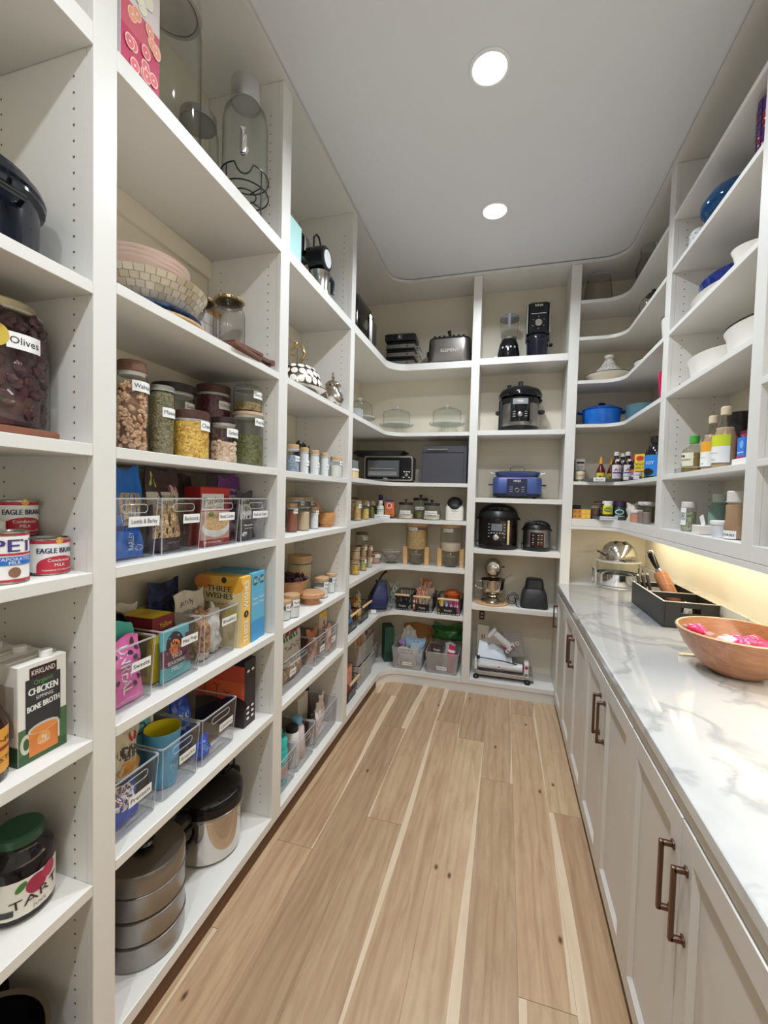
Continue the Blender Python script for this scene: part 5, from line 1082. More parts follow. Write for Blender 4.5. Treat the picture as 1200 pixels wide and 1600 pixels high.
jar('wooden-lid white jar beside the stile, next to the mushrooms', (-0.945, 1.705, z), FL, 0.036, 0.09, MILK, 0.6, 'Kelp', tz=0.66, tw=0.05, th=0.03, lidh=0.016, lidk=1.06, group=GW)
whitejar('round white jar with a tan lid on its paddle label', 490, 513, 915, -0.96, 0.985, 'Peanuts')
whitejar('slim white jar with a wooden lid at the panel end', 513, 528, 912, -0.96, 0.985, 'Seeds')
y_ = D2(479, 938, -0.965).y
t = thing('round_board_stand', 'small round wooden stand between the white jars', 'stand', (-0.955, y_ + 0.03, z)); g = G(); g.rcyl(0.045, 0.035, 0.003, 28); g.obj('stand_foot', WOODM, t); g = G(); g.rcyl(0.072, 0.024, 0.004, 32, 0.0355); g.obj('stand_top', wood((190, 140, 96), (220, 172, 128), 7), t)
y_ = D2(492, 905, -1.1).y
jar('clear jar of beans behind the round white jar', (-1.13, 2.255, z), FL, 0.05, 0.12, pm(150, 120, 90), 0.5, None, lidh=0.014, lm=TAN)
# chips shelf
z = zs[5]; zi = z + 0.004; GB3 = 'clear bins of chips'
ys = (1.600, 1.800, 2.004, 2.304); yc3 = (1.600, 1.995, 2.150, 2.304)
for i, (lab, tx) in enumerate((('clear bin of tortilla chips beside the stile', 'Chips'), ('clear bin with a white label and a caramel bag', 'Crackers'), ('clear bin with a cream and yellow carton, by the side panel', 'Bars'))):
    tub(lab, (-1.045, (yc3[i] + yc3[i + 1]) / 2, z), FL, yc3[i + 1] - yc3[i] - 0.008, 0.27, 0.155, tx, -0.12 if i == 0 else 0.05, 0.5, 0.06, 0.03, group=GB3, sl=0.45)
pouch('tortilla_chip_bag', 'white tortilla chip bag with a green and maroon top', (-0.975, 1.845, zi), FL, 0.22, 0.245, 0.06, pm(206, 200, 192), [('r', 'f', -0.5, 0.5, 0.86, 1.0, pm(130, 44, 52)), ('r', 'f', -0.5, 0.28, 0.78, 0.86, pm(40, 110, 62)), ('t', 'f', 'Tortilla Chips', 0, 0.66, 0.12, DARK, 0.05, 0.72), ('e', 'f', 0.3, 0.54, 0.1, 0.035, pm(206, 60, 110)), ('r', 'f', -0.5, 0.26, 0.38, 0.44, pm(90, 76, 66)), ('t', 'f', 'DELICIOUS', -0.1, 0.41, 0.04, WHT, 0, 0.5), ('r', 'f', -0.5, 0.5, 0, 0.3, pm(150, 120, 90))], rx=-0.04, seed=41, wr=0.004)
pkg('red_snack_box', 'dark red snack box behind the tortilla chip bag', (-1.125, 1.80, zi), FL, 0.16, 0.06, 0.262, pm(150, 50, 56), [('r', 'f', 0.2, 0.5, 0.8, 1, DARK)])
pouch('paper_bag_white', 'folded white paper bag beside the tortilla chips', (-1.055, 1.89, zi), FL, 0.13, 0.215, 0.04, pm(222, 218, 212), [('e', 'f', 0.2, 0.85, 0.2, 0.1, RED), ('e', 'f', -0.1, 0.45, 0.14, 0.05, pm(216, 60, 110))], seed=42, rx=-0.05, wr=0.005)
pouch('caramel_bag', 'glossy caramel brown bag in the middle chip bin', (-0.975, 2.072, zi), FL, 0.115, 0.17, 0.05, pm(190, 120, 76, rough=0.2), [('r', 'f', -0.5, 0.5, 0, 0.2, pm(210, 160, 120)), ('e', 'f', 0, 0.6, 0.3, 0.14, pm(206, 150, 110))], seed=43, wr=0.005)
pkg('cream_carton', 'cream carton with berry pictures and a yellow top', (-1.04, 2.225, zi), FL, 0.108, 0.13, 0.225, pm(216, 200, 182), [('r', 'f', -0.5, 0.5, 0.84, 1.0, pm(226, 190, 70)), ('r', 't', -0.5, 0.5, 0, 1, pm(222, 186, 66)), ('e', 'f', 0.1, 0.72, 0.1, 0.07, pm(150, 70, 60)), ('e', 'f', -0.1, 0.58, 0.12, 0.06, pm(160, 96, 76)), ('e', 'f', 0.2, 0.5, 0.08, 0.05, pm(140, 60, 56)), ('r', 'f', -0.5, -0.1, 0.0, 0.9, pm(200, 180, 160))])
pouch('pink_snack_bag', 'small pink snack bag in front of the cream carton', (-0.95, 2.245, zi), FL, 0.06, 0.15, 0.03, pm(226, 176, 160), seed=44)
# bottles and lunch things at the bottom
z = zs[6]; zi = z + 0.004; GB4 = 'clear bins of bottles and lunch things'
for i, lab in enumerate(('lowest-shelf clear bin with the turquoise bottle', 'lowest-shelf clear bin with water bottles', 'lowest-shelf clear bin by the side panel, white packets inside')):
    tub(lab, (-1.04, (ys[i] + ys[i + 1]) / 2, z), FL, ys[i + 1] - ys[i] - 0.008, 0.27, 0.155, None, group=GB4, sl=0.4)
TQ = pm(54, 190, 184, rough=0.3)
t = bottle('turquoise drinking bottle with a loop lid', (-0.962, 1.728, zi), FL, [(0.034, 0), (0.038, 0.006), (0.038, 0.15), (0.03, 0.165)], TQ, [(0.034, 0.16), (0.036, 0.2), (0.026, 0.215)], TQ, [(0.03, 0.09, pm(216, 190, 200), 1.0)], name='drinking_bottle')
g = G(); g.tube([(-0.02, 0, 0.21), (-0.016, 0, 0.235), (0.016, 0, 0.235), (0.02, 0, 0.21)], 0.005, 8); g.obj('carry_loop', TQ, t)
bottle('white bottle with a black wire clip beside the turquoise one', (-0.97, 1.8605, zi), FL, [(0.036, 0), (0.04, 0.006), (0.04, 0.15), (0.03, 0.17)], pm(226, 222, 220, rough=0.4), [(0.031, 0.168), (0.031, 0.19), (0.024, 0.196)], DARK, name='drinking_bottle')
t = bottle('clear bottle with a pale blue cap in the middle bin', (-0.97, 1.9385, zi), FL, [(0.032, 0), (0.036, 0.006), (0.036, 0.14), (0.026, 0.16)], pm(222, 206, 208, rough=0.3), [(0.027, 0.158), (0.027, 0.195), (0.02, 0.2)], pm(120, 180, 226, rough=0.3), name='drinking_bottle', rx=-0.08)
bottle('chrome flask standing in the middle bin', (-0.96, 2.055, zi), FL, [(0.026, 0), (0.03, 0.005), (0.03, 0.12), (0.02, 0.14)], STEEL, [(0.021, 0.138), (0.021, 0.16), (0.016, 0.165)], DARK, name='flask')
pouch('mauve_bag', 'mauve crumpled bag behind the turquoise bottle', (-1.08, 1.70, zi), FL, 0.14, 0.225, 0.07, pm(150, 96, 100), [('e', 'f', 0.1, 0.7, 0.3, 0.2, pm(206, 180, 170)), ('e', 'f', -0.2, 0.4, 0.2, 0.1, pm(130, 60, 70))], seed=51, wr=0.007)
pouch('green_bag', 'pale green printed bag behind the water bottles', (-1.10, 1.902, zi), FL, 0.13, 0.225, 0.06, pm(130, 156, 130), [('r', 'f', -0.5, 0.5, 0.8, 1, pm(226, 226, 226)), ('e', 'f', 0, 0.88, 0.2, 0.06, RED)], seed=52, wr=0.005)
pkg('tea_carton', 'grey-white carton with a pink foot behind the flask', (-1.08, 2.10, zi), FL, 0.12, 0.1, 0.225, pm(200, 194, 180), [('r', 'f', -0.5, 0.5, 0, 0.24, pm(190, 40, 96)), ('r', 't', -0.3, 0.3, 0.3, 0.4, GREY), ('r', 't', -0.3, 0.1, 0.55, 0.63, GREY)])
pouch('maroon_pouch', 'dark maroon pouch with a black top in the end bin', (-1.08, 2.225, zi), FL, 0.10, 0.19, 0.06, pm(110, 62, 72), [('r', 'f', -0.5, 0.5, 0.8, 1, DARK)], seed=53, wr=0.005)
for i in range(3): pouch('white_packet', ('white packet standing nearest in the end bin', 'middle white packet of the end bin', 'white packet pressed against the end of its bin')[i], (-0.965 - 0.012 * i, 2.120 + i * 0.064, zi), FL, 0.055, 0.15 + 0.012 * i, 0.035, pm(226, 216, 214), [('e', 'f', 0, 0.5, 0.3, 0.16, pm(214, 190, 190))], seed=54 + i, group='white packets in the end bin')

# ================================================================== corner unit
zs = ZD
def Bk(px, py, Y): return hit(px, py, 1, Y)
# top shelf
y0 = D2(557, 500, -0.93).y; y1 = D2(597, 500, -0.93).y
t = thing('air_fryer', 'big rounded black air fryer with steel uprights in the corner', 'air fryer', (-1.045, (y0 + y1) / 2 - 0.06, zs[0]), FL)
w_ = 0.42
g = G(); g.loft([[(x, y + 0.0, z) for x, y in rrect(w_ - i, 0.24 - i * 0.6, 0.05, 5)] for z, i in ((0, 0.02), (0.012, 0), (0.16, 0.0), (0.24, 0.03), (0.29, 0.08), (0.315, 0.16), (0.32, 0.2))]); g.obj('fryer_body', BLACKG, t)
for x in (0.02, 0.045): 
    g = G(); g.bx(x, x + 0.012, -0.128, -0.118, 0.02, 0.225, 0.003); g.obj('steel_upright', STEEL, t)
g = G(); g.bx(0.07, 0.18, -0.124, -0.117, 0.03, 0.21, 0.004); g.obj('steel_panel', STEELB, t)
g = G(); g.at(-0.06, -0.12, 0.12, PI / 2).lathe([(0.03, 0), (0.03, 0.012), (0.024, 0.016)], 20); g.obj('dial', STEEL, t)
v0 = Bk(602, 560, 3.20); v1 = Bk(646, 560, 3.20)
cx = (v0.x + v1.x) / 2; w_ = v1.x - v0.x
for i, lab in enumerate(('lowest steel warming tray of the stack of three', 'middle steel warming tray of the stack of three', 'upper steel warming tray under the black tray')):
    t = thing('warming_tray', lab, 'warming tray', (cx, 3.30, zs[0] + i * 0.062), 0.04, 'stacked steel warming trays')
    g = G(); g.bx(-w_ / 2, w_ / 2, -0.10, 0.10, 0.006, 0.046, 0.006); g.obj('tray_body', STEELB, t)
    g = G(); g.bx(-w_ / 2 + 0.004, w_ / 2 - 0.004, -0.095, 0.095, 0.0465, 0.06, 0.004); g.bx(-w_ / 2, w_ / 2, -0.102, -0.09, 0.0, 0.006, 0.002); g.obj('black_lid', BLACK, t)
    g = G(); g.at(w_ / 4, -0.10, 0.026, PI / 2).cyl(0.006, 0.006, 12); g.obj('knob', DARK, t)
    g = G(); g.tube([(w_ / 2, -0.06, 0.03), (w_ / 2 + 0.03, -0.06, 0.026), (w_ / 2 + 0.03, 0.06, 0.026), (w_ / 2, 0.06, 0.03)], 0.004, 6); g.obj('handle', STEEL, t)
    g = G(); write(g, 'ELEMENT', flat(-0.1008), -w_ * 0.12, 0.026, 0.02, 0, w_ * 0.36); g.obj('lettering', pm(110, 108, 106), t, smooth=False)
t = thing('ribbed_tray', 'ribbed black tray lying on top of the steel warming trays', 'tray', (cx - 0.004, 3.30, zs[0] + 0.187), 0.06)
w2 = w_ * 1.08
g = G(); g.bx(-w2 / 2, w2 / 2, -0.10, 0.10, 0, 0.062, 0.010)
for k in range(7): g.bx(-w2 / 2 + w2 * (k + 0.35) / 7, -w2 / 2 + w2 * (k + 0.65) / 7, -0.1025, -0.099, 0.006, 0.056, 0.001)
g.obj('tray_shell', BLACK, t); g = G(); patch(g, flat(-0.1035), -0.02, 0.02, 0.012, 0.05); write(g.m(1), 'K', flat(-0.1042), 0, 0.031, 0.03); g.obj('badge', [pm(60, 62, 70), WHT], t, smooth=False)
v0 = Bk(669, 555, 3.20); v1 = Bk(737, 555, 3.20); cx = (v0.x + v1.x) / 2; w_ = v1.x - v0.x; hh = zat(700, 528, cx, 3.2) - zs[0]
t = thing('slow_cooker', 'long brushed steel slow cooker with a black knob on its lid', 'slow cooker', (cx, 3.295, zs[0]))
g = G(); g.loft([[(x, y, z) for x, y in rrect(w_ - i, 0.2 - i, 0.06, 6)] for z, i in ((0.012, 0.01), (0.02, 0.0), (hh - 0.01, 0.012), (hh, 0.016))]); g.obj('cooker_body', STEELB, t)
g = G(); g.loft([[(x, y, z) for x, y in rrect(w_ * 0.98 - i, 0.2 - i, 0.06, 6)] for z, i in ((0, 0.01), (0.013, 0.0))]); g.obj('base', BLACK, t)
g = G(); g.loft([[(x, y, z) for x, y in rrect(w_ * 0.96 - i, 0.19 - i, 0.06, 6)] for z, i in ((hh + 0.0005, 0.0), (hh + 0.012, 0.01), (hh + 0.022, 0.06))]); l = g.obj('cooker_lid', BLACK, t)
g = G(); g.tube([(0, 0, hh + 0.02), (-0.004, -0.01, hh + 0.05), (-0.01, -0.02, hh + 0.08)], [0.014, 0.011, 0.014], 10); g.obj('lid_knob', BLACK, l)
for s in (-1, 1):
    g = G(); g.bx(s * w_ / 2 - 0.012, s * w_ / 2 + 0.012, -0.04, 0.04, hh * 0.4, hh * 0.62, 0.006); g.obj('handle', BLACK, t)
for k in range(-3, 4):
    if k: g = G(); g.bx(k * w_ * 0.11 - 0.008, k * w_ * 0.11 + 0.008, -0.092, -0.07, hh + 0.010, hh + 0.024, 0.004); g.obj('lid_lug', BLACK, l)
g = G(); write(g, 'ELEMENT', flat(-0.1008), 0.01, hh * 0.5, 0.032, 0, w_ * 0.42); g.obj('lettering', pm(216, 214, 212), t, smooth=False)
# cake domes
def dome_stand(lab, x, y, r, z):
    t = thing('cake_stand', lab, 'cake stand', (x, y, z), 0, 'glass cake stands under domes'); k = r / 0.128
    g = G(); g.lathe([(0.06 * k, 0), (0.06 * k, 0.004), (0.02, 0.016), (0.012, 0.035), (0.017, 0.05), (0.011, 0.06), (0.03, 0.072)], 28, True, False); g.obj('pedestal', GLASS, t)
    g = G(); g.lathe([(0.0, 0.074), (r * 0.94, 0.074), (r, 0.084), (r, 0.088), (r * 0.93, 0.08), (0, 0.08)], 40, False, False); g.obj('plate', GLASS, t)
    g = G(); g.lathe([(r + 0.001, 0.083), (r + 0.0015, 0.0855), (r + 0.001, 0.0885), (r - 0.001, 0.0875)], 40, False, False); g.obj('plate_rim', RIMG, t)
    R = r * 0.80
    g = G(); g.lathe([(R, 0.081), (R, 0.165), (R * 0.95, 0.183), (R * 0.6, 0.198), (0.012, 0.2)], 40, False, False); d = g.obj('glass_dome', GLASS, t)
    g = G(); g.lathe([(R - 0.001, 0.081), (R + 0.001, 0.081), (R + 0.001, 0.0835), (R - 0.001, 0.0835)], 40, False, False); g.obj('dome_rim', RIMG, d)
    g = G(); g.lathe([(0.010, 0.2), (0.007, 0.21), (0.017, 0.222), (0.017, 0.228), (0.008, 0.232)], 18); g.obj('dome_knob', RIMG, d)
for lab, xl, xr, py in (('glass cake dome in the middle of the shelf', 590, 649, 655), ('glass cake dome close to the end-wall stile', 667, 730, 655)):
    x_, y_, r_ = fit(xl, xr, py, 1, 3.315); dome_stand(lab, x_, y_, min(r_, 0.135), zs[1])
x_, y_, r_ = fit(540, 585, 645, 0, -1.03); dome_stand('glass cake dome half hidden beside the long-wall stile', -1.05, y_ + 0.05, 0.115, zs[1])
y_ = D2(558, 640, -0.945).y
t = thing('crystal_bowl', 'small cut crystal bowl beside the half hidden cake dome', 'bowl', (-0.95, y_, zs[1]))
g = G(); n = 16; rr = lambda r, z, k: [((r + k * (0.004 if i % 2 else 0)) * math.cos(2 * PI * i / 32), (r + k * (0.004 if i % 2 else 0)) * math.sin(2 * PI * i / 32), z) for i in range(32)]
g.loft([rr(0.02, 0, 0), rr(0.035, 0.015, 1), rr(0.045, 0.04, -1), rr(0.04, 0.07, 1), rr(0.034, 0.075, 0)]); g.obj('crystal', glass(236, 240, 242, 0.5, body=0.25), t, smooth=False)
# toaster oven, tray, bread box
x0, x1 = Bk(571, 722, 3.21).x, Bk(646, 722, 3.21).x; cx = (x0 + x1) / 2; w_ = x1 - x0
t = thing('toaster_oven', 'steel-edged black toaster oven with a glass door', 'toaster oven', (cx - 0.01, 3.305, zs[2]), 0.05)
h_ = 0.205; dd = 0.19
g = G(); g.bx(-w_ / 2, w_ / 2, -dd / 2 + 0.006, dd / 2 - 0.04, 0.012, h_, 0.012); g.obj('oven_case', pm(70, 68, 70, rough=0.35, metal=0.6), t)
g = G(); 
fr = [(x, z + h_ / 2 + 0.006) for x, z in rrect(w_, h_ - 0.012, 0.022, 5)]; fi = [(x * 0.95, (z - h_ / 2 - 0.006) * 0.88 + h_ / 2 + 0.006) for x, z in fr]
g.loft([[(x, -dd / 2 + 0.004, z) for x, z in fr], [(x, -dd / 2 - 0.002, z) for x, z in fr], [(x, -dd / 2 - 0.002, z) for x, z in fi], [(x, -dd / 2 + 0.004, z) for x, z in fi]], closed=True); g.obj('front_frame', STEEL, t)
g = G(); g.bx(-w_ * 0.47, w_ * 0.27, -dd / 2 - 0.001, -dd / 2 + 0.006, 0.024, h_ - 0.018, 0.003); d = g.obj('door', BLACKG, t)
g = G(); patch(g, flat(-dd / 2 - 0.0016), -w_ * 0.43, w_ * 0.22, 0.045, h_ - 0.035); g.obj('door_glass', pm(96, 98, 100, rough=0.1), d, smooth=False)
g = G(); patch(g, flat(-dd / 2 - 0.0022), -w_ * 0.41, w_ * 0.17, 0.055, 0.085); g.obj('wire_rack', pm(140, 142, 142, rough=0.3), d, smooth=False)
g = G(); g.tube([(-w_ * 0.38, -dd / 2 - 0.002, h_ * 0.52), (-w_ * 0.38, -dd / 2 - 0.02, h_ * 0.52), (w_ * 0.16, -dd / 2 - 0.02, h_ * 0.52), (w_ * 0.16, -dd / 2 - 0.002, h_ * 0.52)], 0.004, 8); g.obj('door_handle', STEEL, d)
g = G(); g.bx(w_ * 0.28, w_ * 0.475, -dd / 2 - 0.001, -dd / 2 + 0.006, 0.024, h_ - 0.018, 0.003); p = g.obj('control_panel', BLACKG, t)
for k, (u, v_) in enumerate(((0.33, 0.36), (0.38, 0.36), (0.43, 0.36), (0.32, 0.15), (0.43, 0.15))): g = G(); blob(g, flat(-dd / 2 - 0.0018), w_ * u, h_ * v_ + 0.01, 0.007, 0.005); g.obj('button', pm(220, 220, 222), p, smooth=False)
g = G(); g.at(w_ * 0.375, -dd / 2, h_ * 0.24 + 0.01, PI / 2).lathe([(0.012, 0), (0.012, 0.010), (0.009, 0.012)], 16); g.obj('knob', STEEL, p)
g = G(); write(g, 'Ninja', flat(-dd / 2 - 0.0022), -0.02, 0.03, 0.016); g.obj('lettering', WHT, d, smooth=False)
for s in (-1, 1): g = G(); g.at(s * w_ * 0.4, -0.05, 0).cyl(0.012, 0.0125, 12); g.obj('foot', DARK, t)
t = thing('black_griddle', 'flat black griddle tray with side grips lying on the toaster oven', 'tray', (cx - 0.09, 3.29, zs[2] + h_ + 0.0005), 0.05)
g = G(); g.loft([[(x, y, z) for x, y in rrect(w_ * 1.05 - i, 0.2 - i, 0.03, 4)] for z, i in ((0, 0.04), (0.006, 0.03), (0.034, 0.0), (0.040, 0.0), (0.038, 0.012), (0.012, 0.036))]); g.bx(w_ * 0.50, w_ * 0.57, -0.05, 0.05, 0.022, 0.034, 0.004); g.bx(-w_ * 0.57, -w_ * 0.50, -0.05, 0.05, 0.022, 0.034, 0.004); g.obj('griddle_plate', BLACK, t)
x0, x1 = Bk(659, 722, 3.2).x, Bk(725, 722, 3.2).x; cx = (x0 + x1) / 2; w_ = x1 - x0; h_ = zat(692, 696, cx, 3.2) - zs[2]
t = thing('bread_box', 'tall charcoal bread box with a steel bar handle', 'bread box', (cx, 3.30, zs[2]))
CHAR = pm(70, 70, 78, rough=0.45)
g = G(); g.bx(-w_ / 2, w_ / 2 + 0.02, -0.09, 0.13, 0, h_, 0.005); g.obj('box_body', CHAR, t)
g = G(); g.bx(-w_ / 2 + 0.003, w_ / 2 - 0.003, -0.0985, -0.0905, 0.003, h_ - 0.058, 0.003); d = g.obj('drop_door', CHAR, t)
g = G(); g.bx(-w_ / 2 + 0.003, w_ / 2 - 0.003, -0.097, -0.0905, h_ - 0.054, h_ - 0.003, 0.003); d = g.obj('top_rail', CHAR, t)
g = G(); g.bx(-w_ * 0.38, w_ * 0.12, -0.108, -0.103, h_ - 0.036, h_ - 0.026, 0.002); g.bx(-w_ * 0.36, -w_ * 0.33, -0.104, -0.096, h_ - 0.034, h_ - 0.028, 0.001); g.bx(w_ * 0.07, w_ * 0.10, -0.104, -0.096, h_ - 0.034, h_ - 0.028, 0.001); g.obj('handle', STEEL, d)
y_ = D2(552, 740, -0.94).y
t = thing('glass_food_box', 'stack-lidded glass food box at the stile beside the toaster oven', 'food box', (-0.96, y_, zs[2]), FL)
g = G(); g.rbox(0.09, 0.09, 0.045, 0.015); g.obj('box_body', pm(222, 200, 150), t); g = G(); g.rbox(0.094, 0.094, 0.016, 0.016, z=0.0455); g.obj('box_lid', WHT, t); g = G(); g.rbox(0.085, 0.085, 0.05, 0.015, z=0.062); g.obj('upper_box', glass(200, 204, 206, 0.5, body=0.3), t)
# jars shelf
z = zs[3]
def Lj(lab, xl, xr, py, X_, z0, zt, fill, frac, text, **k):
    x_, y_, r_ = fit(xl, xr, py, 0, X_); return jar(lab, (x_, y_, z0), FL, k.pop('r', r_), zt - z0, fill, frac, text, **k)
NOOD = grain((176, 130, 76), (226, 190, 130), 70, 0.5, 0.8); LINS = grain((206, 168, 84), (240, 212, 136), 60, 0.5, 0.5)
Lj('tall jar of tan pasta pieces in the corner row', 552, 565, 795, -0.965, z, 1.405, NOOD, 0.9, 'Pasta', tz=0.72, tw=0.05, th=0.026)
Lj('tall jar of yellow spaghetti pieces in the corner row', 565, 577, 795, -0.975, z, 1.402, LINS, 0.66, 'Orzo', tz=0.82, tw=0.04, th=0.028)
Lj('slim jar of green-yellow noodles behind the spaghetti jar', 577, 586, 795, -1.0, z, 1.400, grain((150, 150, 70), (206, 200, 120), 80), 0.7, 'Penne', tz=0.82, tw=0.03, th=0.028)
y_ = D2(551, 790, -1.08).y; jar('brown lidded pasta jar against the stile, behind the row', (-1.09, y_, z), FL, 0.05, 0.16, NOOD, 0.9, None, lm=pm(90, 62, 46))
t = thing('turntable', 'low clear turntable with a white label under the small bottles', 'turntable', (-0.93, 3.235, z)); g = G(); g.lathe([(0.08, 0), (0.08, 0.008), (0.108, 0.010), (0.11, 0.03), (0.107, 0.03), (0.105, 0.013), (0.0, 0.013)], 40, True, False); g.obj('turntable_tray', ACRYL, t)
g = G(); f = rmap(0.1108, 0.25); patch(g, lambda x, zz: f(x, zz, 0), -0.062, 0.062, 0.002, 0.030, 8); p = g.obj('paper_label', PAPER, t); g = G(); write(g, 'Vinegar & Extracts', lambda x, zz: f(x, zz, 0.0008), 0, 0.016, 0.018, 0, 0.11); g.obj('lettering', INK, p, smooth=False)
zt = z + 0.0135
bottle('dark bottle with a purple cap on the turntable', (-0.955, 3.26, zt), 0.2, [(0.03, 0), (0.032, 0.004), (0.032, 0.07), (0.026, 0.1), (0.015, 0.125), (0.014, 0.14)], pm(46, 26, 34, rough=0.12), [(0.017, 0.138), (0.017, 0.165), (0.014, 0.168)], pm(62, 40, 110), [(0.035, 0.075, pm(200, 60, 70), 1.1)], [('e', 'f', 0, 0.66, 0.3, 0.1, WHT)])
bottle('green bottle at the corner of the turntable', (-0.992, 3.205, zt), 0.2, [(0.02, 0), (0.02, 0.06), (0.012, 0.075), (0.012, 0.09)], pm(70, 110, 70, rough=0.15), [(0.0135, 0.09), (0.0135, 0.105), (0.011, 0.107)], WHT)
bottle('pale extract bottle with a white cap on the turntable', (-0.932, 3.18, zt), 0.1, [(0.026, 0), (0.028, 0.004), (0.028, 0.075), (0.016, 0.09), (0.014, 0.10)], pm(206, 206, 190, rough=0.3), [(0.0165, 0.10), (0.0165, 0.122), (0.014, 0.125)], WHT, [(0.012, 0.07, pm(222, 226, 216), 1.2)], [('r', 'f', -0.6, 0.6, 0.5, 0.56, pm(100, 140, 120)), ('t', 'f', 'VANILLA', 0, 0.4, 0.1, DARK, 0, 0.9)])
pkg('baking_soda_box', 'orange baking soda box with a round white emblem', (-0.870, 3.235, zt), 0.0, 0.07, 0.045, 0.13, pm(232, 130, 70), [('r', 'f', -0.5, 0.5, 0.88, 1, pm(70, 60, 120)), ('e', 'f', 0, 0.65, 0.28, 0.17, WHT), ('e', 'f', 0, 0.65, 0.2, 0.12, pm(206, 60, 60)), ('t', 'f', 'Pure Baking', 0, 0.4, 0.1, NAVY, 0, 0.7), ('t', 'f', 'SODA', 0, 0.28, 0.12, NAVY, 0, 0.6), ('r', 'f', -0.4, 0.4, 0.08, 0.16, pm(120, 60, 40))])
BL = pm(38, 34, 36, rough=0.35)
x_, y_, r_ = fit(621, 647, 800, 1, 3.25); jar('round black-lid jar of shredded coconut next to the turntable', (x_, y_, z), 0.15, r_, 0.128, pm(222, 206, 190, rough=0.7), 0.36, 'Coconut Flakes', tz=0.42, tw=0.085, th=0.024, lid='knob', lidh=0.02, lidk=0.86, lm=BL, belly=1, group='black-lid jars')
x_, y_, r_ = fit(646, 668, 795, 1, 3.36); jar('taller black-lid jar of olive green seeds behind the other two', (x_, y_, z), 0.1, r_, 0.165, grain((110, 104, 60), (160, 150, 96), 160), 0.42, 'Pumpkin', tz=0.5, tw=0.075, th=0.024, lid='knob', lidh=0.022, lidk=1.04, lm=BL, group='black-lid jars')
x_, y_, r_ = fit(660, 689, 800, 1, 3.25); jar('round black-lid jar of white popcorn', (x_, y_, z), 0.05, r_, 0.128, grain((200, 190, 160), (246, 240, 226), 110, 0.7, 0.9), 0.40, 'Marshmallows', tz=0.42, tw=0.1, th=0.028, lid='knob', lidh=0.02, lidk=0.86, lm=BL, belly=1, group='black-lid jars')
cx = Bk(710, 800, 3.26).x
t = thing('flour_canister', 'white square canister with a tilted round black lid', 'canister', (cx, 3.28, z), 0.08)
g = G(); g.loft([[(x, y, zz) for x, y in rrect(0.135 - i, 0.13 - i, 0.03, 5)] for zz, i in ((0, 0.012), (0.006, 0.0), (0.10, 0.0), (0.135, 0.03))]); g.obj('canister_body', pm(226, 220, 210, rough=0.35), t)
g = G(); g.at(0.0, -0.03, 0.128, 0.95).lathe([(0.048, -0.02), (0.054, 0.0), (0.056, 0.012), (0.05, 0.018)], 32); l = g.obj('round_lid', BLACKG, t)
g = G(); g.at(0.0, -0.045, 0.139, 0.95).lathe([(0.035, 0), (0.03, 0.002), (0.0, 0.002)], 24, False, False); g.obj('lid_disc', DARK, l)
paper(t, lambda x, zz, o: (x, -0.0652 - o, zz), 0, 0.073, 0.062, 0.026, 'Wheat Flour', 1)
# small jars, dispensers
z = zs[4]; GJ = 'small wooden-lid jars in the corner'
def mini(lab, xl, xr, zb, h, fill, text, X_=-0.955, py=870, ta=0.2, **k):
    x_, y_, r_ = fit(xl, xr, py, 0, X_); jar(lab, (x_, y_, zb), FL - 0.2, r_, h, fill, 0.8, text, tz=0.68, tw=r_ * 1.6, th=0.024, ta=ta, lidh=0.014, lidk=1.02, lm=k.get('lm', wood((150, 110, 76), (186, 146, 106), 8)), group=GJ)
mini('lowest jar by the stile, full of yellow dried bananas', 548.5, 562, z, 0.098, grain((190, 140, 40), (240, 206, 96), 60, 0.5, 0.8), 'Banana', ta=0.6)
mini('bottom-row jar of yellow-green bits behind the bananas', 562.5, 573, z, 0.098, grain((170, 150, 80), (214, 196, 130), 80), 'Ginger')
mini('bottom-row jar with white label, third from the stile', 573.5, 582, z, 0.085, pm(200, 180, 150), 'Anise')
mini('middle-row jar of beige flour above the bananas', 549, 563, z + 0.0985, 0.085, pm(196, 160, 124, rough=0.7), None)
mini('middle-row jar of brown nuts, second in its row', 563.5, 573, z + 0.0985, 0.085, pm(186, 150, 110), 'Pecans')
mini('middle-row jar of almonds, third in its row', 573.5, 582, z + 0.0855, 0.075, grain((140, 100, 64), (190, 150, 106), 90), 'Almond')
x_, y_, r_ = fit(563, 580, 840, 0, -1.05); jar('dark tall jar with a white label standing behind the stacked jars', (x_ - 0.04, y_ + 0.02, z), FL - 0.3, 0.05, 0.24, pm(70, 50, 44), 0.6, 'Chocolate', tz=0.80, tw=0.075, th=0.024, lidh=0.02, lm=pm(120, 90, 66))
x_, y_, r_ = fit(579, 600, 875, 0, -0.965); jar('single jar of pinkish flour beside the stacked jars', (x_ - 0.01, y_ - 0.02, z), FL - 0.5, 0.042, 0.088, pm(190, 146, 126, rough=0.7), 0.75, 'Flax Meal', tz=0.68, tw=0.07, th=0.024, lidh=0.014, lm=wood((150, 104, 76), (182, 136, 104), 8))
x_, y_, r_ = fit(598, 626, 868, 1, 3.27)
t = thing('glass_bowl', 'footed clear glass bowl between the small jars and the rice dispenser', 'bowl', (x_, y_, z)); g = G(); g.lathe([(0.045, 0), (0.04, 0.006), (0.02, 0.02), (0.045, 0.036), (0.075, 0.075), (0.078, 0.10)], 36, True, False); g.obj('glass', GLASS, t); g = G(); g.lathe([(0.077, 0.099), (0.079, 0.099), (0.079, 0.102), (0.077, 0.102)], 36, False, False); g.obj('rim', RIMG, t)
g = G(); g.lathe([(0.05, 0.05), (0.06, 0.062), (0.0, 0.07)], 20); g.obj('chocolates', grain((90, 84, 80), (170, 160, 150), 60), t, stuff=True)
PINE = wood((206, 160, 106), (228, 188, 136), 7, 0.5)
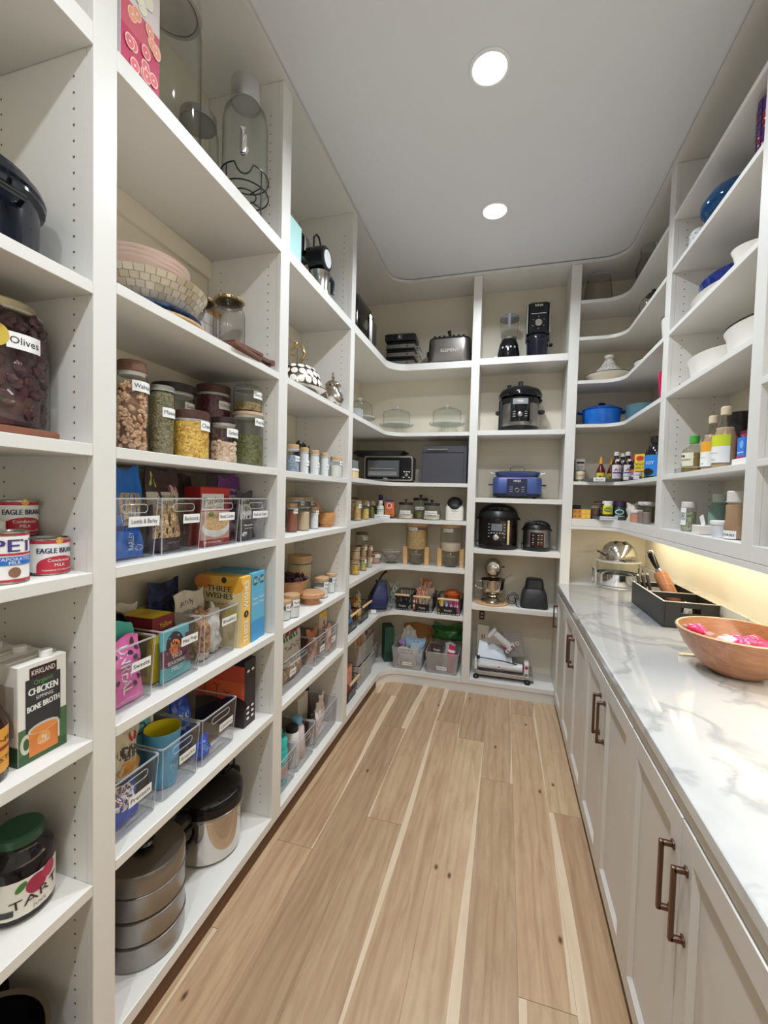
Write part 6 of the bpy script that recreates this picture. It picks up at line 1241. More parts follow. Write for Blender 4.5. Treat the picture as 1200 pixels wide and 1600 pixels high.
def dispenser(lab, xl, xr, fill, frac, text, grp='grain dispensers on wooden stands'):
    x_, y_, r_ = fit(xl, xr, 850, 1, 3.30); r = 0.083
    t = thing('grain_dispenser', lab, 'dispenser', (x_, y_, z), 0.05, grp)
    zb, zt_ = 0.125, 0.305
    g = G(); g.lathe([(r * 0.55, zb - 0.012), (r * 0.9, zb), (r, zb + 0.014), (r, zt_)], 36, True, False); g.obj('glass_body', GLASS, t)
    g = G(); zf = zb + 0.012 + (zt_ - zb - 0.02) * frac; g.lathe([(r * 0.5, zb - 0.008), (r * 0.88, zb + 0.002), (r - 0.003, zb + 0.016), (r - 0.003, zf), (0.01, zf + 0.004)], 36); g.obj('contents', fill, t, stuff=True)
    g = G(); g.rcyl(r * 1.04, 0.02, 0.003, 36, zt_); g.obj('lid', PINE, t)
    g = G(); g.lathe([(0.012, zb - 0.035), (0.012, zb - 0.01)], 14); g.bx(-0.008, 0.008, -0.03, 0.01, zb - 0.028, zb - 0.018, 0.002); g.obj('tap', CHROME, t)
    # two post stands with a cross bar
    for s in (-1, 1):
        g = G(); g.bx(s * r * 1.02 - 0.017, s * r * 1.02 + 0.017, -0.03, -0.006, 0, 0.142, 0.002); g.obj('stand_post', PINE, t)
        g = G(); g.bx(s * r * 1.02 - 0.017, s * r * 1.02 + 0.017, 0.03, 0.054, 0, 0.142, 0.002); g.obj('stand_post', PINE, t)
        g = G(); g.bx(s * r * 0.98 - 0.015, s * r * 0.98 + 0.012, -0.0055, 0.0295, 0.10, 0.118, 0.002); g.obj('stand_rail', PINE, t)
    paper(t, rmap(r + 0.0003, -0.25), 0, zt_ - 0.022, 0.075, 0.024, text)
    c = jar(('short ribbed glass under the %s dispenser' % text.lower()), (x_, y_ - 0.005, z), 0, 0.046, 0.085, None, lid=None, lidh=0.0, name='tumbler', cat='glass', group='ribbed glasses under the dispensers')
dispenser('dispenser full of golden brown rice', 634, 668, grain((176, 140, 90), (222, 190, 138), 190, 0.6, 0.4), 0.88, 'Brown Rice')
dispenser('dispenser a quarter full of white flour', 687, 723, pm(222, 206, 186, rough=0.8), 0.30, 'Pastry Flour')
# wire baskets
z = zs[5]
def basket(lab, loc, rz, w, d, h, text, group='black wire baskets with wooden grips'):
    t = thing('wire_basket', lab, 'basket', loc, rz, group)
    B_ = lambda u, v_, s=1.0: (u * w / 2 * (0.9 + 0.1 * v_), s, v_ * h)
    g = G(); r = 0.0022
    ring = lambda v_: [(x * (0.9 + 0.1 * v_), y * (0.9 + 0.1 * v_), v_ * h + 0.003) for x, y in rrect(w, d, 0.012, 2)]
    for v_ in (0, 0.5, 1.0): g.tube(ring(v_), r * (1.5 if v_ == 1 else 1), 5, True)
    for x in [w * (k / 6 - 0.5) for k in range(1, 6)]:
        for s in (-1, 1): g.tube([(x * 0.9, s * d * 0.45, 0.003), (x, s * d * 0.5, h + 0.003)], r, 5)
        g.tube([(x * 0.9, -d * 0.45, 0.003), (x * 0.9, d * 0.45, 0.003)], r, 5)
    for y in [d * (k / 7 - 0.5) for k in range(1, 7)]:
        for s in (-1, 1): g.tube([(s * w * 0.45, y * 0.9, 0.003), (s * w * 0.5, y, h + 0.003)], r, 5)
    g.obj('wire_frame', BLACK, t)
    yf = lambda zz: -d / 2 * (0.9 + 0.1 * zz / h) - 0.003
    g = G(); g.add([(-w * 0.34, yf(0.012), 0.012), (w * 0.34, yf(0.012), 0.012), (w * 0.36, yf(h * 0.55), h * 0.55), (-w * 0.36, yf(h * 0.55), h * 0.55)], [(0, 1, 2, 3)]); p = g.obj('name_plate', BLACK, t, smooth=False)
    if text: g = G(); write(g, text, lambda x, zz: (x, yf(zz) - 0.001, zz), 0, h * 0.3, 0.022); g.obj('lettering', WHT, p, smooth=False)
    g = G(); g.at(-w * 0.42, yf(h) - 0.006, h + 0.004, 0, PI / 2).lathe([(0.007, 0), (0.0085, 0.004), (0.0085, w * 0.84 - 0.004), (0.007, w * 0.84)], 12); g.obj('wooden_grip', wood((206, 168, 124), (228, 196, 156), 8), t)
    return t
x0 = Bk(613, 950, 3.2).x; x1 = Bk(642, 950, 3.2).x; x2 = Bk(675, 955, 3.2).x; x3 = Bk(681, 955, 3.2).x; x4 = Bk(722, 960, 3.2).x
basket('nearly empty wire basket, first of the three on the end-wall side', ((x0 + x1) / 2 + 0.005, 3.315, z), 0.0, x1 - x0 - 0.012, 0.24, 0.118, 'Treats')
basket('wire basket of orange-topped noodle bags in the middle', ((x1 + x2) / 2 + 0.006, 3.31, z), 0.0, x2 - x1 - 0.006, 0.25, 0.118, 'Fruits')
basket('wire basket of bright packets next to the end-wall stile', ((x3 + x4) / 2 - 0.006, 3.305, z), 0.0, x4 - x3 - 0.012, 0.25, 0.118, 'Snacks')
m = (x1 + x2) / 2; zi = z + 0.008
pouch('noodle_bag', 'noodle bag with an orange top, front one in its basket', (m - 0.01, 3.262, zi), 0, 0.10, 0.165, 0.045, pm(206, 190, 170), [('r', 'f', -0.5, 0.5, 0.66, 1, pm(190, 96, 60)), ('r', 'f', -0.4, 0.4, 0.25, 0.6, grain((160, 120, 90), (226, 206, 190), 90))], seed=61, wr=0.005)
pouch('noodle_bag', 'taller noodle bag with an orange top, back one in its basket', (m + 0.012, 3.355, zi), 0, 0.115, 0.225, 0.045, pm(196, 184, 170), [('r', 'f', -0.4, 0.4, 0.68, 0.98, pm(196, 100, 60)), ('e', 'f', 0.42, 0.8, 0.1, 0.1, pm(80, 90, 50))], seed=62, wr=0.005)
pkg('orange_carton', 'small orange and white carton low in the noodle basket', (m - 0.055, 3.228, zi), 0, 0.03, 0.02, 0.085, pm(214, 110, 60), [('r', 'f', -0.5, 0.5, 0.3, 0.5, WHT), ('r', 'f', -0.5, 0.5, 0.7, 0.85, WHT)])
m = (x3 + x4) / 2
t = thing('orange_tub', 'round orange tub sitting on top of the bright packets', 'tub', (m + 0.01, 3.32, z + 0.10), 0); g = G(); g.lathe([(0.05, 0), (0.062, 0.035), (0.068, 0.037), (0.068, 0.045), (0.05, 0.047), (0.045, 0.065), (0.02, 0.067)], 28); g.obj('tub_body', pm(214, 108, 50, rough=0.4), t)
for i, (dx, c, lab) in enumerate(((-0.075, YEL, 'yellow packet at the edge of the bright packet basket'), (-0.028, pm(120, 140, 200), 'lilac packet in the bright packet basket'), (0.015, pm(206, 70, 150), 'magenta packet in the bright packet basket'), (0.058, pm(226, 90, 160), 'pink packet by the stile end of its basket'))):
    pouch('bright_packet', lab, (m + dx * 0.85, 3.25, zi), 0, 0.038, 0.10 + 0.006 * (i == 0), 0.02, c, [('e', 'f', 0, 0.5, 0.3, 0.15, WHT)], seed=70 + i)
pouch('dark_packet', 'dark packet lying deep in the nearly empty basket', ((x0 + x1) / 2, 3.33, zi), 0, 0.07, 0.07, 0.03, DARK, seed=75)
yb0, yb1, yb2 = D2(551, 985, -0.93).y, D2(563, 970, -0.93).y, D2(581, 950, -0.93).y
basket('wire basket of mixed pouches right beside the long-wall stile', (-1.04, 2.585, z), FL, 0.22, 0.25, 0.118, 'Nuts')
basket('wire basket of mixed pouches, second from the long-wall stile', (-1.04, 2.825, z), FL, 0.23, 0.25, 0.118, 'Dried')
mix = [(-0.955, 2.44, 0.08, 0.16, pm(216, 196, 150)), (-0.97, 2.515, 0.09, 0.185, pm(60, 66, 120)), (-0.955, 2.583, 0.045, 0.15, pm(120, 170, 216)), (-0.96, 2.672, 0.07, 0.17, pm(150, 90, 60)), (-0.95, 2.73, 0.08, 0.15, pm(226, 180, 70)), (-0.97, 2.80, 0.08, 0.18, pm(180, 176, 170)), (-1.08, 2.50, 0.16, 0.20, pm(50, 36, 40)), (-1.08, 2.74, 0.16, 0.21, pm(110, 70, 50))]
labs = ['cream pouch nearest the stile in the side basket', 'navy pouch in the side basket', 'light blue pouch wedged in the side basket', 'brown pouch in the second side basket', 'yellow pouch in the second side basket', 'grey foil pouch in the second side basket', 'dark brown bag at the back of the side basket', 'brown paper bag at the back of the second side basket']
for i, (x, y, w, h, c) in enumerate(mix): pouch('snack_pouch', labs[i], (x - 0.02, y + (0.082 if y < 2.6 else 0.092), zi), FL, w * 0.86, h, 0.03, c, [('e', 'f', 0, 0.6, 0.3, 0.15, pm(226, 220, 206))], seed=80 + i, wr=0.005, rx=-0.06)
t = thing('navy_bag_clip', 'navy bag with a black clip on a clear turntable in the corner', 'bag', (-0.93, 3.17, z + 0.0135), 0.4)
g = G(); g.loft([[(x * k + o + 0.006 * math.sin(60 * y + 40 * zz), y * k2 + 0.004 * math.sin(50 * x + 30 * zz), zz) for x, y in rrect(0.15, 0.10, 0.03, 5)] for zz, k, k2, o in ((0, 0.9, 0.9, 0), (0.015, 1, 1, 0), (0.07, 0.98, 1.05, 0), (0.12, 0.86, 0.85, 0.006), (0.16, 0.66, 0.5, 0.014), (0.19, 0.52, 0.24, 0.02), (0.215, 0.55, 0.10, 0.022))]); g.obj('bag_body', pm(36, 48, 92, rough=0.35), t)
g = G(); g.tube([(0.0, 0.0, 0.20), (0.025, 0.0, 0.25), (0.05, 0.0, 0.275), (0.062, 0, 0.285)], [0.008, 0.007, 0.008, 0.01], 8); g.obj('clip', BLACK, t)
t = thing('turntable', 'low clear turntable under the navy bag in the corner', 'turntable', (-0.955, 3.16, z)); g = G(); g.lathe([(0.10, 0), (0.10, 0.008), (0.143, 0.010), (0.145, 0.03), (0.142, 0.03), (0.14, 0.013), (0.0, 0.013)], 40, True, False); g.obj('turntable_tray', ACRYL, t)
g = G(); f = rmap(0.1458, 0.25); patch(g, lambda x, zz: f(x, zz, 0), -0.02, 0.02, 0.004, 0.032, 4); g.obj('paper_label', PAPER, t, smooth=False)
pouch('spotted_bag', 'white bag with black spots beside the navy bag', (-0.86, 3.40, z), 0.1, 0.08, 0.17, 0.06, pm(190, 200, 186), [('e', 'f', u, v_, 0.07, 0.05, DARK) for u, v_ in ((-.3, .3), (0, .2), (.25, .35), (-.1, .5), (.2, .62), (-.3, .7), (.05, .82), (.35, .85))] + [('e', 'f', 0.1, 0.72, 0.2, 0.13, WHT), ('e', 'f', 0.1, 0.72, 0.1, 0.07, DARK)], seed=95)
# plastic boxes on the lowest shelf
z = zs[6]; FROST = glass(240, 240, 240, 0.8, gloss=0.2, body=0.22)
def ptub(lab, loc, rz, w, d, h, text, **k): return tub(lab, loc, rz, w, d, h, text, k.get('tx', 0.0), 0.28, 0.075, 0.028, cat='storage box', group='clear plastic storage boxes', flare=0.016, slot=False, mat=FROST, name='storage_box')
a, b = Bk(611, 1030, 3.19).x, Bk(661, 1030, 3.19).x; ptub('clear plastic box of baking bags, nearer the corner', ((a + b) / 2 + 0.004, 3.29, z), 0.0, b - a - 0.008, 0.245, 0.165, 'Coffee'); c1 = (a + b) / 2
a, b = Bk(664, 1035, 3.19).x, Bk(718, 1040, 3.19).x; ptub('clear plastic box with a pink packet, next to the end-wall stile', ((a + b) / 2 - 0.002, 3.29, z), 0.0, b - a - 0.01, 0.245, 0.165, 'Backstock'); c2 = (a + b) / 2
zi = z + 0.005
pouch('cookie_mix_bag', 'white bag with a dark band seen through the first plastic box', (c1 - 0.01, 3.225, zi), 0, 0.15, 0.15, 0.05, pm(214, 208, 200), [('r', 'f', -0.35, 0.35, 0.7, 0.9, pm(100, 84, 80)), ('t', 'f', 'gluten free', 0, 0.8, 0.08, WHT, 0, 0.55), ('e', 'f', 0, 0.35, 0.35, 0.2, pm(190, 180, 160)), ('e', 'f', -0.2, 0.25, 0.1, 0.08, DARK), ('e', 'f', 0.22, 0.2, 0.1, 0.07, DARK)], seed=101)
pouch('pale_blue_bag', 'pale blue snack bag leaning out of the first plastic box', (c1 + 0.03, 3.275, zi + 0.02), 0, 0.155, 0.19, 0.05, pm(160, 190, 222), [('t', 'f', 'Tiramisu', 0.0, 0.82, 0.13, NAVY, 0.05, 0.5), ('e', 'f', 0, 0.5, 0.32, 0.16, pm(206, 206, 190)), ('e', 'f', -0.3, 0.56, 0.1, 0.06, pm(120, 140, 90)), ('e', 'f', 0.3, 0.46, 0.1, 0.06, pm(90, 80, 60))], rx=-0.15, ry=0.08, seed=102)
pouch('lilac_packet', 'lilac packet squeezed between bags in the first plastic box', (c1 - 0.05, 3.29, zi), 0, 0.045, 0.19, 0.022, pm(170, 150, 206), [('r', 'f', -0.5, 0.5, 0.7, 0.85, pm(110, 60, 70))], ry=-0.08, seed=103)
pouch('white_paper_bag', 'crumpled white paper bag behind the pale blue bag', (c1 - 0.02, 3.36, zi + 0.02), 0, 0.13, 0.245, 0.05, pm(222, 216, 206), rx=-0.05, seed=104, wr=0.008)
pouch('brown_paper_sack', 'large brown paper sack standing against the end wall', (c1 + 0.05, 3.435, z), 0, 0.27, 0.29, 0.025, pm(176, 124, 72, rough=0.8), [('r', 'f', 0.25, 0.28, 0.6, 0.95, pm(120, 80, 50)), ('r', 'f', 0.33, 0.36, 0.6, 0.95, pm(120, 80, 50))], seed=105)
pouch('green_sack', 'green glossy sack lying across the second plastic box', (c2 + 0.02, 3.35, z + 0.215), 0, 0.24, 0.12, 0.10, pm(36, 96, 40, rough=0.3), seed=106, wr=0.008)
pouch('dark_coffee_bag', 'dark brown bag in the second plastic box', (c2 - 0.05, 3.24, zi), 0, 0.09, 0.20, 0.06, pm(74, 56, 54, rough=0.35), [('t', 'f', 'Roast', 0, 0.8, 0.07, WHT, 0, 0.5), ('t', 'f', 'ORGANIC', 0, 0.68, 0.05, WHT, 0, 0.6)], seed=107)
pouch('mint_bag', 'pale mint bag in the second plastic box', (c2 + 0.03, 3.29, zi), 0, 0.08, 0.205, 0.05, pm(200, 208, 200), [('e', 'f', 0, 0.8, 0.3, 0.12, pm(226, 230, 226)), ('e', 'f', 0.1, 0.78, 0.1, 0.05, GREY)], ry=0.1, seed=108)
pouch('pink_packet', 'bright pink packet against the stile end of its plastic box', (c2 + 0.055, 3.225, zi), 0, 0.055, 0.21, 0.03, pm(206, 50, 100), [('r', 'f', -0.5, 0.5, 0.74, 0.84, WHT), ('r', 'f', -0.5, 0.5, 0.0, 0.5, pm(200, 80, 120))], ry=0.06, seed=109)
pkg('dark_green_box', 'tall dark green box standing in the corner of the lowest shelf', (-0.885, 3.33, z), 0.5, 0.075, 0.11, 0.285, pm(40, 84, 66), [('r', 'r', -0.3, 0.3, 0.35, 0.85, pm(190, 186, 170)), ('r', 'f', -0.4, 0.4, 0.05, 0.3, pm(30, 60, 50)), ('r', 't', -0.5, 0.5, 0, 1, DARK)])
ptub('upper plastic box of crackers stacked on another box by the long wall', (-1.04, 2.885, z + 0.163), FL, 0.34, 0.25, 0.145, None)
ptub('lower plastic box under the cracker box by the long wall', (-1.04, 2.885, z), FL, 0.34, 0.25, 0.16, None)
ptub('far plastic box with a red-lidded carton, in the corner by the long wall', (-1.07, 3.16, z), FL, 0.19, 0.25, 0.16, None)
pkg('red_top_carton', 'white carton with a red top in the far plastic box', (-1.07, 3.16, z + 0.006), FL, 0.14, 0.18, 0.262, pm(206, 200, 196), [('r', 't', -0.5, 0.5, 0, 1, pm(176, 40, 56)), ('r', 'f', -0.5, 0.5, 0.92, 1, pm(176, 40, 56))])
CRK = pm(206, 170, 116, rough=0.7)
for i in range(6):
    t = thing('cracker_packet', ('cracker packet nearest the stile in the upper box', 'second cracker packet of the upper box', 'third cracker packet of the upper box', 'fourth cracker packet of the upper box', 'fifth cracker packet of the upper box', 'cracker packet farthest from the stile in the upper box')[i], 'packet', (-1.02 - 0.02 * (i % 2), 2.762 + 0.034 * i, z + 0.178), FL, 'cracker packets in the upper box', rx=-0.1)
    g = G(); g.rbox(0.028, 0.15, 0.155 - 0.008 * (i % 3), 0.010, 0.006); g.obj('wrapper', pm(206 - 12 * (i % 2), 176 - 10 * (i % 3), 126, rough=0.35), t)
pkg('navy_red_carton', 'navy, white and red carton behind the cracker packets', (-1.04, 2.994, z + 0.172), FL, 0.055, 0.15, 0.185, WHT, [('r', 't', -0.5, 0.5, 0, 1, pm(60, 50, 120)), ('r', 'f', -0.5, 0.5, 0.7, 1, pm(90, 50, 110)), ('r', 'f', 0.1, 0.5, 0.1, 0.7, pm(190, 60, 80))])
for i, (y, c, lab) in enumerate(((2.785, pm(214, 196, 120), 'yellow packet seen in the lower plastic box'), (2.855, pm(110, 104, 100), 'grey packet seen in the lower plastic box'), (2.925, pm(206, 200, 170), 'cream packet seen in the lower plastic box'), (2.99, pm(150, 130, 110), 'brown packet seen in the lower plastic box'))): pouch('food_packet', lab, (-0.965, y, zi), FL, 0.06, 0.13, 0.03, c, [('e', 'f', 0, 0.5, 0.3, 0.2, pm(226, 222, 206))], seed=120 + i)
basket('copper-grip basket with a pink box beside the stile, lowest corner shelf', (-1.04, 2.595, z), FL, 0.21, 0.25, 0.125, None)
pkg('salmon_box', 'salmon pink box standing in the copper-grip basket', (-0.97, 2.60, z + 0.008), FL, 0.09, 0.05, 0.205, pm(226, 150, 120), [('r', 'f', -0.5, 0.5, 0, 0.4, pm(206, 96, 76)), ('t', 'f', 'TEA', 0, 0.75, 0.12, pm(150, 60, 50))])
pouch('dark_foil_bag', 'dark foil bag lying behind the salmon box', (-1.06, 2.60, z + 0.008), FL, 0.13, 0.22, 0.05, pm(60, 36, 36, rough=0.15), seed=130, wr=0.008)
# ================================================================== end-wall unit
zs = ZC
NJ = BLACKG
def Cf(xl, xr, py, Y=3.30): return fit(xl, xr, py, 1, Y)
# blender
x_, y_, r_ = Cf(779, 811, 540)
t = thing('blender', 'small retro blender with a clear jug and rounded black base', 'blender', (x_, 3.30, zs[0]), 0.0)
g = G(); g.lathe([(0.076, 0), (0.080, 0.012), (0.078, 0.06), (0.066, 0.125), (0.056, 0.15), (0.05, 0.155)], 32); g.obj('blender_base', BLACKG, t)
g = G(); g.lathe([(0.052, 0.155), (0.056, 0.158), (0.056, 0.172), (0.052, 0.176)], 28); g.obj('collar', CHROME, t)
g = G()
def rib(r, z): return [((r - (0.004 if i % 8 == 0 else 0)) * math.cos(2 * PI * i / 64), (r - (0.004 if i % 8 == 0 else 0)) * math.sin(2 * PI * i / 64), z) for i in range(64)]
g.loft([rib(0.054, 0.177), rib(0.06, 0.22), rib(0.066, 0.31)], True, False); g.obj('jug', GLASS, t)
g = G(); g.lathe([(0.06, 0.30), (0.068, 0.305), (0.066, 0.325), (0.05, 0.335), (0.02, 0.34)], 28); g.obj('jug_lid', glass(190, 192, 196, 0.6, body=0.3), t)
g = G(); g.tube([(0, -0.064, 0.325), (0, -0.085, 0.32), (0, -0.09, 0.29), (0, -0.085, 0.25), (0, -0.064, 0.225)], [0.009, 0.01, 0.011, 0.011, 0.008], 8); g.obj('jug_handle', glass(206, 208, 212, 0.6, body=0.35), t)
for k in range(4):
    a = -0.6 + k * 0.4; g = G(); f = rmap(0.0735, a); patch(g, lambda x, z: f(x, z, 0.0005), -0.006, 0.006, 0.085, 0.097, 2); g.obj('emblem_letter', pm(190, 192, 200), t, smooth=False)
g = G(); g.at(-0.078, -0.02, 0.03, 0, -PI / 2).cyl(0.014, 0.016, 14); g.obj('side_knob', CHROME, t)
# ice cream maker
x_, y_, r_ = Cf(824, 858, 500)
t = thing('ice_cream_maker', 'tall black and silver machine with a round dial and dark tub', 'ice cream maker', (x_, 3.31, zs[0]), 0.0)
g = G(); g.lathe([(0.072, 0), (0.076, 0.008), (0.076, 0.02), (0.068, 0.024)], 28); g.obj('silver_base', STEEL, t)
g = G(); g.lathe([(0.068, 0.0245), (0.072, 0.06), (0.075, 0.13), (0.082, 0.135), (0.084, 0.16), (0.078, 0.17)], 32); g.obj('tub', pm(30, 30, 44, rough=0.12), t)
g = G(); g.bx(-0.072, 0.072, -0.07, 0.08, 0.1705, 0.395, 0.01); g.obj('head', BLACKG, t)
for s in (-1, 1): g = G(); g.bx(s * 0.0755 - 0.006, s * 0.0755 + 0.006, -0.074, 0.08, 0.172, 0.392, 0.003); g.obj('silver_side', STEEL, t)
g = G(); g.at(0, -0.07, 0.25, PI / 2).lathe([(0.026, 0), (0.026, 0.008), (0.02, 0.014), (0.018, 0.014)], 24); g.obj('dial', STEEL, t)
g = G(); write(g, 'NINJA', flat(-0.0708), 0, 0.37, 0.022, 0, 0.055); g.obj('lettering', WHT, t, smooth=False)
g = G(); patch(g, flat(-0.0706), -0.05, 0.05, 0.312, 0.315); g.obj('panel_line', WHT, t, smooth=False)
for k in range(6):
    a = k * PI / 3 + 0.5; g = G(); blob(g, flat(-0.0707), 0.042 * math.cos(a), 0.25 + 0.042 * math.sin(a), 0.005, 0.003); g.obj('panel_mark', GREY, t, smooth=False)
g = G(); g.bx(0.08, 0.105, -0.02, 0.02, 0.10, 0.118, 0.005); g.obj('latch', BLACK, t)
# pressure cooker with panel
x_, y_, r_ = Cf(780, 846, 630)
t = thing('multi_cooker', 'steel and black multi cooker with a domed pressure lid', 'multi cooker', (x_, 3.302, zs[1]), 0.0); R = 0.136
g = G(); g.lathe([(R * 0.93, 0), (R * 0.98, 0.012), (R * 0.98, 0.035)], 40); g.obj('cooker_foot', BLACK, t)
g = G(); g.lathe([(R * 0.975, 0.0355), (R, 0.04), (R, 0.19), (R * 0.98, 0.195)], 40); g.obj('steel_body', STEELB, t)
g = G(); g.lathe([(R * 0.97, 0.1955), (R * 0.99, 0.20), (R * 0.99, 0.235), (R * 0.9, 0.24)], 40); g.obj('black_collar', BLACK, t)
g = G(); g.lathe([(R * 1.0, 0.24), (R * 1.12, 0.25), (R * 1.12, 0.27), (R * 1.0, 0.30), (R * 0.6, 0.325), (R * 0.1, 0.33)], 40); l = g.obj('cooker_lid', BLACKG, t)
g = G(); g.bx(-0.016, 0.016, -0.02, 0.02, 0.325, 0.372, 0.006); g.obj('lid_grip', BLACK, l)
g = G(); g.at(-0.08, -0.05, 0.31).cyl(0.014, 0.025, 14); g.obj('valve', BLACK, l)
f = rmap(R + 0.001, 0)
g = G(); patch(g, lambda x, z: f(x, z, 0.001), -0.068, 0.068, 0.06, 0.225, 10); p = g.obj('control_panel', BLACKG, t)
g = G(); patch(g, lambda x, z: f(x, z, 0.0018), -0.052, 0.052, 0.182, 0.222, 8); g.obj('display', pm(150, 150, 152, rough=0.3), p)
g = G(); g.at(0, -R - 0.001, 0.11, PI / 2).lathe([(0.017, 0), (0.017, 0.008), (0.012, 0.01)], 20); g.obj('dial', STEEL, p)
g = G(); write(g, 'NINJA', lambda x, z: f(x, z, 0.0024), 0, 0.202, 0.022, 0, 0.04); g.obj('lettering', WHT, p, smooth=False)
for s in (-1, 1):
    for k in range(3): g = G(); patch(g, lambda x, z: f(x, z, 0.0022), s * 0.04 - 0.009, s * 0.04 + 0.009, 0.095 + k * 0.016, 0.100 + k * 0.016, 2); g.obj('button_row', pm(170, 172, 176), p, smooth=False)
    g = G(); g.bx(s * (R + 0.016) - 0.02, s * (R + 0.016) + 0.02, -0.03, 0.03, 0.13, 0.158, 0.009); g.obj('side_handle', BLACK, t)
g = G(); g.bx(-R - 0.012, -R + 0.03, -0.05, -0.01, 0.0, 0.235, 0.01); g.obj('condensate_pillar', BLACK, t)
g = G(); g.bx(R - 0.01, R + 0.016, -0.03, 0.03, 0.212, 0.238, 0.008); g.obj('hinge_block', BLACK, t)
# blue slow cooker
a = Bk(770, 755, 3.22); b = Bk(847, 755, 3.22); cx = (a.x + b.x) / 2; w_ = b.x - a.x
DBL = pm(62, 84, 146, rough=0.35)
t = thing('blue_slow_cooker', 'blue oblong slow cooker with a glass lid and wire handles', 'slow cooker', (cx, 3.305, zs[2]), 0.0)
g = G(); g.loft([[(x, y, z) for x, y in rrect(w_ - i, 0.22 - i, 0.045, 6)] for z, i in ((0.035, 0.004), (0.04, 0.0), (0.142, 0.0), (0.146, 0.006))]); g.obj('cooker_body', DBL, t)
g = G(); g.loft([[(x, y, z) for x, y in rrect(w_ - i, 0.22 - i, 0.045, 6)] for z, i in ((0.012, 0.016), (0.016, 0.004), (0.0345, 0.002))]); g.obj('black_base', BLACK, t)
for sx in (-1, 1):
    for sy in (-1, 1): g = G(); g.at(sx * w_ * 0.38, sy * 0.08, 0).cyl(0.012, 0.013, 12); g.obj('foot', DARK, t)
    g = G(); g.bx(sx * (w_ / 2 + 0.014) - 0.02, sx * (w_ / 2 + 0.014) + 0.02, -0.035, 0.035, 0.094, 0.104, 0.004); g.obj('side_handle', BLACK, t)
g = G(); g.loft([[(x, y, z) for x, y in rrect(w_ - i, 0.22 - i, 0.045, 6)] for z, i in ((0.1465, 0.01), (0.152, 0.006), (0.155, 0.02))]); g.obj('steel_rim', STEEL, t)
g = G(); g.loft([[(x, y, z) for x, y in rrect(w_ * 0.93 - i, 0.205 - i, 0.045, 6)] for z, i in ((0.1555, 0.026), (0.186, 0.0), (0.189, 0.0), (0.189, 0.008))]); g.obj('pot_insert', pm(52, 76, 138, rough=0.3), t)
g = G(); g.loft([[(x, y, z) for x, y in rrect(w_ * 0.9 - i, 0.19 - i, 0.045, 6)] for z, i in ((0.1895, 0.0), (0.20, 0.06))]); l = g.obj('glass_lid', glass(220, 226, 230, 0.6), t)
g = G(); g.tube([(-0.05, 0, 0.198), (-0.05, 0, 0.222), (-0.035, 0, 0.235), (0.035, 0, 0.235), (0.05, 0, 0.222), (0.05, 0, 0.198)], 0.003, 6); g.obj('lid_handle', STEEL, l)
for s in (-1, 1): g = G(); g.tube([(s * w_ * 0.45, -0.04, 0.175), (s * (w_ * 0.5 + 0.02), -0.04, 0.187), (s * (w_ * 0.5 + 0.02), 0.04, 0.187), (s * w_ * 0.45, 0.04, 0.175)], 0.003, 6); g.obj('wire_handle', STEEL, t)
g = G(); g.bx(-w_ * 0.21, w_ * 0.20, -0.1135, -0.108, 0.018, 0.142, 0.002); p = g.obj('control_panel', pm(30, 36, 66, rough=0.2), t)
g = G(); write(g, 'NINJA', flat(-0.1142), 0, 0.125, 0.022, 0, 0.05); g.obj('lettering', WHT, p, smooth=False)
g = G(); g.at(0, -0.1132, 0.06, PI / 2).lathe([(0.016, 0), (0.016, 0.004), (0.013, 0.006)], 20); g.obj('dial', STEEL, p)
g = G(); g.at(0, -0.1185, 0.06, PI / 2).cyl(0.011, 0.002, 20); g.obj('dial_cap', BLACK, p)
for s in (-1, 1):
    for k in range(3): g = G(); patch(g, flat(-0.1141), s * 0.04 - 0.011, s * 0.04 + 0.011, 0.048 + k * 0.016, 0.052 + k * 0.016); g.obj('button_row', pm(150, 156, 176), p, smooth=False)
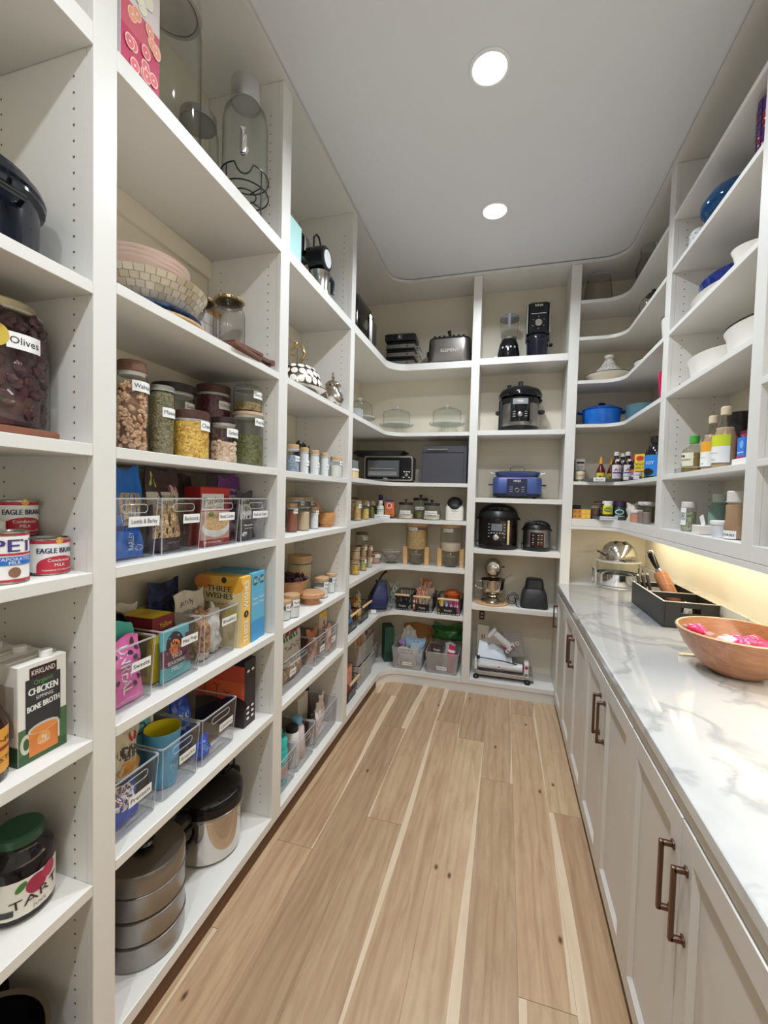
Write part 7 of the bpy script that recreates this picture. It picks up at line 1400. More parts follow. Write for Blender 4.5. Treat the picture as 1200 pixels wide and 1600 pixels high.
# two electric pressure cookers
def epot(lab, xl, xr, py, h, style, Y):
    x_, y_, r_ = Cf(xl, xr, py, Y); R = r_
    t = thing('electric_pot', lab, 'multi cooker', (x_, y_, zs[3]), 0.0)
    body = BLACK if style else STEELB
    g = G(); g.lathe([(R * 0.9, 0), (R * 0.97, 0.008), (R * 0.99, 0.03)], 40); g.obj('pot_foot', BLACK, t)
    g = G(); g.lathe([(R * 0.985, 0.0305), (R, 0.04), (R, h * 0.68), (R * 0.99, h * 0.7)], 40); g.obj('pot_body', pm(52, 48, 46, rough=0.16, metal=0.8) if style else STEELB, t)
    g = G(); g.lathe([(R * 0.99, h * 0.7005), (R * 1.03, h * 0.72), (R * 1.02, h * 0.77), (R * 0.9, h * 0.85), (R * 0.6, h * 0.88), (0.01, h * 0.885)], 40); l = g.obj('pot_lid', BLACK, t)
    g = G(); n = 12; g.tube([(R * 0.88 * math.cos(PI - PI * i / n), -R * 0.25, h * 0.80 + (h * 0.185) * math.sin(PI * i / n)) for i in range(n + 1)], R * 0.09, 8); g.obj('lid_handle', BLACK, l)
    g = G(); g.at(R * 0.05, -R * 0.1, h * 0.87).cyl(R * 0.2, h * 0.05, 16); g.obj('steam_valve', BLACKG, l)
    for s in (-1, 1): g = G(); g.bx(s * R * 1.04 - R * 0.08, s * R * 1.04 + R * 0.08, -0.02, 0.02, h * 0.655, h * 0.715, 0.006); g.obj('side_grip', BLACK, t)
    f = rmap(R + 0.001, 0)
    if style:
        g = G(); patch(g, lambda x, z: f(x, z, 0.001), -R * 0.5, R * 0.42, h * 0.2, h * 0.64, 10); p = g.obj('control_panel', BLACKG, t)
        g = G(); patch(g, lambda x, z: f(x, z, 0.002), -R * 0.32, R * 0.22, h * 0.42, h * 0.58, 6); g.obj('display', pm(120, 124, 130, rough=0.2), p)
        g = G(); g.at(-0.01, -R - 0.001, h * 0.28, PI / 2).lathe([(0.02, 0), (0.02, 0.008), (0.015, 0.01)], 20); g.obj('dial', CHROME, p)
        for k in range(5): g = G(); patch(g, lambda x, z: f(x, z, 0.002), -R * 0.34 + k * R * 0.14, -R * 0.27 + k * R * 0.14, h * 0.36, h * 0.385, 1); g.obj('button', pm(190, 190, 196), p, smooth=False)
        for s in (-0.44, 0.34):
            for k in range(5): g = G(); patch(g, lambda x, z: f(x, z, 0.002), R * s - 0.006, R * s + 0.006, h * (0.28 + k * 0.07), h * (0.295 + k * 0.07), 1); g.obj('button', pm(190, 190, 196), p, smooth=False)
        g = G(); patch(g, lambda x, z: f(x, z, 0.0005), R * 0.5, R * 0.62, h * 0.12, h * 0.66, 2); g.obj('steel_band', pm(206, 200, 190, rough=0.2, metal=1), t)
    else:
        g = G(); patch(g, lambda x, z: f(x, z, 0.001), -R * 0.5, R * 0.5, h * 0.14, h * 0.62, 10); p = g.obj('control_panel', BLACKG, t)
        for u in (-0.3, 0.08, 0.3):
            for k in range(6): g = G(); patch(g, lambda x, z: f(x, z, 0.002), R * u - 0.006, R * u + 0.006, h * (0.22 + k * 0.06), h * (0.24 + k * 0.06), 1); g.obj('button', pm(206, 206, 210) if k % 2 else pm(190, 60, 50), p, smooth=False)
    g = G(); g.tube([(-R * 0.9, 0.03, 0.03), (-R * 1.08, 0.0, 0.05), (-R * 1.1, -0.02, 0.02), (-R * 0.9, -R * 0.5, 0.004)], 0.0035, 6); g.obj('power_cord', BLACK, t)
    return t
epot('large black electric pressure pot with an arched lid handle', 748, 809, 820, 0.325, 1, 3.30)
epot('small steel electric pot with a black lid next to the large one', 817, 860, 835, 0.218, 0, 3.29)
# stand mixer on its round mat
x_, y_, r_ = Cf(740, 797, 935, 3.27)
t = thing('round_mat', 'round tan wooden mat under the stand mixer', 'mat', (x_ + 0.0, 3.295, zs[4])); g = G(); g.lathe([(0.12, 0), (0.125, 0.003), (0.125, 0.008), (0.12, 0.011)], 40); g.obj('mat', wood((196, 150, 96), (222, 180, 128), 8), t)
SM = pm(196, 190, 178, rough=0.14, metal=1)
t = thing('stand_mixer', 'silver stand mixer with a steel bowl seen from the front', 'stand mixer', (x_ + 0.005, 3.30, zs[4] + 0.0115), 0.0)
g = G(); g.loft([[(x, y + 0.0, z) for x, y in rrect(0.17 - i, 0.22 - i, 0.08, 6)] for z, i in ((0, 0.0), (0.012, 0.0), (0.028, 0.03), (0.034, 0.06))]); g.obj('mixer_base', SM, t)
g = G(); g.at(0, 0.075, 0.0).lathe([(0.045, 0.02), (0.035, 0.08), (0.038, 0.19), (0.04, 0.2)], 20); g.obj('column', SM, t)
g = G(); g.at(0, -0.01, 0).lathe([(0.03, 0.0345), (0.04, 0.04), (0.036, 0.05), (0.07, 0.075), (0.083, 0.11), (0.087, 0.165), (0.09, 0.168), (0.086, 0.166), (0.08, 0.11), (0.02, 0.06)], 32); b_ = g.obj('mixing_bowl', pm(206, 196, 186, rough=0.08, metal=1), t)
g = G(); g.tube([(-0.083, -0.01, 0.15), (-0.125, -0.01, 0.152), (-0.135, -0.01, 0.13), (-0.125, -0.01, 0.10), (-0.078, -0.01, 0.09)], 0.007, 8); g.obj('bowl_handle', SM, b_)
g = G(); ph = [(0.02, -0.115), (0.045, -0.11), (0.058, -0.09), (0.062, -0.04), (0.06, 0.03), (0.054, 0.08), (0.035, 0.115), (0.01, 0.125)]
g.loft([[(r * math.cos(a), y, 0.262 + r * 1.05 * math.sin(a)) for a in [2 * PI * i / 24 for i in range(24)]] for r, y in ph]); h_ = g.obj('motor_head', SM, t)
g = G(); g.at(0, -0.116, 0.262, PI / 2).lathe([(0.026, -0.003), (0.026, 0.006), (0.018, 0.009)], 20); g.obj('hub_cap', CHROME, h_)
g = G(); g.at(0.03, -0.112, 0.235, PI / 2).cyl(0.008, 0.014, 12); g.obj('hub_knob', BLACK, h_)
g = G(); g.at(0.058, 0.0, 0.262, 0, PI / 2).cyl(0.006, 0.022, 10); g.obj('speed_lever', BLACK, h_)
g = G(); g.at(0, -0.03, 0).lathe([(0.02, 0.16), (0.028, 0.18), (0.028, 0.20), (0.034, 0.205)], 16); g.obj('beater_shaft', SM, h_)
g = G(); g.add([(0.06, -0.05, 0.172), (0.085, -0.03, 0.172), (0.135, -0.02, 0.225), (0.12, -0.05, 0.222)], [(0, 1, 2, 3), (3, 2, 1, 0)]); g.obj('pouring_chute', glass(226, 228, 230, 0.6, body=0.2), b_)
t = thing('power_cord', 'coiled black power cord between stand mixer and black motor base', 'cord', (0.075, 3.25, zs[4] + 0.004))
g = G(); P = []
for i in range(40):
    a = i / 40 * 2 * PI * 2.2; k = 0.045 - 0.0006 * i; P.append((k * math.cos(a), 0.012 * math.sin(a * 1.3), 0.05 + k * math.sin(a) + 0.0 * i))
P = [(p[0], p[1], max(p[2], 0.002)) for p in P] + [(0.03, -0.02, 0.003), (0.05, -0.045, 0.003)]
g.tube(P, 0.0032, 6); g.obj('cable', BLACK, t)
x_, y_, r_ = Cf(813, 857, 920, 3.28); 
t = thing('motor_blender', 'black motor base of a blender without its jug', 'blender', (x_, 3.29, zs[4]), 0.0)
g = G(); g.loft([[(x, y, z) for x, y in rrect(0.19 - i, 0.17 - i, 0.035, 5)] for z, i in ((0.006, 0.0), (0.02, 0.0), (0.10, 0.02), (0.135, 0.05), (0.14, 0.06))]); g.obj('motor_base', pm(44, 44, 46, rough=0.5), t)
g = G(); g.loft([[(x, y, z) for x, y in rrect(0.13 - i, 0.12 - i, 0.025, 5)] for z, i in ((0.1405, 0.0), (0.17, 0.006), (0.20, 0.016), (0.206, 0.03))]); g.obj('jug_seat', pm(30, 30, 32, rough=0.5), t)
for sx in (-1, 1): 
    for sy in (-1, 1): g = G(); g.at(sx * 0.07, sy * 0.06, 0).cyl(0.014, 0.0065, 12); g.obj('foot', DARK, t)
# dough roller machine on the lowest shelf
z = zs[5]
AL = pm(196, 198, 202, rough=0.3, metal=0.85); ALW = pm(226, 226, 228, rough=0.4); RD = pm(206, 50, 80, rough=0.4)
vL, vR = Bk(742, 1050, 3.24), Bk(826, 1058, 3.24)
t = thing('dough_roller', 'silver dough sheeter with two white rollers and clear guards', 'dough sheeter', ((vL.x + vR.x) / 2, 3.30, z), 0.0)
w_ = vR.x - vL.x
for s in (-1, 1):
    for y in (-0.085, 0.09): g = G(); g.at(s * (w_ / 2 - 0.01), y, 0).rcyl(0.022, 0.022, 0.004, 16); g.obj('rubber_foot', BLACK, t)
g = G(); g.bx(-w_ / 2, w_ / 2 + 0.03, -0.08, 0.12, 0.0225, 0.06, 0.004); g.obj('machine_base', AL, t)
g = G(); g.at(0, 0, 0); pr = [(-w_ / 2, 0.06), (-w_ / 2 + 0.004, 0.36), (-w_ / 2 + 0.085, 0.355), (0.10, 0.17), (0.115, 0.06)]
g.loft([[(x, 0.06, z_) for x, z_ in pr], [(x, 0.075, z_) for x, z_ in pr]]); g.obj('sloped_sheet', AL, t)
g = G(); g.loft([[(x, y, z_) for x, y, z_ in ((-w_ / 2 + 0.004, -0.03, 0.061), (0.085, -0.03, 0.061), (0.06, 0.055, 0.20), (-w_ / 2 + 0.02, 0.055, 0.24))], [(x, y, z_) for x, y, z_ in ((-w_ / 2 + 0.004, -0.026, 0.061), (0.085, -0.026, 0.061), (0.06, 0.059, 0.20), (-w_ / 2 + 0.02, 0.059, 0.24))]]); g.obj('chute', pm(186, 190, 196, rough=0.42, metal=0.85), t)
for k in range(2): g = G(); g.bx(-w_ / 2 + 0.035 + k * 0.016, -w_ / 2 + 0.041 + k * 0.016, 0.0585, 0.0605, 0.25, 0.285, 0.001); g.obj('vent_slot', DARK, t)
g = G(); g.at(-w_ / 2 + 0.02, -0.055, 0.098, 0, PI / 2).rcyl(0.030, w_ * 0.83, 0.003, 24); g.obj('lower_roller', ALW, t)
g = G(); g.bx(-w_ / 2 + 0.005, w_ / 2 - 0.02, -0.1, -0.08, 0.052, 0.062, 0.002); g.obj('front_rail', CHROME, t)
g = G(); g.bx(-w_ / 2 - 0.004, -w_ / 2 + 0.018, -0.09, 0.0, 0.061, 0.135, 0.004); g.obj('end_plate', ALW, t)
g = G(); g.bx(w_ / 2 - 0.035, w_ / 2 - 0.003, -0.094, -0.005, 0.045, 0.15, 0.004); p = g.obj('end_plate', ALW, t)
g = G(); blob(g, flat(-0.0948), w_ / 2 - 0.019, 0.122, 0.012, 0.012, 18); g.obj('red_dot', RD, p, smooth=False)
g = G(); patch(g, flat(-0.0948), w_ / 2 - 0.028, w_ / 2 - 0.01, 0.058, 0.078); g.obj('grey_mark', GREY, p, smooth=False)
# upper roller, slanting down towards the worktop side
A_ = Vector((-0.075, -0.02, 0.338)); B__ = Vector((0.058, -0.02, 0.236)); dv = (B__ - A_); ln = dv.length; an = math.atan2(-dv.z, dv.x)
g = G(); g.at(A_.x, A_.y, A_.z, 0, PI / 2 + an).rcyl(0.026, ln, 0.003, 24); g.obj('upper_roller', ALW, t)
for P_, nm in ((A_, 'roller_end'), (B__, 'roller_end')):
    g = G(); g.at(P_.x, P_.y, P_.z, 0, an).bx(-0.012, 0.012, -0.034, 0.03, -0.048, 0.036, 0.004); e = g.obj(nm, ALW, t)
    if P_ is B__:
        ca, sa = math.cos(-an), math.sin(-an); ff = lambda x, z_: (P_.x + x * ca - z_ * sa, P_.y - 0.0348, P_.z + x * sa + z_ * ca)
        g = G(); blob(g, ff, 0, 0.018, 0.0095, 0.0095, 16); g.obj('red_dot', RD, e, smooth=False)
        g = G(); blob(g, ff, 0, -0.028, 0.008, 0.008, 12); g.obj('grey_mark', GREY, e, smooth=False)
g = G(); g.loft([[(x, 0.018 + (0.36 - z_) * -0.1, z_) for x, z_ in ((0.0, 0.33), (0.13, 0.345), (0.165, 0.17), (0.04, 0.155))], [(x, 0.022 + (0.36 - z_) * -0.1, z_) for x, z_ in ((0.0, 0.33), (0.13, 0.345), (0.165, 0.17), (0.04, 0.155))]]); g.obj('clear_guard', glass(238, 238, 240, 0.7, body=0.12), t)
g = G(); g.tube([(0.0, 0.02, 0.33), (0.13, 0.02, 0.345), (0.165, 0.0, 0.17), (0.04, 0.0, 0.155)], 0.003, 6); g.obj('guard_edge', pm(150, 146, 146, rough=0.3), t)
for x, y, z_, r in ((-0.02, -0.0858, 0.098, 0.013), (0.105, 0.0, 0.262, 0.015)):
    g = G(); blob(g, flat(y - 0.004 if y < 0 else y), x, z_, r, r, 18); e = g.obj('round_sticker', pm(240, 214, 220), t, smooth=False)
    g = G(); blob(g, flat(y - 0.0048 if y < 0 else y - 0.001), x + 0.001, z_ + 0.001, r * 0.5, r * 0.34, 10, 0.6); g.obj('hand_mark', pm(110, 20, 40), e, smooth=False)
g = G(); g.at(0.03, -0.012, 0.205, 0, 0.6).bx(-0.02, 0.02, -0.008, 0.008, -0.012, 0.012, 0.003); g.obj('red_grip', RD, t)
g = G(); g.tube([(-w_ / 2 + 0.03, -0.09, 0.158), (0.0, -0.085, 0.148), (0.06, -0.085, 0.14), (0.12, -0.06, 0.12), (0.17, -0.02, 0.085), (0.16, -0.01, 0.075), (0.11, 0.0, 0.08)], 0.004, 6); c = g.obj('power_cord', BLACK, t)
g = G(); g.bx(-w_ / 2 + 0.01, -w_ / 2 + 0.034, -0.10, -0.08, 0.146, 0.17, 0.003); g.obj('plug', BLACK, c)
v = Bk(753, 961, 3.456); t = thing('wall_outlet', 'brown socket plate on the wall above the dough roller', 'outlet', (v.x, 3.4575, v.z - 0.035), 0.0)
g = G(); g.bx(-0.02, 0.02, -0.005, 0, 0, 0.07, 0.002); g.obj('cover_plate', pm(84, 44, 40), t)
for k in (0.022, 0.048): g = G(); g.bx(-0.011, 0.011, -0.0065, -0.0045, k - 0.008, k + 0.008, 0.001); g.obj('socket_face', pm(206, 190, 180), t)

# ================================================================== upper corner shelves
zs = ZE
x_, y_, r_ = Cf(914, 958, 440, 3.31)
t = thing('hurricane_vase', 'large smoky glass hurricane vase on the topmost corner shelf', 'vase', (x_, y_, zs[0])); g = G(); g.lathe([(0.085, 0), (0.094, 0.006), (0.092, 0.05), (0.076, 0.195), (0.074, 0.20)], 36, True, False); g.obj('glass', glass(240, 238, 236, 0.5), t); g = G(); g.lathe([(0.0735, 0.199), (0.0755, 0.199), (0.0755, 0.203), (0.0735, 0.203)], 36, False, False); g.obj('rim', RIMG, t)
x_, y_ = 0.80, 2.98; t = thing('glass_pitcher', 'clear glass pitcher behind the curve of the topmost corner shelf', 'pitcher', (x_, y_, zs[0])); g = G(); g.lathe([(0.06, 0), (0.075, 0.01), (0.08, 0.08), (0.055, 0.15), (0.06, 0.2)], 32, True, False); g.obj('glass', glass(230, 232, 226, 0.5), t); g = G(); g.tube([(0, -0.055, 0.18), (0, -0.11, 0.17), (0, -0.115, 0.1), (0, -0.08, 0.06)], 0.007, 8); g.obj('handle', RIMG, t)
x_, y_, r_ = fit(1008, 1036, 455, 0, 0.80)
t = thing('glass_teapot', 'round clear glass pot beside the upright on the second corner shelf', 'teapot', (0.80, y_, zs[1])); g = G(); g.lathe([(0.035, 0), (0.065, 0.02), (0.075, 0.06), (0.06, 0.10), (0.04, 0.115)], 32, True, False); g.obj('glass', GLASS, t); g = G(); g.lathe([(0.042, 0.116), (0.03, 0.13), (0.008, 0.135), (0.012, 0.15), (0.004, 0.155)], 20); g.obj('pot_lid', DARK, t)
# tagine
x_, y_, r_ = Cf(908, 990, 580, 3.30)
t = thing('tagine', 'cream tagine dish with a cone lid of black and white pattern', 'tagine', (x_ + 0.01, 3.29, zs[2])); R = 0.15
g = G(); g.lathe([(0.08, 0), (0.09, 0.004), (0.13, 0.035), (R, 0.05), (R + 0.001, 0.053), (R - 0.006, 0.054), (0.1, 0.03)], 44); g.obj('dish', pm(236, 224, 206, rough=0.25), t)
g = G(); g.lathe([(R - 0.002, 0.051), (R + 0.0025, 0.0525), (R + 0.0015, 0.0565), (R - 0.006, 0.0565)], 44, False, False); g.obj('dark_rim', DARK, t)
LACE = grain((40, 38, 40), (236, 230, 222), 260, 0.35, 0.3, c3=(226, 220, 212))
g = G(); g.lathe([(R * 0.86, 0.057), (R * 0.6, 0.08), (R * 0.35, 0.115), (R * 0.2, 0.155), (R * 0.17, 0.165)], 44); l = g.obj('cone_lid', LACE, t)
g = G(); g.lathe([(0.02, 0.165), (0.032, 0.175), (0.034, 0.19), (0.028, 0.194)], 20); g.obj('lid_knob', pm(226, 220, 210, rough=0.3), l); g = G(); g.lathe([(0.026, 0.1945), (0.02, 0.198)], 20); g.obj('knob_top', DARK, l)
def fitR(xl, xr, py, X): return fit(xl, xr, py, 0, X)
def bowlx(name, lab, cat, x, y, z, R, H, m, rimm=None, rf=None):
    t = thing(name, lab, cat, (x, y, z)); g = G(); g.lathe(bowl_prof(R, H, rf or R * 0.5, 0.005, 8, 2.2), 40); g.obj('bowl_body', m, t)
    if rimm: g = G(); g.lathe([(R - 0.005, H - 0.001), (R + 0.0015, H - 0.002), (R + 0.0015, H + 0.003), (R - 0.005, H + 0.003)], 40, False, False); g.obj('rim_band', rimm, t)
    return t
WC = pm(234, 230, 222, rough=0.22)
bowlx('lace_plate', 'shallow white bowl with a lace edge between tagine and tureen', 'bowl', 0.85, 2.99, zs[2], 0.115, 0.05, WC, DARK)
v = hit(1040, 515, 0, 0.84); t = bowlx('white_tureen', 'white pot with a dark rim next to the upright, tagine shelf', 'pot', 0.85, R1[1] + 0.125, zs[2], 0.105, 0.135, WC, DARK, 0.085)
# blue dutch oven, teal and red pots
x_, y_, r_ = Cf(907, 974, 645, 3.29)
t = thing('dutch_oven', 'bright blue enamel dutch oven with a lid knob', 'dutch oven', (x_, 3.29, zs[3])); R = 0.124; EB = pm(30, 110, 206, rough=0.12); ED = pm(20, 66, 150, rough=0.1)
g = G(); g.lathe([(R * 0.86, 0), (R * 0.92, 0.008), (R, 0.10), (R, 0.105)], 44); g.obj('oven_pot', EB, t)
g = G(); g.lathe([(R * 0.99, 0.1055), (R * 1.03, 0.108), (R * 1.02, 0.114), (R * 0.8, 0.13), (R * 0.3, 0.137)], 44); l = g.obj('oven_lid', ED, t)
g = G(); g.lathe([(0.008, 0.136), (0.008, 0.147), (0.024, 0.152), (0.022, 0.16), (0.01, 0.163)], 20); g.obj('lid_knob', pm(40, 44, 60, rough=0.1, metal=0.8), l)
for s in (-1, 1): g = G(); g.tube([(s * R * 0.98, -0.035, 0.095), (s * (R + 0.028), -0.03, 0.098), (s * (R + 0.028), 0.03, 0.098), (s * R * 0.98, 0.035, 0.095)], 0.007, 8); g.obj('loop_handle', ED, t)
v = hit(1001, 630, 0, 0.83); bowlx('teal_pot', 'pale teal pot between dutch oven and red pot', 'pot', 0.84, v.y, zs[3], 0.095, 0.115, pm(84, 122, 134, rough=0.25), None, 0.08)
bowlx('red_pot', 'raspberry red pot at the upright, on the dutch oven shelf', 'pot', 0.835, R1[1] + 0.115, zs[3], 0.098, 0.15, pm(190, 30, 80, rough=0.2), None, 0.075)
# sauces
z = zs[4]
x_, y_, r_ = Cf(898, 916, 740, 3.23); can('cream soup can with a red banner at the end-wall upright', (x_, y_, z), 0.1, 0.033, 0.078, pm(226, 214, 186), [('r', 'f', -1.4, 1.4, 0.3, 0.7, pm(206, 190, 160)), ('t', 'f', 'Progresso', 0, 0.55, 0.16, pm(150, 40, 40), 0, 0.9), ('r', 'f', -1.4, 1.4, 0.05, 0.2, pm(90, 110, 60))])
x_, y_, r_ = Cf(896, 913, 720, 3.32); pkg('stock_carton', 'white stock carton behind the cream soup can', (x_ + 0.005, 3.33, z), 0.1, 0.062, 0.06, 0.165, pm(222, 222, 216), [('r', 'f', -0.4, 0.4, 0.8, 0.88, DARK), ('t', 'f', 'CHICKEN', 0, 0.66, 0.09, GREY, 0, 0.7), ('t', 'f', 'STOCK', 0, 0.54, 0.09, GREY, 0, 0.6)], cat='carton')
t = thing('turntable', 'low dark turntable tray labelled Sauces under the steak sauce bottles', 'turntable', (0.625, 3.235, z)); g = G(); g.lathe([(0.125, 0), (0.128, 0.003), (0.13, 0.02), (0.127, 0.02), (0.125, 0.006), (0, 0.006)], 40, True, False); g.obj('turntable_tray', glass(150, 146, 150, 0.6, body=0.4), t)
g = G(); f = rmap(0.1308, -0.25); patch(g, lambda x, zz: f(x, zz, 0), -0.035, 0.035, 0.0, 0.026, 5); p = g.obj('paper_label', PAPER, t); g = G(); write(g, 'Sauces', lambda x, zz: f(x, zz, 0.0008), 0, 0.013, 0.018, 0, 0.05); g.obj('lettering', INK, p, smooth=False)
zt = z + 0.0065
def sauce(lab, x, y, kind):
    if kind == 'red': return bottle(lab, (x, y, zt), 0.05, [(0.025, 0), (0.028, 0.004), (0.028, 0.06), (0.022, 0.085), (0.011, 0.105), (0.010, 0.118)], pm(96, 30, 34, rough=0.15), [(0.011, 0.116), (0.012, 0.13), (0.006, 0.165), (0.004, 0.166)], pm(226, 160, 60), [(0.008, 0.056, pm(226, 206, 70), 1.3)], [('r', 'f', -0.7, 0.7, 0.05, 0.1, pm(150, 40, 40)), ('r', 'f', -0.3, -0.02, 0.22, 0.3, pm(120, 60, 30)), ('t', 'f', 'SAUCE', 0, 0.26, 0.06, pm(130, 50, 30), 0, 0.7)], group='red sauce bottles')
    return bottle(lab, (x, y, zt), 0.05, [(0.027, 0), (0.030, 0.004), (0.030, 0.115), (0.022, 0.135), (0.013, 0.148), (0.013, 0.172)], pm(40, 24, 24, rough=0.12), [(0.016, 0.17), (0.0165, 0.192), (0.013, 0.195)], pm(226, 222, 216), [(0.008, 0.108, pm(226, 222, 226), 1.2)], [('t', 'f', 'A1', 0, 0.43, 0.16, pm(170, 40, 60), 0, 0.55, 0.006), ('r', 'f', -0.5, 0.5, 0.29, 0.34, pm(70, 50, 130)), ('r', 'f', -0.6, 0.6, 0.05, 0.1, pm(190, 60, 70)), ('t', 'f', 'STEAK SAUCE', 0, 0.2, 0.04, NAVY, 0, 0.7), ('e', 'f', 0, 0.80, 0.17, 0.05, WHT)], group='steak sauce bottles')
x_, y_, r_ = Cf(931, 947, 730, 3.22); sauce('yellow-label red sauce bottle nearest the soup can', x_, 3.22, 'red')
x_, y_, r_ = Cf(948, 963, 730, 3.30); sauce('yellow-label red sauce bottle half behind the steak sauce', x_, 3.30, 'red')
x_, y_, r_ = Cf(955, 971, 730, 3.19); sauce('steak sauce bottle next to the yellow-label bottles', x_, 3.19, 'a')
x_, y_, r_ = Cf(973, 989, 730, 3.185); sauce('steak sauce bottle next to the purple-label bottle', x_, 3.185, 'a')
x_, y_, r_ = Cf(966, 980, 725, 3.27); sauce('steak sauce bottle standing behind the other two', x_, 3.27, 'a')
v = hit(995, 735, 0, 0.70 + 0.06); bottle('dark sauce bottle with a red cap and purple label', (0.80, 3.115, zt - 0.006), -0.2, [(0.026, 0), (0.03, 0.004), (0.03, 0.09), (0.02, 0.12), (0.012, 0.135), (0.012, 0.145)], pm(34, 26, 28, rough=0.12), [(0.0145, 0.14), (0.015, 0.17), (0.012, 0.173)], pm(206, 50, 80), [(0.02, 0.08, pm(130, 80, 160), 1.2)], [('e', 'f', 0, 0.46, 0.5, 0.08, pm(206, 110, 70)), ('r', 'f', -0.4, 0.4, 0.22, 0.3, WHT)])
pkg('tall_yellow_pack', 'yellow pack with red and black print beside the blue-label jug', (0.80, 2.98, z), -0.65, 0.062, 0.04, 0.165, pm(230, 206, 60), [('e', 'f', 0, 0.84, 0.36, 0.1, pm(206, 60, 50)), ('t', 'f', 'BOLD', 0, 0.62, 0.12, DARK, 0, 0.8), ('t', 'f', 'SPICY', 0, 0.48, 0.12, DARK, 0, 0.8), ('r', 'f', -0.4, 0.4, 0.32, 0.38, pm(180, 60, 40)), ('r', 'f', -0.4, 0.0, 0.1, 0.2, DARK)], cat='packet')
bottle('big black jug with a bright blue label by the upright', (0.83, 2.80, z), -0.9, [(0.055, 0), (0.06, 0.006), (0.06, 0.15), (0.045, 0.19), (0.03, 0.205), (0.03, 0.215)], pm(24, 22, 26, rough=0.12), [(0.034, 0.213), (0.035, 0.245), (0.03, 0.25)], DARK, [(0.02, 0.14, pm(40, 130, 216), 1.3)], [('t', 'f', 'SOY', 0, 0.44, 0.12, WHT, 0, 0.4), ('e', 'f', -0.1, 0.2, 0.3, 0.1, DARK)], cat='jug', name='sauce_jug')
for i, (x, y) in enumerate(((0.765, 3.06), (0.79, 2.93))): jar(('small clear-lid spice jar in front of the purple-label bottle', 'small clear-lid spice jar in front of the yellow pack')[i], (x - 0.02, y, z), -0.6, 0.024, 0.05, pm(120, 90, 80), 0.7, 'Soy', tz=0.4, tw=0.034, th=0.018, lid='metal', lidh=0.014, lm=pm(206, 204, 210), lidk=1.0, group='small spice jars')
# pickles and pastes
z = zs[5]
YB_ = pm(236, 186, 62)
for i, (x, y, zz, lab) in enumerate(((0.478, 3.21, 0, 'yellow bouillon box at the upright, bottom of its stack'), (0.478, 3.215, 0.0315, 'yellow bouillon box at the upright, second of its stack'), (0.53, 3.19, 0, 'yellow bouillon box in front, bottom of the front stack'), (0.53, 3.195, 0.0315, 'yellow bouillon box in front, top of the front stack'))):
    c = YB_ if i > 1 else pm(206, 150, 70)
    pkg('bouillon_box', lab, (x, y, z + zz), 0.05, 0.058, 0.05, 0.031, c, [('r', 'f', s * 0.25 - 0.16, s * 0.25 + 0.16, 0.2, 0.8, pm(250, 216, 110) if i > 1 else pm(190, 120, 60)) for s in (-1, 1)] + [('t', 'f', 'cube', -0.25, 0.5, 0.3, pm(150, 60, 30)), ('t', 'f', 'cube', 0.25, 0.5, 0.3, pm(150, 60, 30))], group='yellow bouillon boxes')
pkg('black_box', 'small black box behind the stacked yellow boxes', (0.482, 3.29, z), 0.0, 0.06, 0.06, 0.09, DARK)
t = thing('turntable', 'low dark turntable labelled Pastes, Pickles and Relish under the pickle jars', 'turntable', (0.68, 3.235, z)); g = G(); g.lathe([(0.112, 0), (0.115, 0.003), (0.117, 0.02), (0.114, 0.02), (0.112, 0.006), (0, 0.006)], 40, True, False); g.obj('turntable_tray', glass(150, 146, 150, 0.6, body=0.4), t)
g = G(); f = rmap(0.1178, -0.15); patch(g, lambda x, zz: f(x, zz, 0), -0.055, 0.055, -0.0005, 0.022, 8); p = g.obj('paper_label', pm(222, 226, 240), t); g = G(); write(g, 'Pastes, Pickles and Relish', lambda x, zz: f(x, zz, 0.0008), 0, 0.011, 0.014, 0, 0.1); g.obj('lettering', INK, p, smooth=False)
zt = z + 0.0065
jar('brown relish jar nearest the yellow boxes', (0.60, 3.22, zt), 0, 0.03, 0.085, pm(110, 80, 60), 0.9, None, lid='metal', lidh=0.014, lm=pm(130, 110, 90), lidk=1.0)
jar('jar with a tan label behind the relish jar', (0.628, 3.27, zt), 0, 0.032, 0.115, pm(150, 120, 84), 0.9, 'Paste', tz=0.45, tw=0.05, th=0.04, lid='metal', lidh=0.014, lm=pm(110, 70, 50), lidk=1.0)
jar('pickle jar with a yellow label and white lid', (0.664, 3.18, zt), -0.1, 0.034, 0.118, pm(96, 84, 30, rough=0.3), 0.95, '', lid='metal', lidh=0.016, lm=WHT, lidk=0.96)
g = G(); f = rmap(0.0346, 0); 
P_ = bpy.data.objects[[o.name for o in bpy.data.objects if o.get('label') == 'pickle jar with a yellow label and white lid'][0]]
patch(g, lambda x, zz: f(x, zz, 0.001), -0.034, 0.034, 0.03, 0.088, 8); q = g.obj('yellow_label', pm(230, 216, 50), P_); g = G(); blob(g, lambda x, zz: f(x, zz, 0.0016), 0, 0.06, 0.024, 0.016); g.obj('label_oval', pm(110, 130, 40), q); g = G(); write(g, 'PICKLES', lambda x, zz: f(x, zz, 0.0022), 0, 0.06, 0.012, 0, 0.036); g.obj('lettering', WHT, q, smooth=False)
bottle('green jar with a purple lid and round white emblem', (0.742, 3.20, zt), -0.2, [(0.036, 0), (0.04, 0.005), (0.04, 0.07), (0.032, 0.085)], pm(36, 84, 74, rough=0.2), [(0.037, 0.083), (0.038, 0.115), (0.033, 0.119)], pm(76, 44, 84), [], [('e', 'f', 0, 0.55, 0.35, 0.2, WHT), ('e', 'f', 0, 0.55, 0.26, 0.14, pm(36, 84, 74)), ('r', 'f', -0.4, 0.4, 0.2, 0.26, WHT)], cat='jar', name='olive_paste_jar')
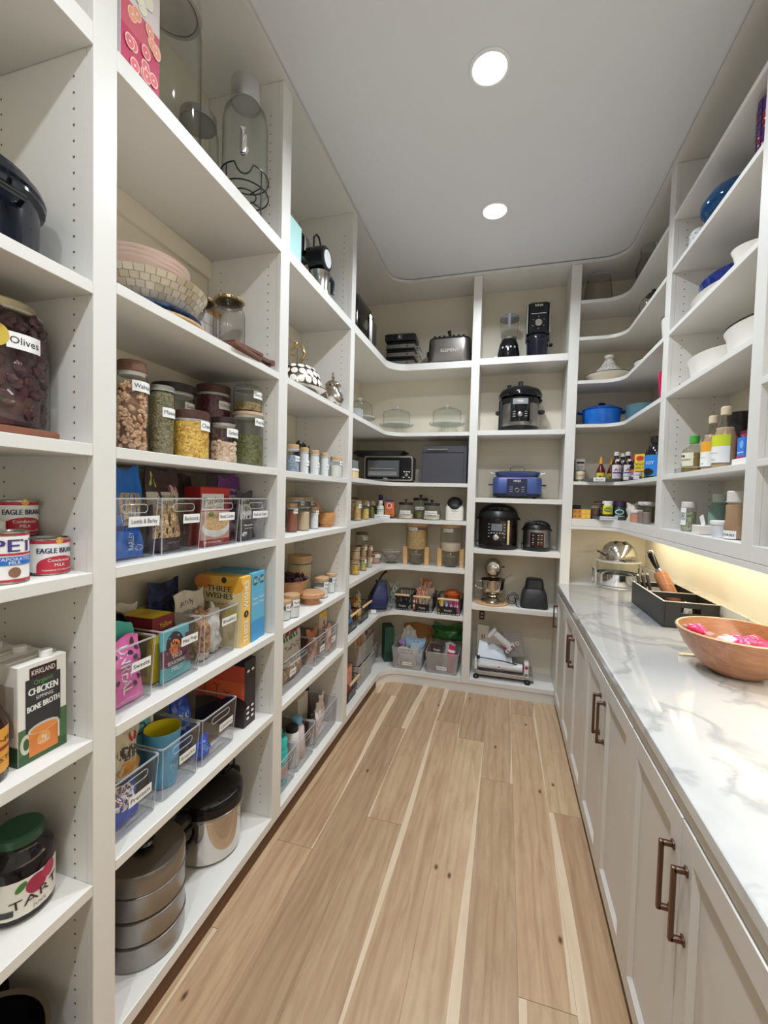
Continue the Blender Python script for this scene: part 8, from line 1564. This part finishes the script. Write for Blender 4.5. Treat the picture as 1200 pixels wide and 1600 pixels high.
pouch('white_pouch', 'cream pouch with a white corner between the jars, pickle shelf', (0.795, 3.07, z), -0.5, 0.07, 0.11, 0.03, pm(216, 206, 190), seed=141, ry=-0.1)
jar('big square jar with a white lid and olive filling', (0.85, 2.985, z), -0.6, 0.048, 0.125, pm(130, 120, 92), 0.92, 'Capers', tz=0.3, tw=0.07, th=0.04, lid='metal', lidh=0.022, lm=WHT, lidk=0.86, neck=0.015)
jar('pink-filled low jar with a white lid at the shelf edge', (0.768, 2.90, z), -0.7, 0.034, 0.075, pm(226, 150, 120), 0.85, None, lid='metal', lidh=0.014, lm=pm(226, 222, 222), lidk=1.0)
for i, y in enumerate((2.79, 2.70)): jar(('slim glass spice jar, first before the upright', 'slim glass spice jar touching the upright')[i], (0.765, y, z), -0.9, 0.022, 0.125, pm(150, 130, 124), 0.6, None, lid='metal', lidh=0.014, lm=pm(206, 200, 200), lidk=1.0, group='slim glass spice jars')

# ================================================================== straight upper bay
for i, y in enumerate((1.86, 1.97, 2.13, 2.24)):
    t = thing('wine_glass', ('stemless glass farthest from the end wall on the top shelf', 'second stemless glass on the top shelf', 'third stemless glass on the top shelf', 'stemless glass nearest the upright on the top shelf')[i], 'glass', (0.80 + 0.02 * (i % 2), y, zs[0]), 0, 'stemless glasses on the top shelf'); g = G(); g.lathe([(0.025, 0), (0.038, 0.02), (0.042, 0.05), (0.034, 0.095)], 24, True, False); g.obj('glass', GLASS, t)
v0 = hit(1092, 330, 0, 0.83); 
BG = pm(10, 62, 104, rough=0.05)
t = thing('blue_glass_bowl', 'big dark blue glass bowl on the second shelf of the upper bay', 'bowl', (0.843, 2.02, zs[1])); g = G(); g.lathe([(0.05, 0), (0.10, 0.02), (0.125, 0.06), (0.128, 0.085), (0.105, 0.125), (0.075, 0.14), (0.07, 0.135), (0.11, 0.09), (0.09, 0.03), (0.03, 0.012)], 44); g.obj('glass', BG, t)
t = thing('hobnail_vase', 'white hobnail vase at the upright beside the blue glass bowl', 'vase', (0.80, 2.265, zs[1])); g = G(); g.lathe([(0.034, 0), (0.036, 0.005), (0.038, 0.11), (0.032, 0.12)], 28); g.obj('vase_body', pm(232, 232, 236, rough=0.15), t)
g = G()
for j in range(6):
    for k in range(14): a = 2 * PI * (k + 0.5 * (j % 2)) / 14; g.at(0.0375 * math.cos(a), 0.0375 * math.sin(a), 0.014 + j * 0.017).ball(0.0055, None, None, 6, 4)
g.obj('hobnails', pm(238, 238, 242, rough=0.12), t, stuff=True)
t = thing('mosaic_vase', 'purple and red mirror-mosaic vase near the next upright', 'vase', (0.80, 1.70, zs[1])); g = G(); g.lathe([(0.05, 0), (0.054, 0.006), (0.054, 0.20), (0.05, 0.205)], 28); g.obj('vase_body', pm(70, 30, 60, rough=0.2), t)
mc = [pm(120, 60, 130, rough=0.05, metal=0.8), pm(160, 50, 70, rough=0.05, metal=0.8), pm(206, 200, 226, rough=0.05, metal=1), pm(90, 60, 140, rough=0.05, metal=0.8)]
rn = random.Random(9); f = rmap(0.0545)
for j in range(8):
    for k in range(9):
        g = G(); x = -0.085 + k * 0.0195; patch(g, lambda a_, b_: f(a_ + rn.uniform(-.0003, .0003), b_, 0.0012), x, x + 0.016, 0.012 + j * 0.0235, 0.012 + j * 0.0235 + 0.019, 1)
        t_ = g.obj('mirror_tile', mc[rn.randrange(4)], t, smooth=False); t_.rotation_euler = (0, 0, FR + 0.5)
# casseroles
def oval(name, lab, x, y, z, a, b, h, m, cat='dish', lip=0.012, rz=0.0, th=0.006):
    t = thing(name, lab, cat, (x, y, z), rz); E = lambda k, zz: [(a * k * math.cos(2 * PI * i / 40), b * k * math.sin(2 * PI * i / 40), zz) for i in range(40)]
    g = G(); g.loft([E(0.7, 0), E(0.8, 0.004), E(0.93, h * 0.8), E(1.0, h), E(0.985, h + 0.002), E(0.88, h * 0.8), E(0.7, 0.01)]); g.obj('dish_body', m, t)
    return t
oval('white_platter', 'white oval dish under the navy casserole', 0.842, 2.08, zs[2], 0.112, 0.19, 0.045, WC)
t = oval('navy_casserole', 'navy blue casserole sitting in a white oval dish', 0.842, 2.09, zs[2] + 0.013, 0.085, 0.15, 0.095, pm(26, 46, 120, rough=0.12), 'casserole')
oval('white_shell_dish', 'white wavy dish edge beyond the navy casserole', 0.835, 1.80, zs[2], 0.10, 0.075, 0.075, WC)
t = thing('white_leaf_dish', 'white ribbed leaf-shaped dish leaning by the next upright', 'dish', (0.80, 1.655, zs[2] + 0.012), FR, rx=0.0)
g = G(); 
for k in range(8): g.at(0, 0, 0.0, 0, -0.5 + k * 0.14).bx(-0.008, 0.008, -0.008 - 0.001 * k, 0.004, 0.02, 0.115, 0.003)
g.bx(-0.03, 0.03, -0.02, 0.02, 0, 0.03, 0.004); g.obj('leaf_ribs', WC, t)
oval('gravy_boat', 'long white boat-shaped dish at the upright, bottle shelf side', 0.842, 2.13, zs[3], 0.10, 0.165, 0.10, WC)
t = oval('white_baker', 'white oval baker with a dark rim line', 0.842, 1.79, zs[3], 0.105, 0.165, 0.10, WC)
g = G(); E = lambda k, zz: [(0.105 * k * math.cos(2 * PI * i / 40), 0.165 * k * math.sin(2 * PI * i / 40), zz) for i in range(40)]
g.loft([E(0.99, 0.101), E(1.01, 0.101), E(1.01, 0.106), E(0.99, 0.106)], closed=True); g.obj('rim_line', pm(70, 66, 60, rough=0.15, metal=0.6), t)
for s in (-1, 1): g = G(); g.at(0, s * 0.16, 0.085).bx(-0.03, 0.03, -0.015, 0.015, 0, 0.012, 0.005); g.obj('lug_handle', WC, t)
# cordials
z = zs[4]
def Rf(xl, xr, py, X): return fit(xl, xr, py, 0, X)
x_, y_, r_ = Rf(1069, 1101, 700, 0.785)
t = thing('clear_tray', 'clear tray under the green-capped bottle', 'tray', (0.79, y_ - 0.0, z), FR); g = G(); g.loft([[(x, y, zz) for x, y in rrect(0.12, 0.12, 0.01, 3)] for zz in (0, 0.024)], True, False); g.obj('tray_wall', ACRYL, t); g = G(); g.loft([[(x, y, zz) for x, y in rrect(0.1205 - i, 0.1205 - i, 0.01, 3)] for zz, i in ((0.022, 0), (0.025, 0), (0.025, 0.004), (0.022, 0.004))], closed=True); g.obj('tray_rim', RIMG, t)
CLB = glass(240, 238, 226, 0.55)
t = bottle('squat vinegar bottle with a bright green cap', (0.785, y_, z + 0.002), FR + 0.3, [(0.04, 0), (0.044, 0.005), (0.044, 0.09), (0.036, 0.105), (0.016, 0.118), (0.015, 0.135)], CLB, [(0.018, 0.13), (0.019, 0.16), (0.016, 0.163)], pm(80, 170, 70), [(0.028, 0.086, pm(228, 224, 196), 0.9)], [('t', 'f', 'Cucumber', 0, 0.42, 0.1, DARK, 0, 0.7), ('r', 'f', -0.4, -0.1, 0.52, 0.57, DARK), ('e', 'f', -0.3, 0.26, 0.16, 0.08, pm(130, 160, 80)), ('e', 'f', 0.0, 0.53, 0.07, 0.04, DARK)], liquid=(pm(150, 130, 80, rough=0.2), 0.085))
bottle('clear bottle with a white cap behind the green-capped one', (0.86, y_ + 0.03, z), FR, [(0.034, 0), (0.036, 0.005), (0.036, 0.12), (0.015, 0.15)], CLB, [(0.017, 0.148), (0.017, 0.17), (0.015, 0.172)], WHT)
for lab, xl, xr, c, yy, xx in (('cordial bottle with an orange and white label', 1100, 1126, pm(240, 170, 50), 0, 0.81), ('cordial bottle with a lime and white label', 1117, 1147, pm(206, 216, 50), 0, 0.775)):
    x_, y_, r_ = Rf(xl, xr, 700, xx)
    bottle(lab, (x_, y_, z + 0.001), FR + 0.25, [(0.034, 0), (0.038, 0.005), (0.038, 0.115), (0.03, 0.14), (0.014, 0.165), (0.013, 0.20)], CLB, [(0.016, 0.198), (0.0165, 0.225), (0.014, 0.228)], pm(222, 204, 176), [(0.02, 0.08, WHT, 1.4), (0.08, 0.122, c, 1.4)], [('e', 'f', -0.42, 0.5, 0.2, 0.07, WHT), ('e', 'f', -0.42, 0.5, 0.12, 0.045, c), ('r', 'f', -0.3, 0.2, 0.28, 0.285, GREY), ('t', 'f', 'cordial', -0.1, 0.16, 0.04, GREY, 0, 0.4)], liquid=(pm(206, 180, 160, rough=0.2), 0.15), group='cordial bottles with white labels')
v = hit(1151, 690, 0, 0.80); pkg('maroon_carton', 'narrow maroon carton with pink lettering beside the cordials', (0.845, v.y, z + 0.001), FR, 0.048, 0.05, 0.135, pm(130, 26, 56), [('t', 'f', 'RELISH', 0, 0.5, 0.4, pm(236, 130, 160), PI / 2, 0.8)])
v = hit(1163, 690, 0, 0.79); pkg('blue_red_carton', 'small blue and red carton at the next upright', (0.80, v.y - 0.012, z + 0.001), FR, 0.05, 0.05, 0.10, pm(50, 120, 216), [('r', 'f', -0.5, 0.5, 0, 0.35, pm(190, 30, 80)), ('e', 'f', 0.1, 0.75, 0.25, 0.14, pm(120, 180, 240)), ('r', 'f', -0.4, 0.4, 0.45, 0.5, pm(160, 210, 246))])
v = hit(1160, 640, 0, 0.88); bottle('tall black canister behind the cartons', (0.885, v.y + 0.02, z), FR, [(0.04, 0), (0.042, 0.004), (0.042, 0.2)], pm(30, 26, 30, rough=0.3), [(0.044, 0.2), (0.044, 0.23), (0.04, 0.233)], pm(44, 34, 40, rough=0.2), [], [('t', 'f', 'cafe', 0, 0.72, 0.1, WHT, 0, 0.6)], cat='canister', name='canister')
v = hit(1155, 716, 0, 0.75)
t = thing('white_tray', 'low white tray under the maroon carton', 'tray', (0.80, v.y - 0.02, z - 0.0), FR); 
g = G(); g.loft([[(x, y, zz) for x, y in rrect(0.10, 0.11, 0.008, 3)] for zz in (0, 0.0008)]); g.obj('tray_floor', WHT, t)
g = G(); g.bx(-0.05, 0.05, -0.058, -0.0555, 0, 0.022, 0.001); g.obj('tray_front', WHT, t)
# lowest shelf of the bay
z = zs[5]
x_, y_, r_ = Rf(1066, 1087, 800, 0.775)
jar('slim jar of green capers with a white cap and label', (x_, y_, z), FR + 0.3, 0.028, 0.128, grain((120, 126, 96), (190, 190, 160), 110), 0.8, 'CAPERS', tz=0.5, tw=0.034, th=0.075, lid='metal', lidh=0.022, lm=pm(214, 210, 206), lidk=1.0)
x_, y_, r_ = Rf(1113, 1136, 790, 0.835)
bottle('sage green shaker bottle with a pale cap', (x_, y_, z), FR, [(0.032, 0), (0.036, 0.005), (0.036, 0.09), (0.028, 0.12), (0.022, 0.13)], pm(120, 150, 138, rough=0.35), [(0.024, 0.128), (0.025, 0.162), (0.02, 0.165)], pm(190, 200, 190))
v = hit(1098, 820, 0, 0.76)
t = thing('white_sachet_box', 'small white open box holding a white sachet', 'box', (0.765, v.y, z), FR); g = G(); g.bx(-0.034, 0.034, -0.03, 0.03, 0, 0.036, 0.002); g.obj('box_body', pm(226, 222, 214), t); g = G(); g.at(-0.004, 0, 0.034, 0.1, -0.35).bx(-0.013, 0.013, -0.003, 0.003, 0, 0.042, 0.001); g.obj('sachet', WHT, t)
v = hit(1126, 825, 0, 0.755)
t = thing('white_tub', 'plain white plastic tub with a rim lid', 'tub', (0.76, v.y, z), FR); g = G(); g.lathe([(0.028, 0), (0.03, 0.003), (0.034, 0.046)], 28); g.obj('tub_body', pm(226, 230, 240, rough=0.4), t); g = G(); g.lathe([(0.036, 0.0465), (0.037, 0.05), (0.037, 0.06), (0.034, 0.062)], 28); g.obj('tub_lid', WHT, t)
v = hit(1147, 800, 0, 0.77)
jar('tall white-lidded sprinkles jar with a label at the shelf edge', (0.772, v.y - 0.01, z), FR + 0.3, 0.031, 0.168, pm(190, 150, 116), 0.92, 'Sprinkles', tz=0.10, tw=0.06, th=0.028, lid='metal', lidh=0.036, lm=pm(222, 214, 206), lidk=0.9)
g = G(); 
t = thing('white_scoop', 'white plastic scoop cup standing behind the white tub', 'scoop', (0.82, v.y + 0.055, z + 0.0), FR); g = G(); g.lathe([(0.02, 0), (0.026, 0.03), (0.024, 0.07), (0.034, 0.082), (0.034, 0.088)], 20); g.obj('scoop_body', WHT, t)
pouch('dark_red_pouch', 'dark red pouch lying at the back between green bottle and capers', (0.90, 2.06, z), FR, 0.16, 0.115, 0.05, pm(110, 50, 50), [('e', 'f', 0.2, 0.7, 0.2, 0.2, pm(60, 20, 24)), ('e', 'f', -0.2, 0.75, 0.12, 0.16, pm(170, 50, 70))], seed=151)
bottle('dark bottle at the back behind the sprinkles jar', (0.90, v.y + 0.04, z), FR, [(0.04, 0), (0.04, 0.13), (0.02, 0.14)], pm(50, 44, 60, rough=0.2), [(0.022, 0.14), (0.022, 0.15)], DARK)
bottle('grey jar just past the upright at the picture edge', (0.79, 1.49, z), FR, [(0.03, 0), (0.03, 0.07), (0.024, 0.08)], pm(90, 92, 92, rough=0.3), [(0.026, 0.079), (0.026, 0.10)], pm(170, 172, 174), cat='jar', name='storage_jar')

# ================================================================== on the worktop
x_, y_, r_ = Cf(931, 1000, 895, 3.20)
t = thing('halogen_oven', 'halogen oven with a glass bowl, chrome stand and domed chrome head', 'halogen oven', (x_, 3.20, CT), 0.15); R = 0.128
g = G(); g.lathe([(R * 0.92, 0.0), (R * 0.95, 0.0), (R * 0.95, 0.012), (R * 0.92, 0.012)], 40); g.obj('base_ring', CHROME, t)
g = G(); g.lathe([(R * 0.80, 0.013), (R * 0.92, 0.02), (R, 0.055), (R, 0.165), (R * 1.06, 0.172)], 40, True, False); g.obj('glass_bowl', GLASS, t)
g = G(); g.lathe([(R * 1.0, 0.170), (R * 1.08, 0.173), (R * 1.08, 0.178), (R * 1.0, 0.181)], 40, False, False); g.obj('bowl_rim', RIMG, t)
g = G(); g.lathe([(R * 1.015, 0.02), (R * 1.015, 0.095), (R * 1.022, 0.095), (R * 1.022, 0.02)], 40, False, False); g.obj('chrome_band', CHROME, t)
for s in (-1, 1): g = G(); g.tube([(s * R * 1.02, -0.03, 0.006), (s * R * 1.16, -0.03, 0.007), (s * R * 1.16, -0.03, 0.125), (s * R * 1.26, -0.03, 0.128), (s * R * 1.26, 0.03, 0.128), (s * R * 1.16, 0.03, 0.125), (s * R * 1.16, 0.03, 0.007)], 0.005, 8); g.obj('stand_handle', CHROME, t)
g = G(); g.lathe([(R * 0.88, 0.182), (R * 0.9, 0.19), (R * 0.86, 0.225), (R * 0.7, 0.275), (R * 0.4, 0.305), (R * 0.1, 0.31)], 40); h_ = g.obj('oven_head', pm(206, 202, 194, rough=0.12, metal=1), t)
for k, (px_, py_) in enumerate(((-0.03, -0.03), (0.02, -0.045))): g = G(); g.at(px_, py_, 0.285, 0.5).lathe([(0.016, 0.0), (0.016, 0.022), (0.012, 0.026)], 16); g.obj('knob', BLACK, h_)
g = G(); write(g, 'HALOGEN', lambda x, zz: (0.117 * math.sin(x / 0.117), -0.117 * math.cos(x / 0.117), zz), 0.02, 0.212, 0.018, 0, 0.10); g.obj('lettering', DARK, h_, smooth=False)
for k in range(9): g = G(); f = rmap(0.1175, -0.1 + k * 0.09); patch(g, lambda x, zz: f(x, zz, 0), -0.002, 0.002, 0.188, 0.204, 1); g.obj('vent_slot', DARK, h_, smooth=False)
g = G(); g.tube([(-0.10, -0.04, 0.215), (-0.13, -0.05, 0.235), (-0.155, -0.06, 0.245)], 0.006, 8); g.tube([(-0.10, -0.05, 0.21), (-0.02, -0.12, 0.19), (0.0, -0.125, 0.185)], 0.004, 6); g.obj('tilt_handle', BLACK, h_)
# black caddy
cx0, cx1, cy0, cy1, H_ = 0.72, 0.945, 2.24, 2.745, 0.122
t = thing('caddy', 'long black wooden caddy with two compartments and hand slots', 'caddy', ((cx0 + cx1) / 2, (cy0 + cy1) / 2, CT), FR)
L_, W_ = cy1 - cy0, cx1 - cx0           # local x along -y world, local y along +x world
CADM = pm(36, 38, 40, rough=0.45); EDGE = pm(206, 198, 186, rough=0.5)
def slotted(g, x, th, wv, hs):
    """upright panel across the caddy at local x with a rounded hand slot"""
    g.bx(x - th / 2, x + th / 2, -W_ / 2 + 0.0085, -wv, 0.006, H_ - 0.002, 0.001); g.bx(x - th / 2, x + th / 2, wv, W_ / 2 - 0.0085, 0.006, H_ - 0.002, 0.001)
    g.box(x - th / 2, x + th / 2, -wv, wv, 0.006, hs); g.box(x - th / 2, x + th / 2, -wv, wv, hs + 0.026, H_ - 0.002)
g = G(); g.box(-L_ / 2, L_ / 2, -W_ / 2, W_ / 2, 0, 0.006); g.obj('caddy_floor', CADM, t)
for s in (-1, 1): g = G(); g.bx(-L_ / 2, L_ / 2, s * (W_ / 2 - 0.004) - 0.004, s * (W_ / 2 - 0.004) + 0.004, 0.0065, H_ - 0.002, 0.001); p = g.obj('long_side', CADM, t); g = G(); g.box(-L_ / 2, L_ / 2, s * (W_ / 2 - 0.004) - 0.004, s * (W_ / 2 - 0.004) + 0.004, H_ - 0.002, H_); g.obj('worn_edge', EDGE, p)
for x in (-L_ / 2 + 0.004, L_ / 2 - 0.004, -0.02):
    g = G(); slotted(g, -x, 0.008, 0.04, 0.07); p = g.obj('cross_panel', CADM, t); g = G(); g.box(-x - 0.004, -x + 0.004, -W_ / 2 + 0.0085, W_ / 2 - 0.0085, H_ - 0.002, H_); g.obj('worn_edge', EDGE, p)
def rod(name, lab, cat, P0, P1, secs, group=None):
    """long tool from P0 (low) to P1; secs: (part name, t0, t1, r0, r1, material)"""
    t = thing(name, lab, cat, tuple(P0), 0, group); d = Vector(P1) - Vector(P0)
    for nm, t0, t1, r0, r1, m in secs: g = G(); g.tube([d * t0, d * (t0 * 0.9 + t1 * 0.1), d * (t0 * 0.1 + t1 * 0.9), d * t1], [r0 * 0.8, r0, r1, r1 * 0.8], 12); g.obj(nm, m, t)
    return t
pA = Vector((0.865, 2.52, CT + 0.05)); pB = Vector((0.765, 2.63, CT + 0.31))
rod('rolling_pin', 'wooden rolling pin with black handle sticking out of the caddy', 'rolling pin', pA, pB, [('wooden_roller', 0, 0.60, 0.034, 0.034, wood((150, 96, 64), (182, 126, 88), 7, 0.35)), ('ferrule', 0.605, 0.66, 0.018, 0.014, CHROME), ('grip', 0.665, 0.95, 0.014, 0.017, BLACKG), ('end_cap', 0.955, 1.0, 0.019, 0.014, CHROME)])
for i, (a0, b0) in enumerate((((0.765, 2.68, CT + 0.012), (0.738, 2.725, CT + 0.165)), ((0.787, 2.675, CT + 0.012), (0.760, 2.72, CT + 0.172)), ((0.809, 2.67, CT + 0.012), (0.782, 2.715, CT + 0.176)))):
    rod('knife', ('knife with a steel-tipped handle, first from the caddy corner', 'knife with a steel-tipped handle in the middle of three', 'knife with a steel-tipped handle beside the rolling pin')[i], 'knife', a0, b0, [('blade', 0, 0.4, 0.004, 0.004, STEEL), ('handle', 0.4, 0.93, 0.008, 0.009, pm(60, 52, 48, rough=0.3)), ('steel_tip', 0.935, 1.0, 0.0095, 0.009, CHROME)], 'knives in the caddy')
def candy(lab, loc, s, c, seed, name='wrapped_candy'):
    t = thing(name, lab, 'candy', loc, seed * 0.7, 'pink wrapped candies'); r = random.Random(seed); g = G(); g.ball(s, s * 0.7, s * 0.5, 10, 7)
    g.v = [(x * (1 + 0.16 * math.sin(120 * y + 90 * z + seed)), y * (1 + 0.2 * math.sin(110 * x + 150 * z)), z * (1 + 0.22 * math.sin(130 * x + 100 * y + seed)) + s * 0.55) for x, y, z in g.v]; g.obj('candy', c, t)
    g = G()
    for sx in (-1, 1): g.loft([[(sx * (s * 0.85 + d_), y * k, s * 0.5 + z_ * k) for y, z_ in ((-0.3 * s, 0.02 * s), (0, 0.12 * s), (0.3 * s, 0.02 * s), (0, -0.12 * s))] for d_, k in ((0, 0.4), (s * 0.35, 1.2), (s * 0.65, 1.8))])
    g.obj('clear_wrapper', glass(244, 236, 240, 0.75, body=0.25), t, smooth=False)
    return t
HP = pm(232, 60, 120, rough=0.25)
candy('pink wrapped candy lying in the black caddy', (0.80, 2.37, CT + 0.0085), 0.036, HP, 1)
pouch('paper_packet', 'cream paper packet in the near end of the caddy', (0.84, 2.30, CT + 0.0075), FR, 0.085, 0.095, 0.018, pm(216, 206, 190), seed=161)
# wooden bowl
bc = Vector((0.778, 1.715, CT)); BR = 0.178
t = thing('wooden_bowl', 'large turned wooden bowl with pink wrapped candies', 'bowl', tuple(bc)); BW = wood((140, 94, 68), (176, 126, 94), 5, 0.38)
g = G(); g.lathe([(0.06, 0), (0.075, 0.003), (0.110, 0.03), (0.152, 0.085), (BR, 0.142), (BR - 0.003, 0.146), (BR - 0.009, 0.145), (0.142, 0.085), (0.10, 0.034), (0.05, 0.018)], 56); g.obj('bowl_body', BW, t)
g = G(); g.lathe([(BR - 0.0085, 0.1452), (BR - 0.003, 0.1465), (BR + 0.0005, 0.1425)], 56, False, False); g.obj('pale_rim', wood((206, 160, 124), (222, 182, 146), 6, 0.4), t)
for i, (dx, dy, zz, s, c, lab) in enumerate(((-0.105, 0.055, 0.072, 0.036, HP, 'pink wrapped candy near the rim of the wooden bowl'), (-0.04, -0.02, 0.060, 0.036, pm(236, 214, 220, rough=0.2), 'pale wrapped candy in the middle of the wooden bowl'), (0.0, -0.05, 0.062, 0.040, HP, 'flat pink wrapped candy in the middle of the wooden bowl'), (0.05, -0.05, 0.06, 0.036, pm(206, 70, 120, rough=0.25), 'deep pink wrapped candy toward the wall side of the bowl'), (0.02, 0.04, 0.05, 0.036, HP, 'pink wrapped candy lower down in the wooden bowl'), (0.07, 0.03, 0.058, 0.034, HP, 'pink wrapped candy at the wall side of the bowl'))): candy(lab, (bc.x + dx * 0.95, bc.y + dy * 1.1, CT + zz + 0.032), s, c, 3 + i)
pouch('brown_candy_bag', 'tan paper bag of candy lying in the wooden bowl', (bc.x + 0.09, bc.y - 0.03, CT + 0.088), FR, 0.10, 0.075, 0.04, pm(176, 128, 96), seed=171, rx=-0.5)
t = thing('wooden_spatula', 'pale wooden spreader lying beside the wooden bowl', 'spatula', (0.70, 1.80, CT), 0.0); v0 = hit(1065, 1023, 2, CT); v1 = hit(1110, 1026, 2, CT)
t.location = (v0.x, v0.y, CT); g = G(); d = Vector((v1.x - v0.x, v1.y - v0.y, 0)); a = math.atan2(d.y, d.x); g.at(d.x / 2, d.y / 2, 0, 0, 0, a); g.loft([[(x, y, zz) for x, y in rrect(d.length + 0.02, 0.022, 0.010, 4)] for zz in (0.0, 0.004)]); g.obj('blade', pm(226, 206, 170), t)

# rest everything a hair above what carries it, and keep it clear of the panels on either side
SKIP = ('shelving', 'trim board', 'cabinet', 'worktop', 'ceiling light', 'lamp', 'outlet')
bpy.context.view_layer.update()
def extent(o):
    lo, hi = [1e9] * 3, [-1e9] * 3
    for q in [o] + list(o.children_recursive):
        if q.type != 'MESH': continue
        for c in q.bound_box:
            p = q.matrix_world @ Vector(c)
            for i in range(3): lo[i] = min(lo[i], p[i]); hi[i] = max(hi[i], p[i])
    return lo, hi
for o in list(bpy.data.objects):
    if o.parent is None and o.get('category') and o['category'] not in SKIP:
        lo, hi = extent(o); cx_, cy_ = (lo[0] + hi[0]) / 2, (lo[1] + hi[1]) / 2; e = 0.0015
        bx0, bx1, by0, by1 = WL + 0.0135, WR - 0.0135, -9, WB - 0.0135
        if cx_ < XL and cy_ < 3.2:
            for a_, b_ in ((SN[1], S0[0]), (S0[1], S1[0]), (S1[1], S2[0]), (S2[1], 9)):
                if a_ - 0.02 < cy_ < b_ + 0.02: by0, by1 = a_, min(b_, by1)
        elif cy_ > 3.1 and B1[1] < cx_ < B2[0]: bx0, bx1 = B1[1], B2[0]
        elif cy_ > 3.0 and cx_ < B1[0]: bx1 = B1[0]
        elif cx_ > B2[1] and lo[2] > 1.2:
            if cy_ > 3.0: bx0 = B2[1]
            for a_, b_ in ((R3[1], R2[0]), (R2[1], R1[0]), (R1[1], 9)):
                if a_ - 0.02 < cy_ < b_ + 0.02: by0, by1 = a_, min(b_, by1)
        elif cx_ > 0.5: bx1 = WR - 0.0255
        if hi[0] > bx1 - e: o.location.x -= hi[0] - bx1 + e
        elif lo[0] < bx0 + e: o.location.x += bx0 + e - lo[0]
        if hi[1] > by1 - e: o.location.y -= hi[1] - by1 + e
        elif lo[1] < by0 + e: o.location.y += by0 + e - lo[1]
        o.location.z += 0.0006
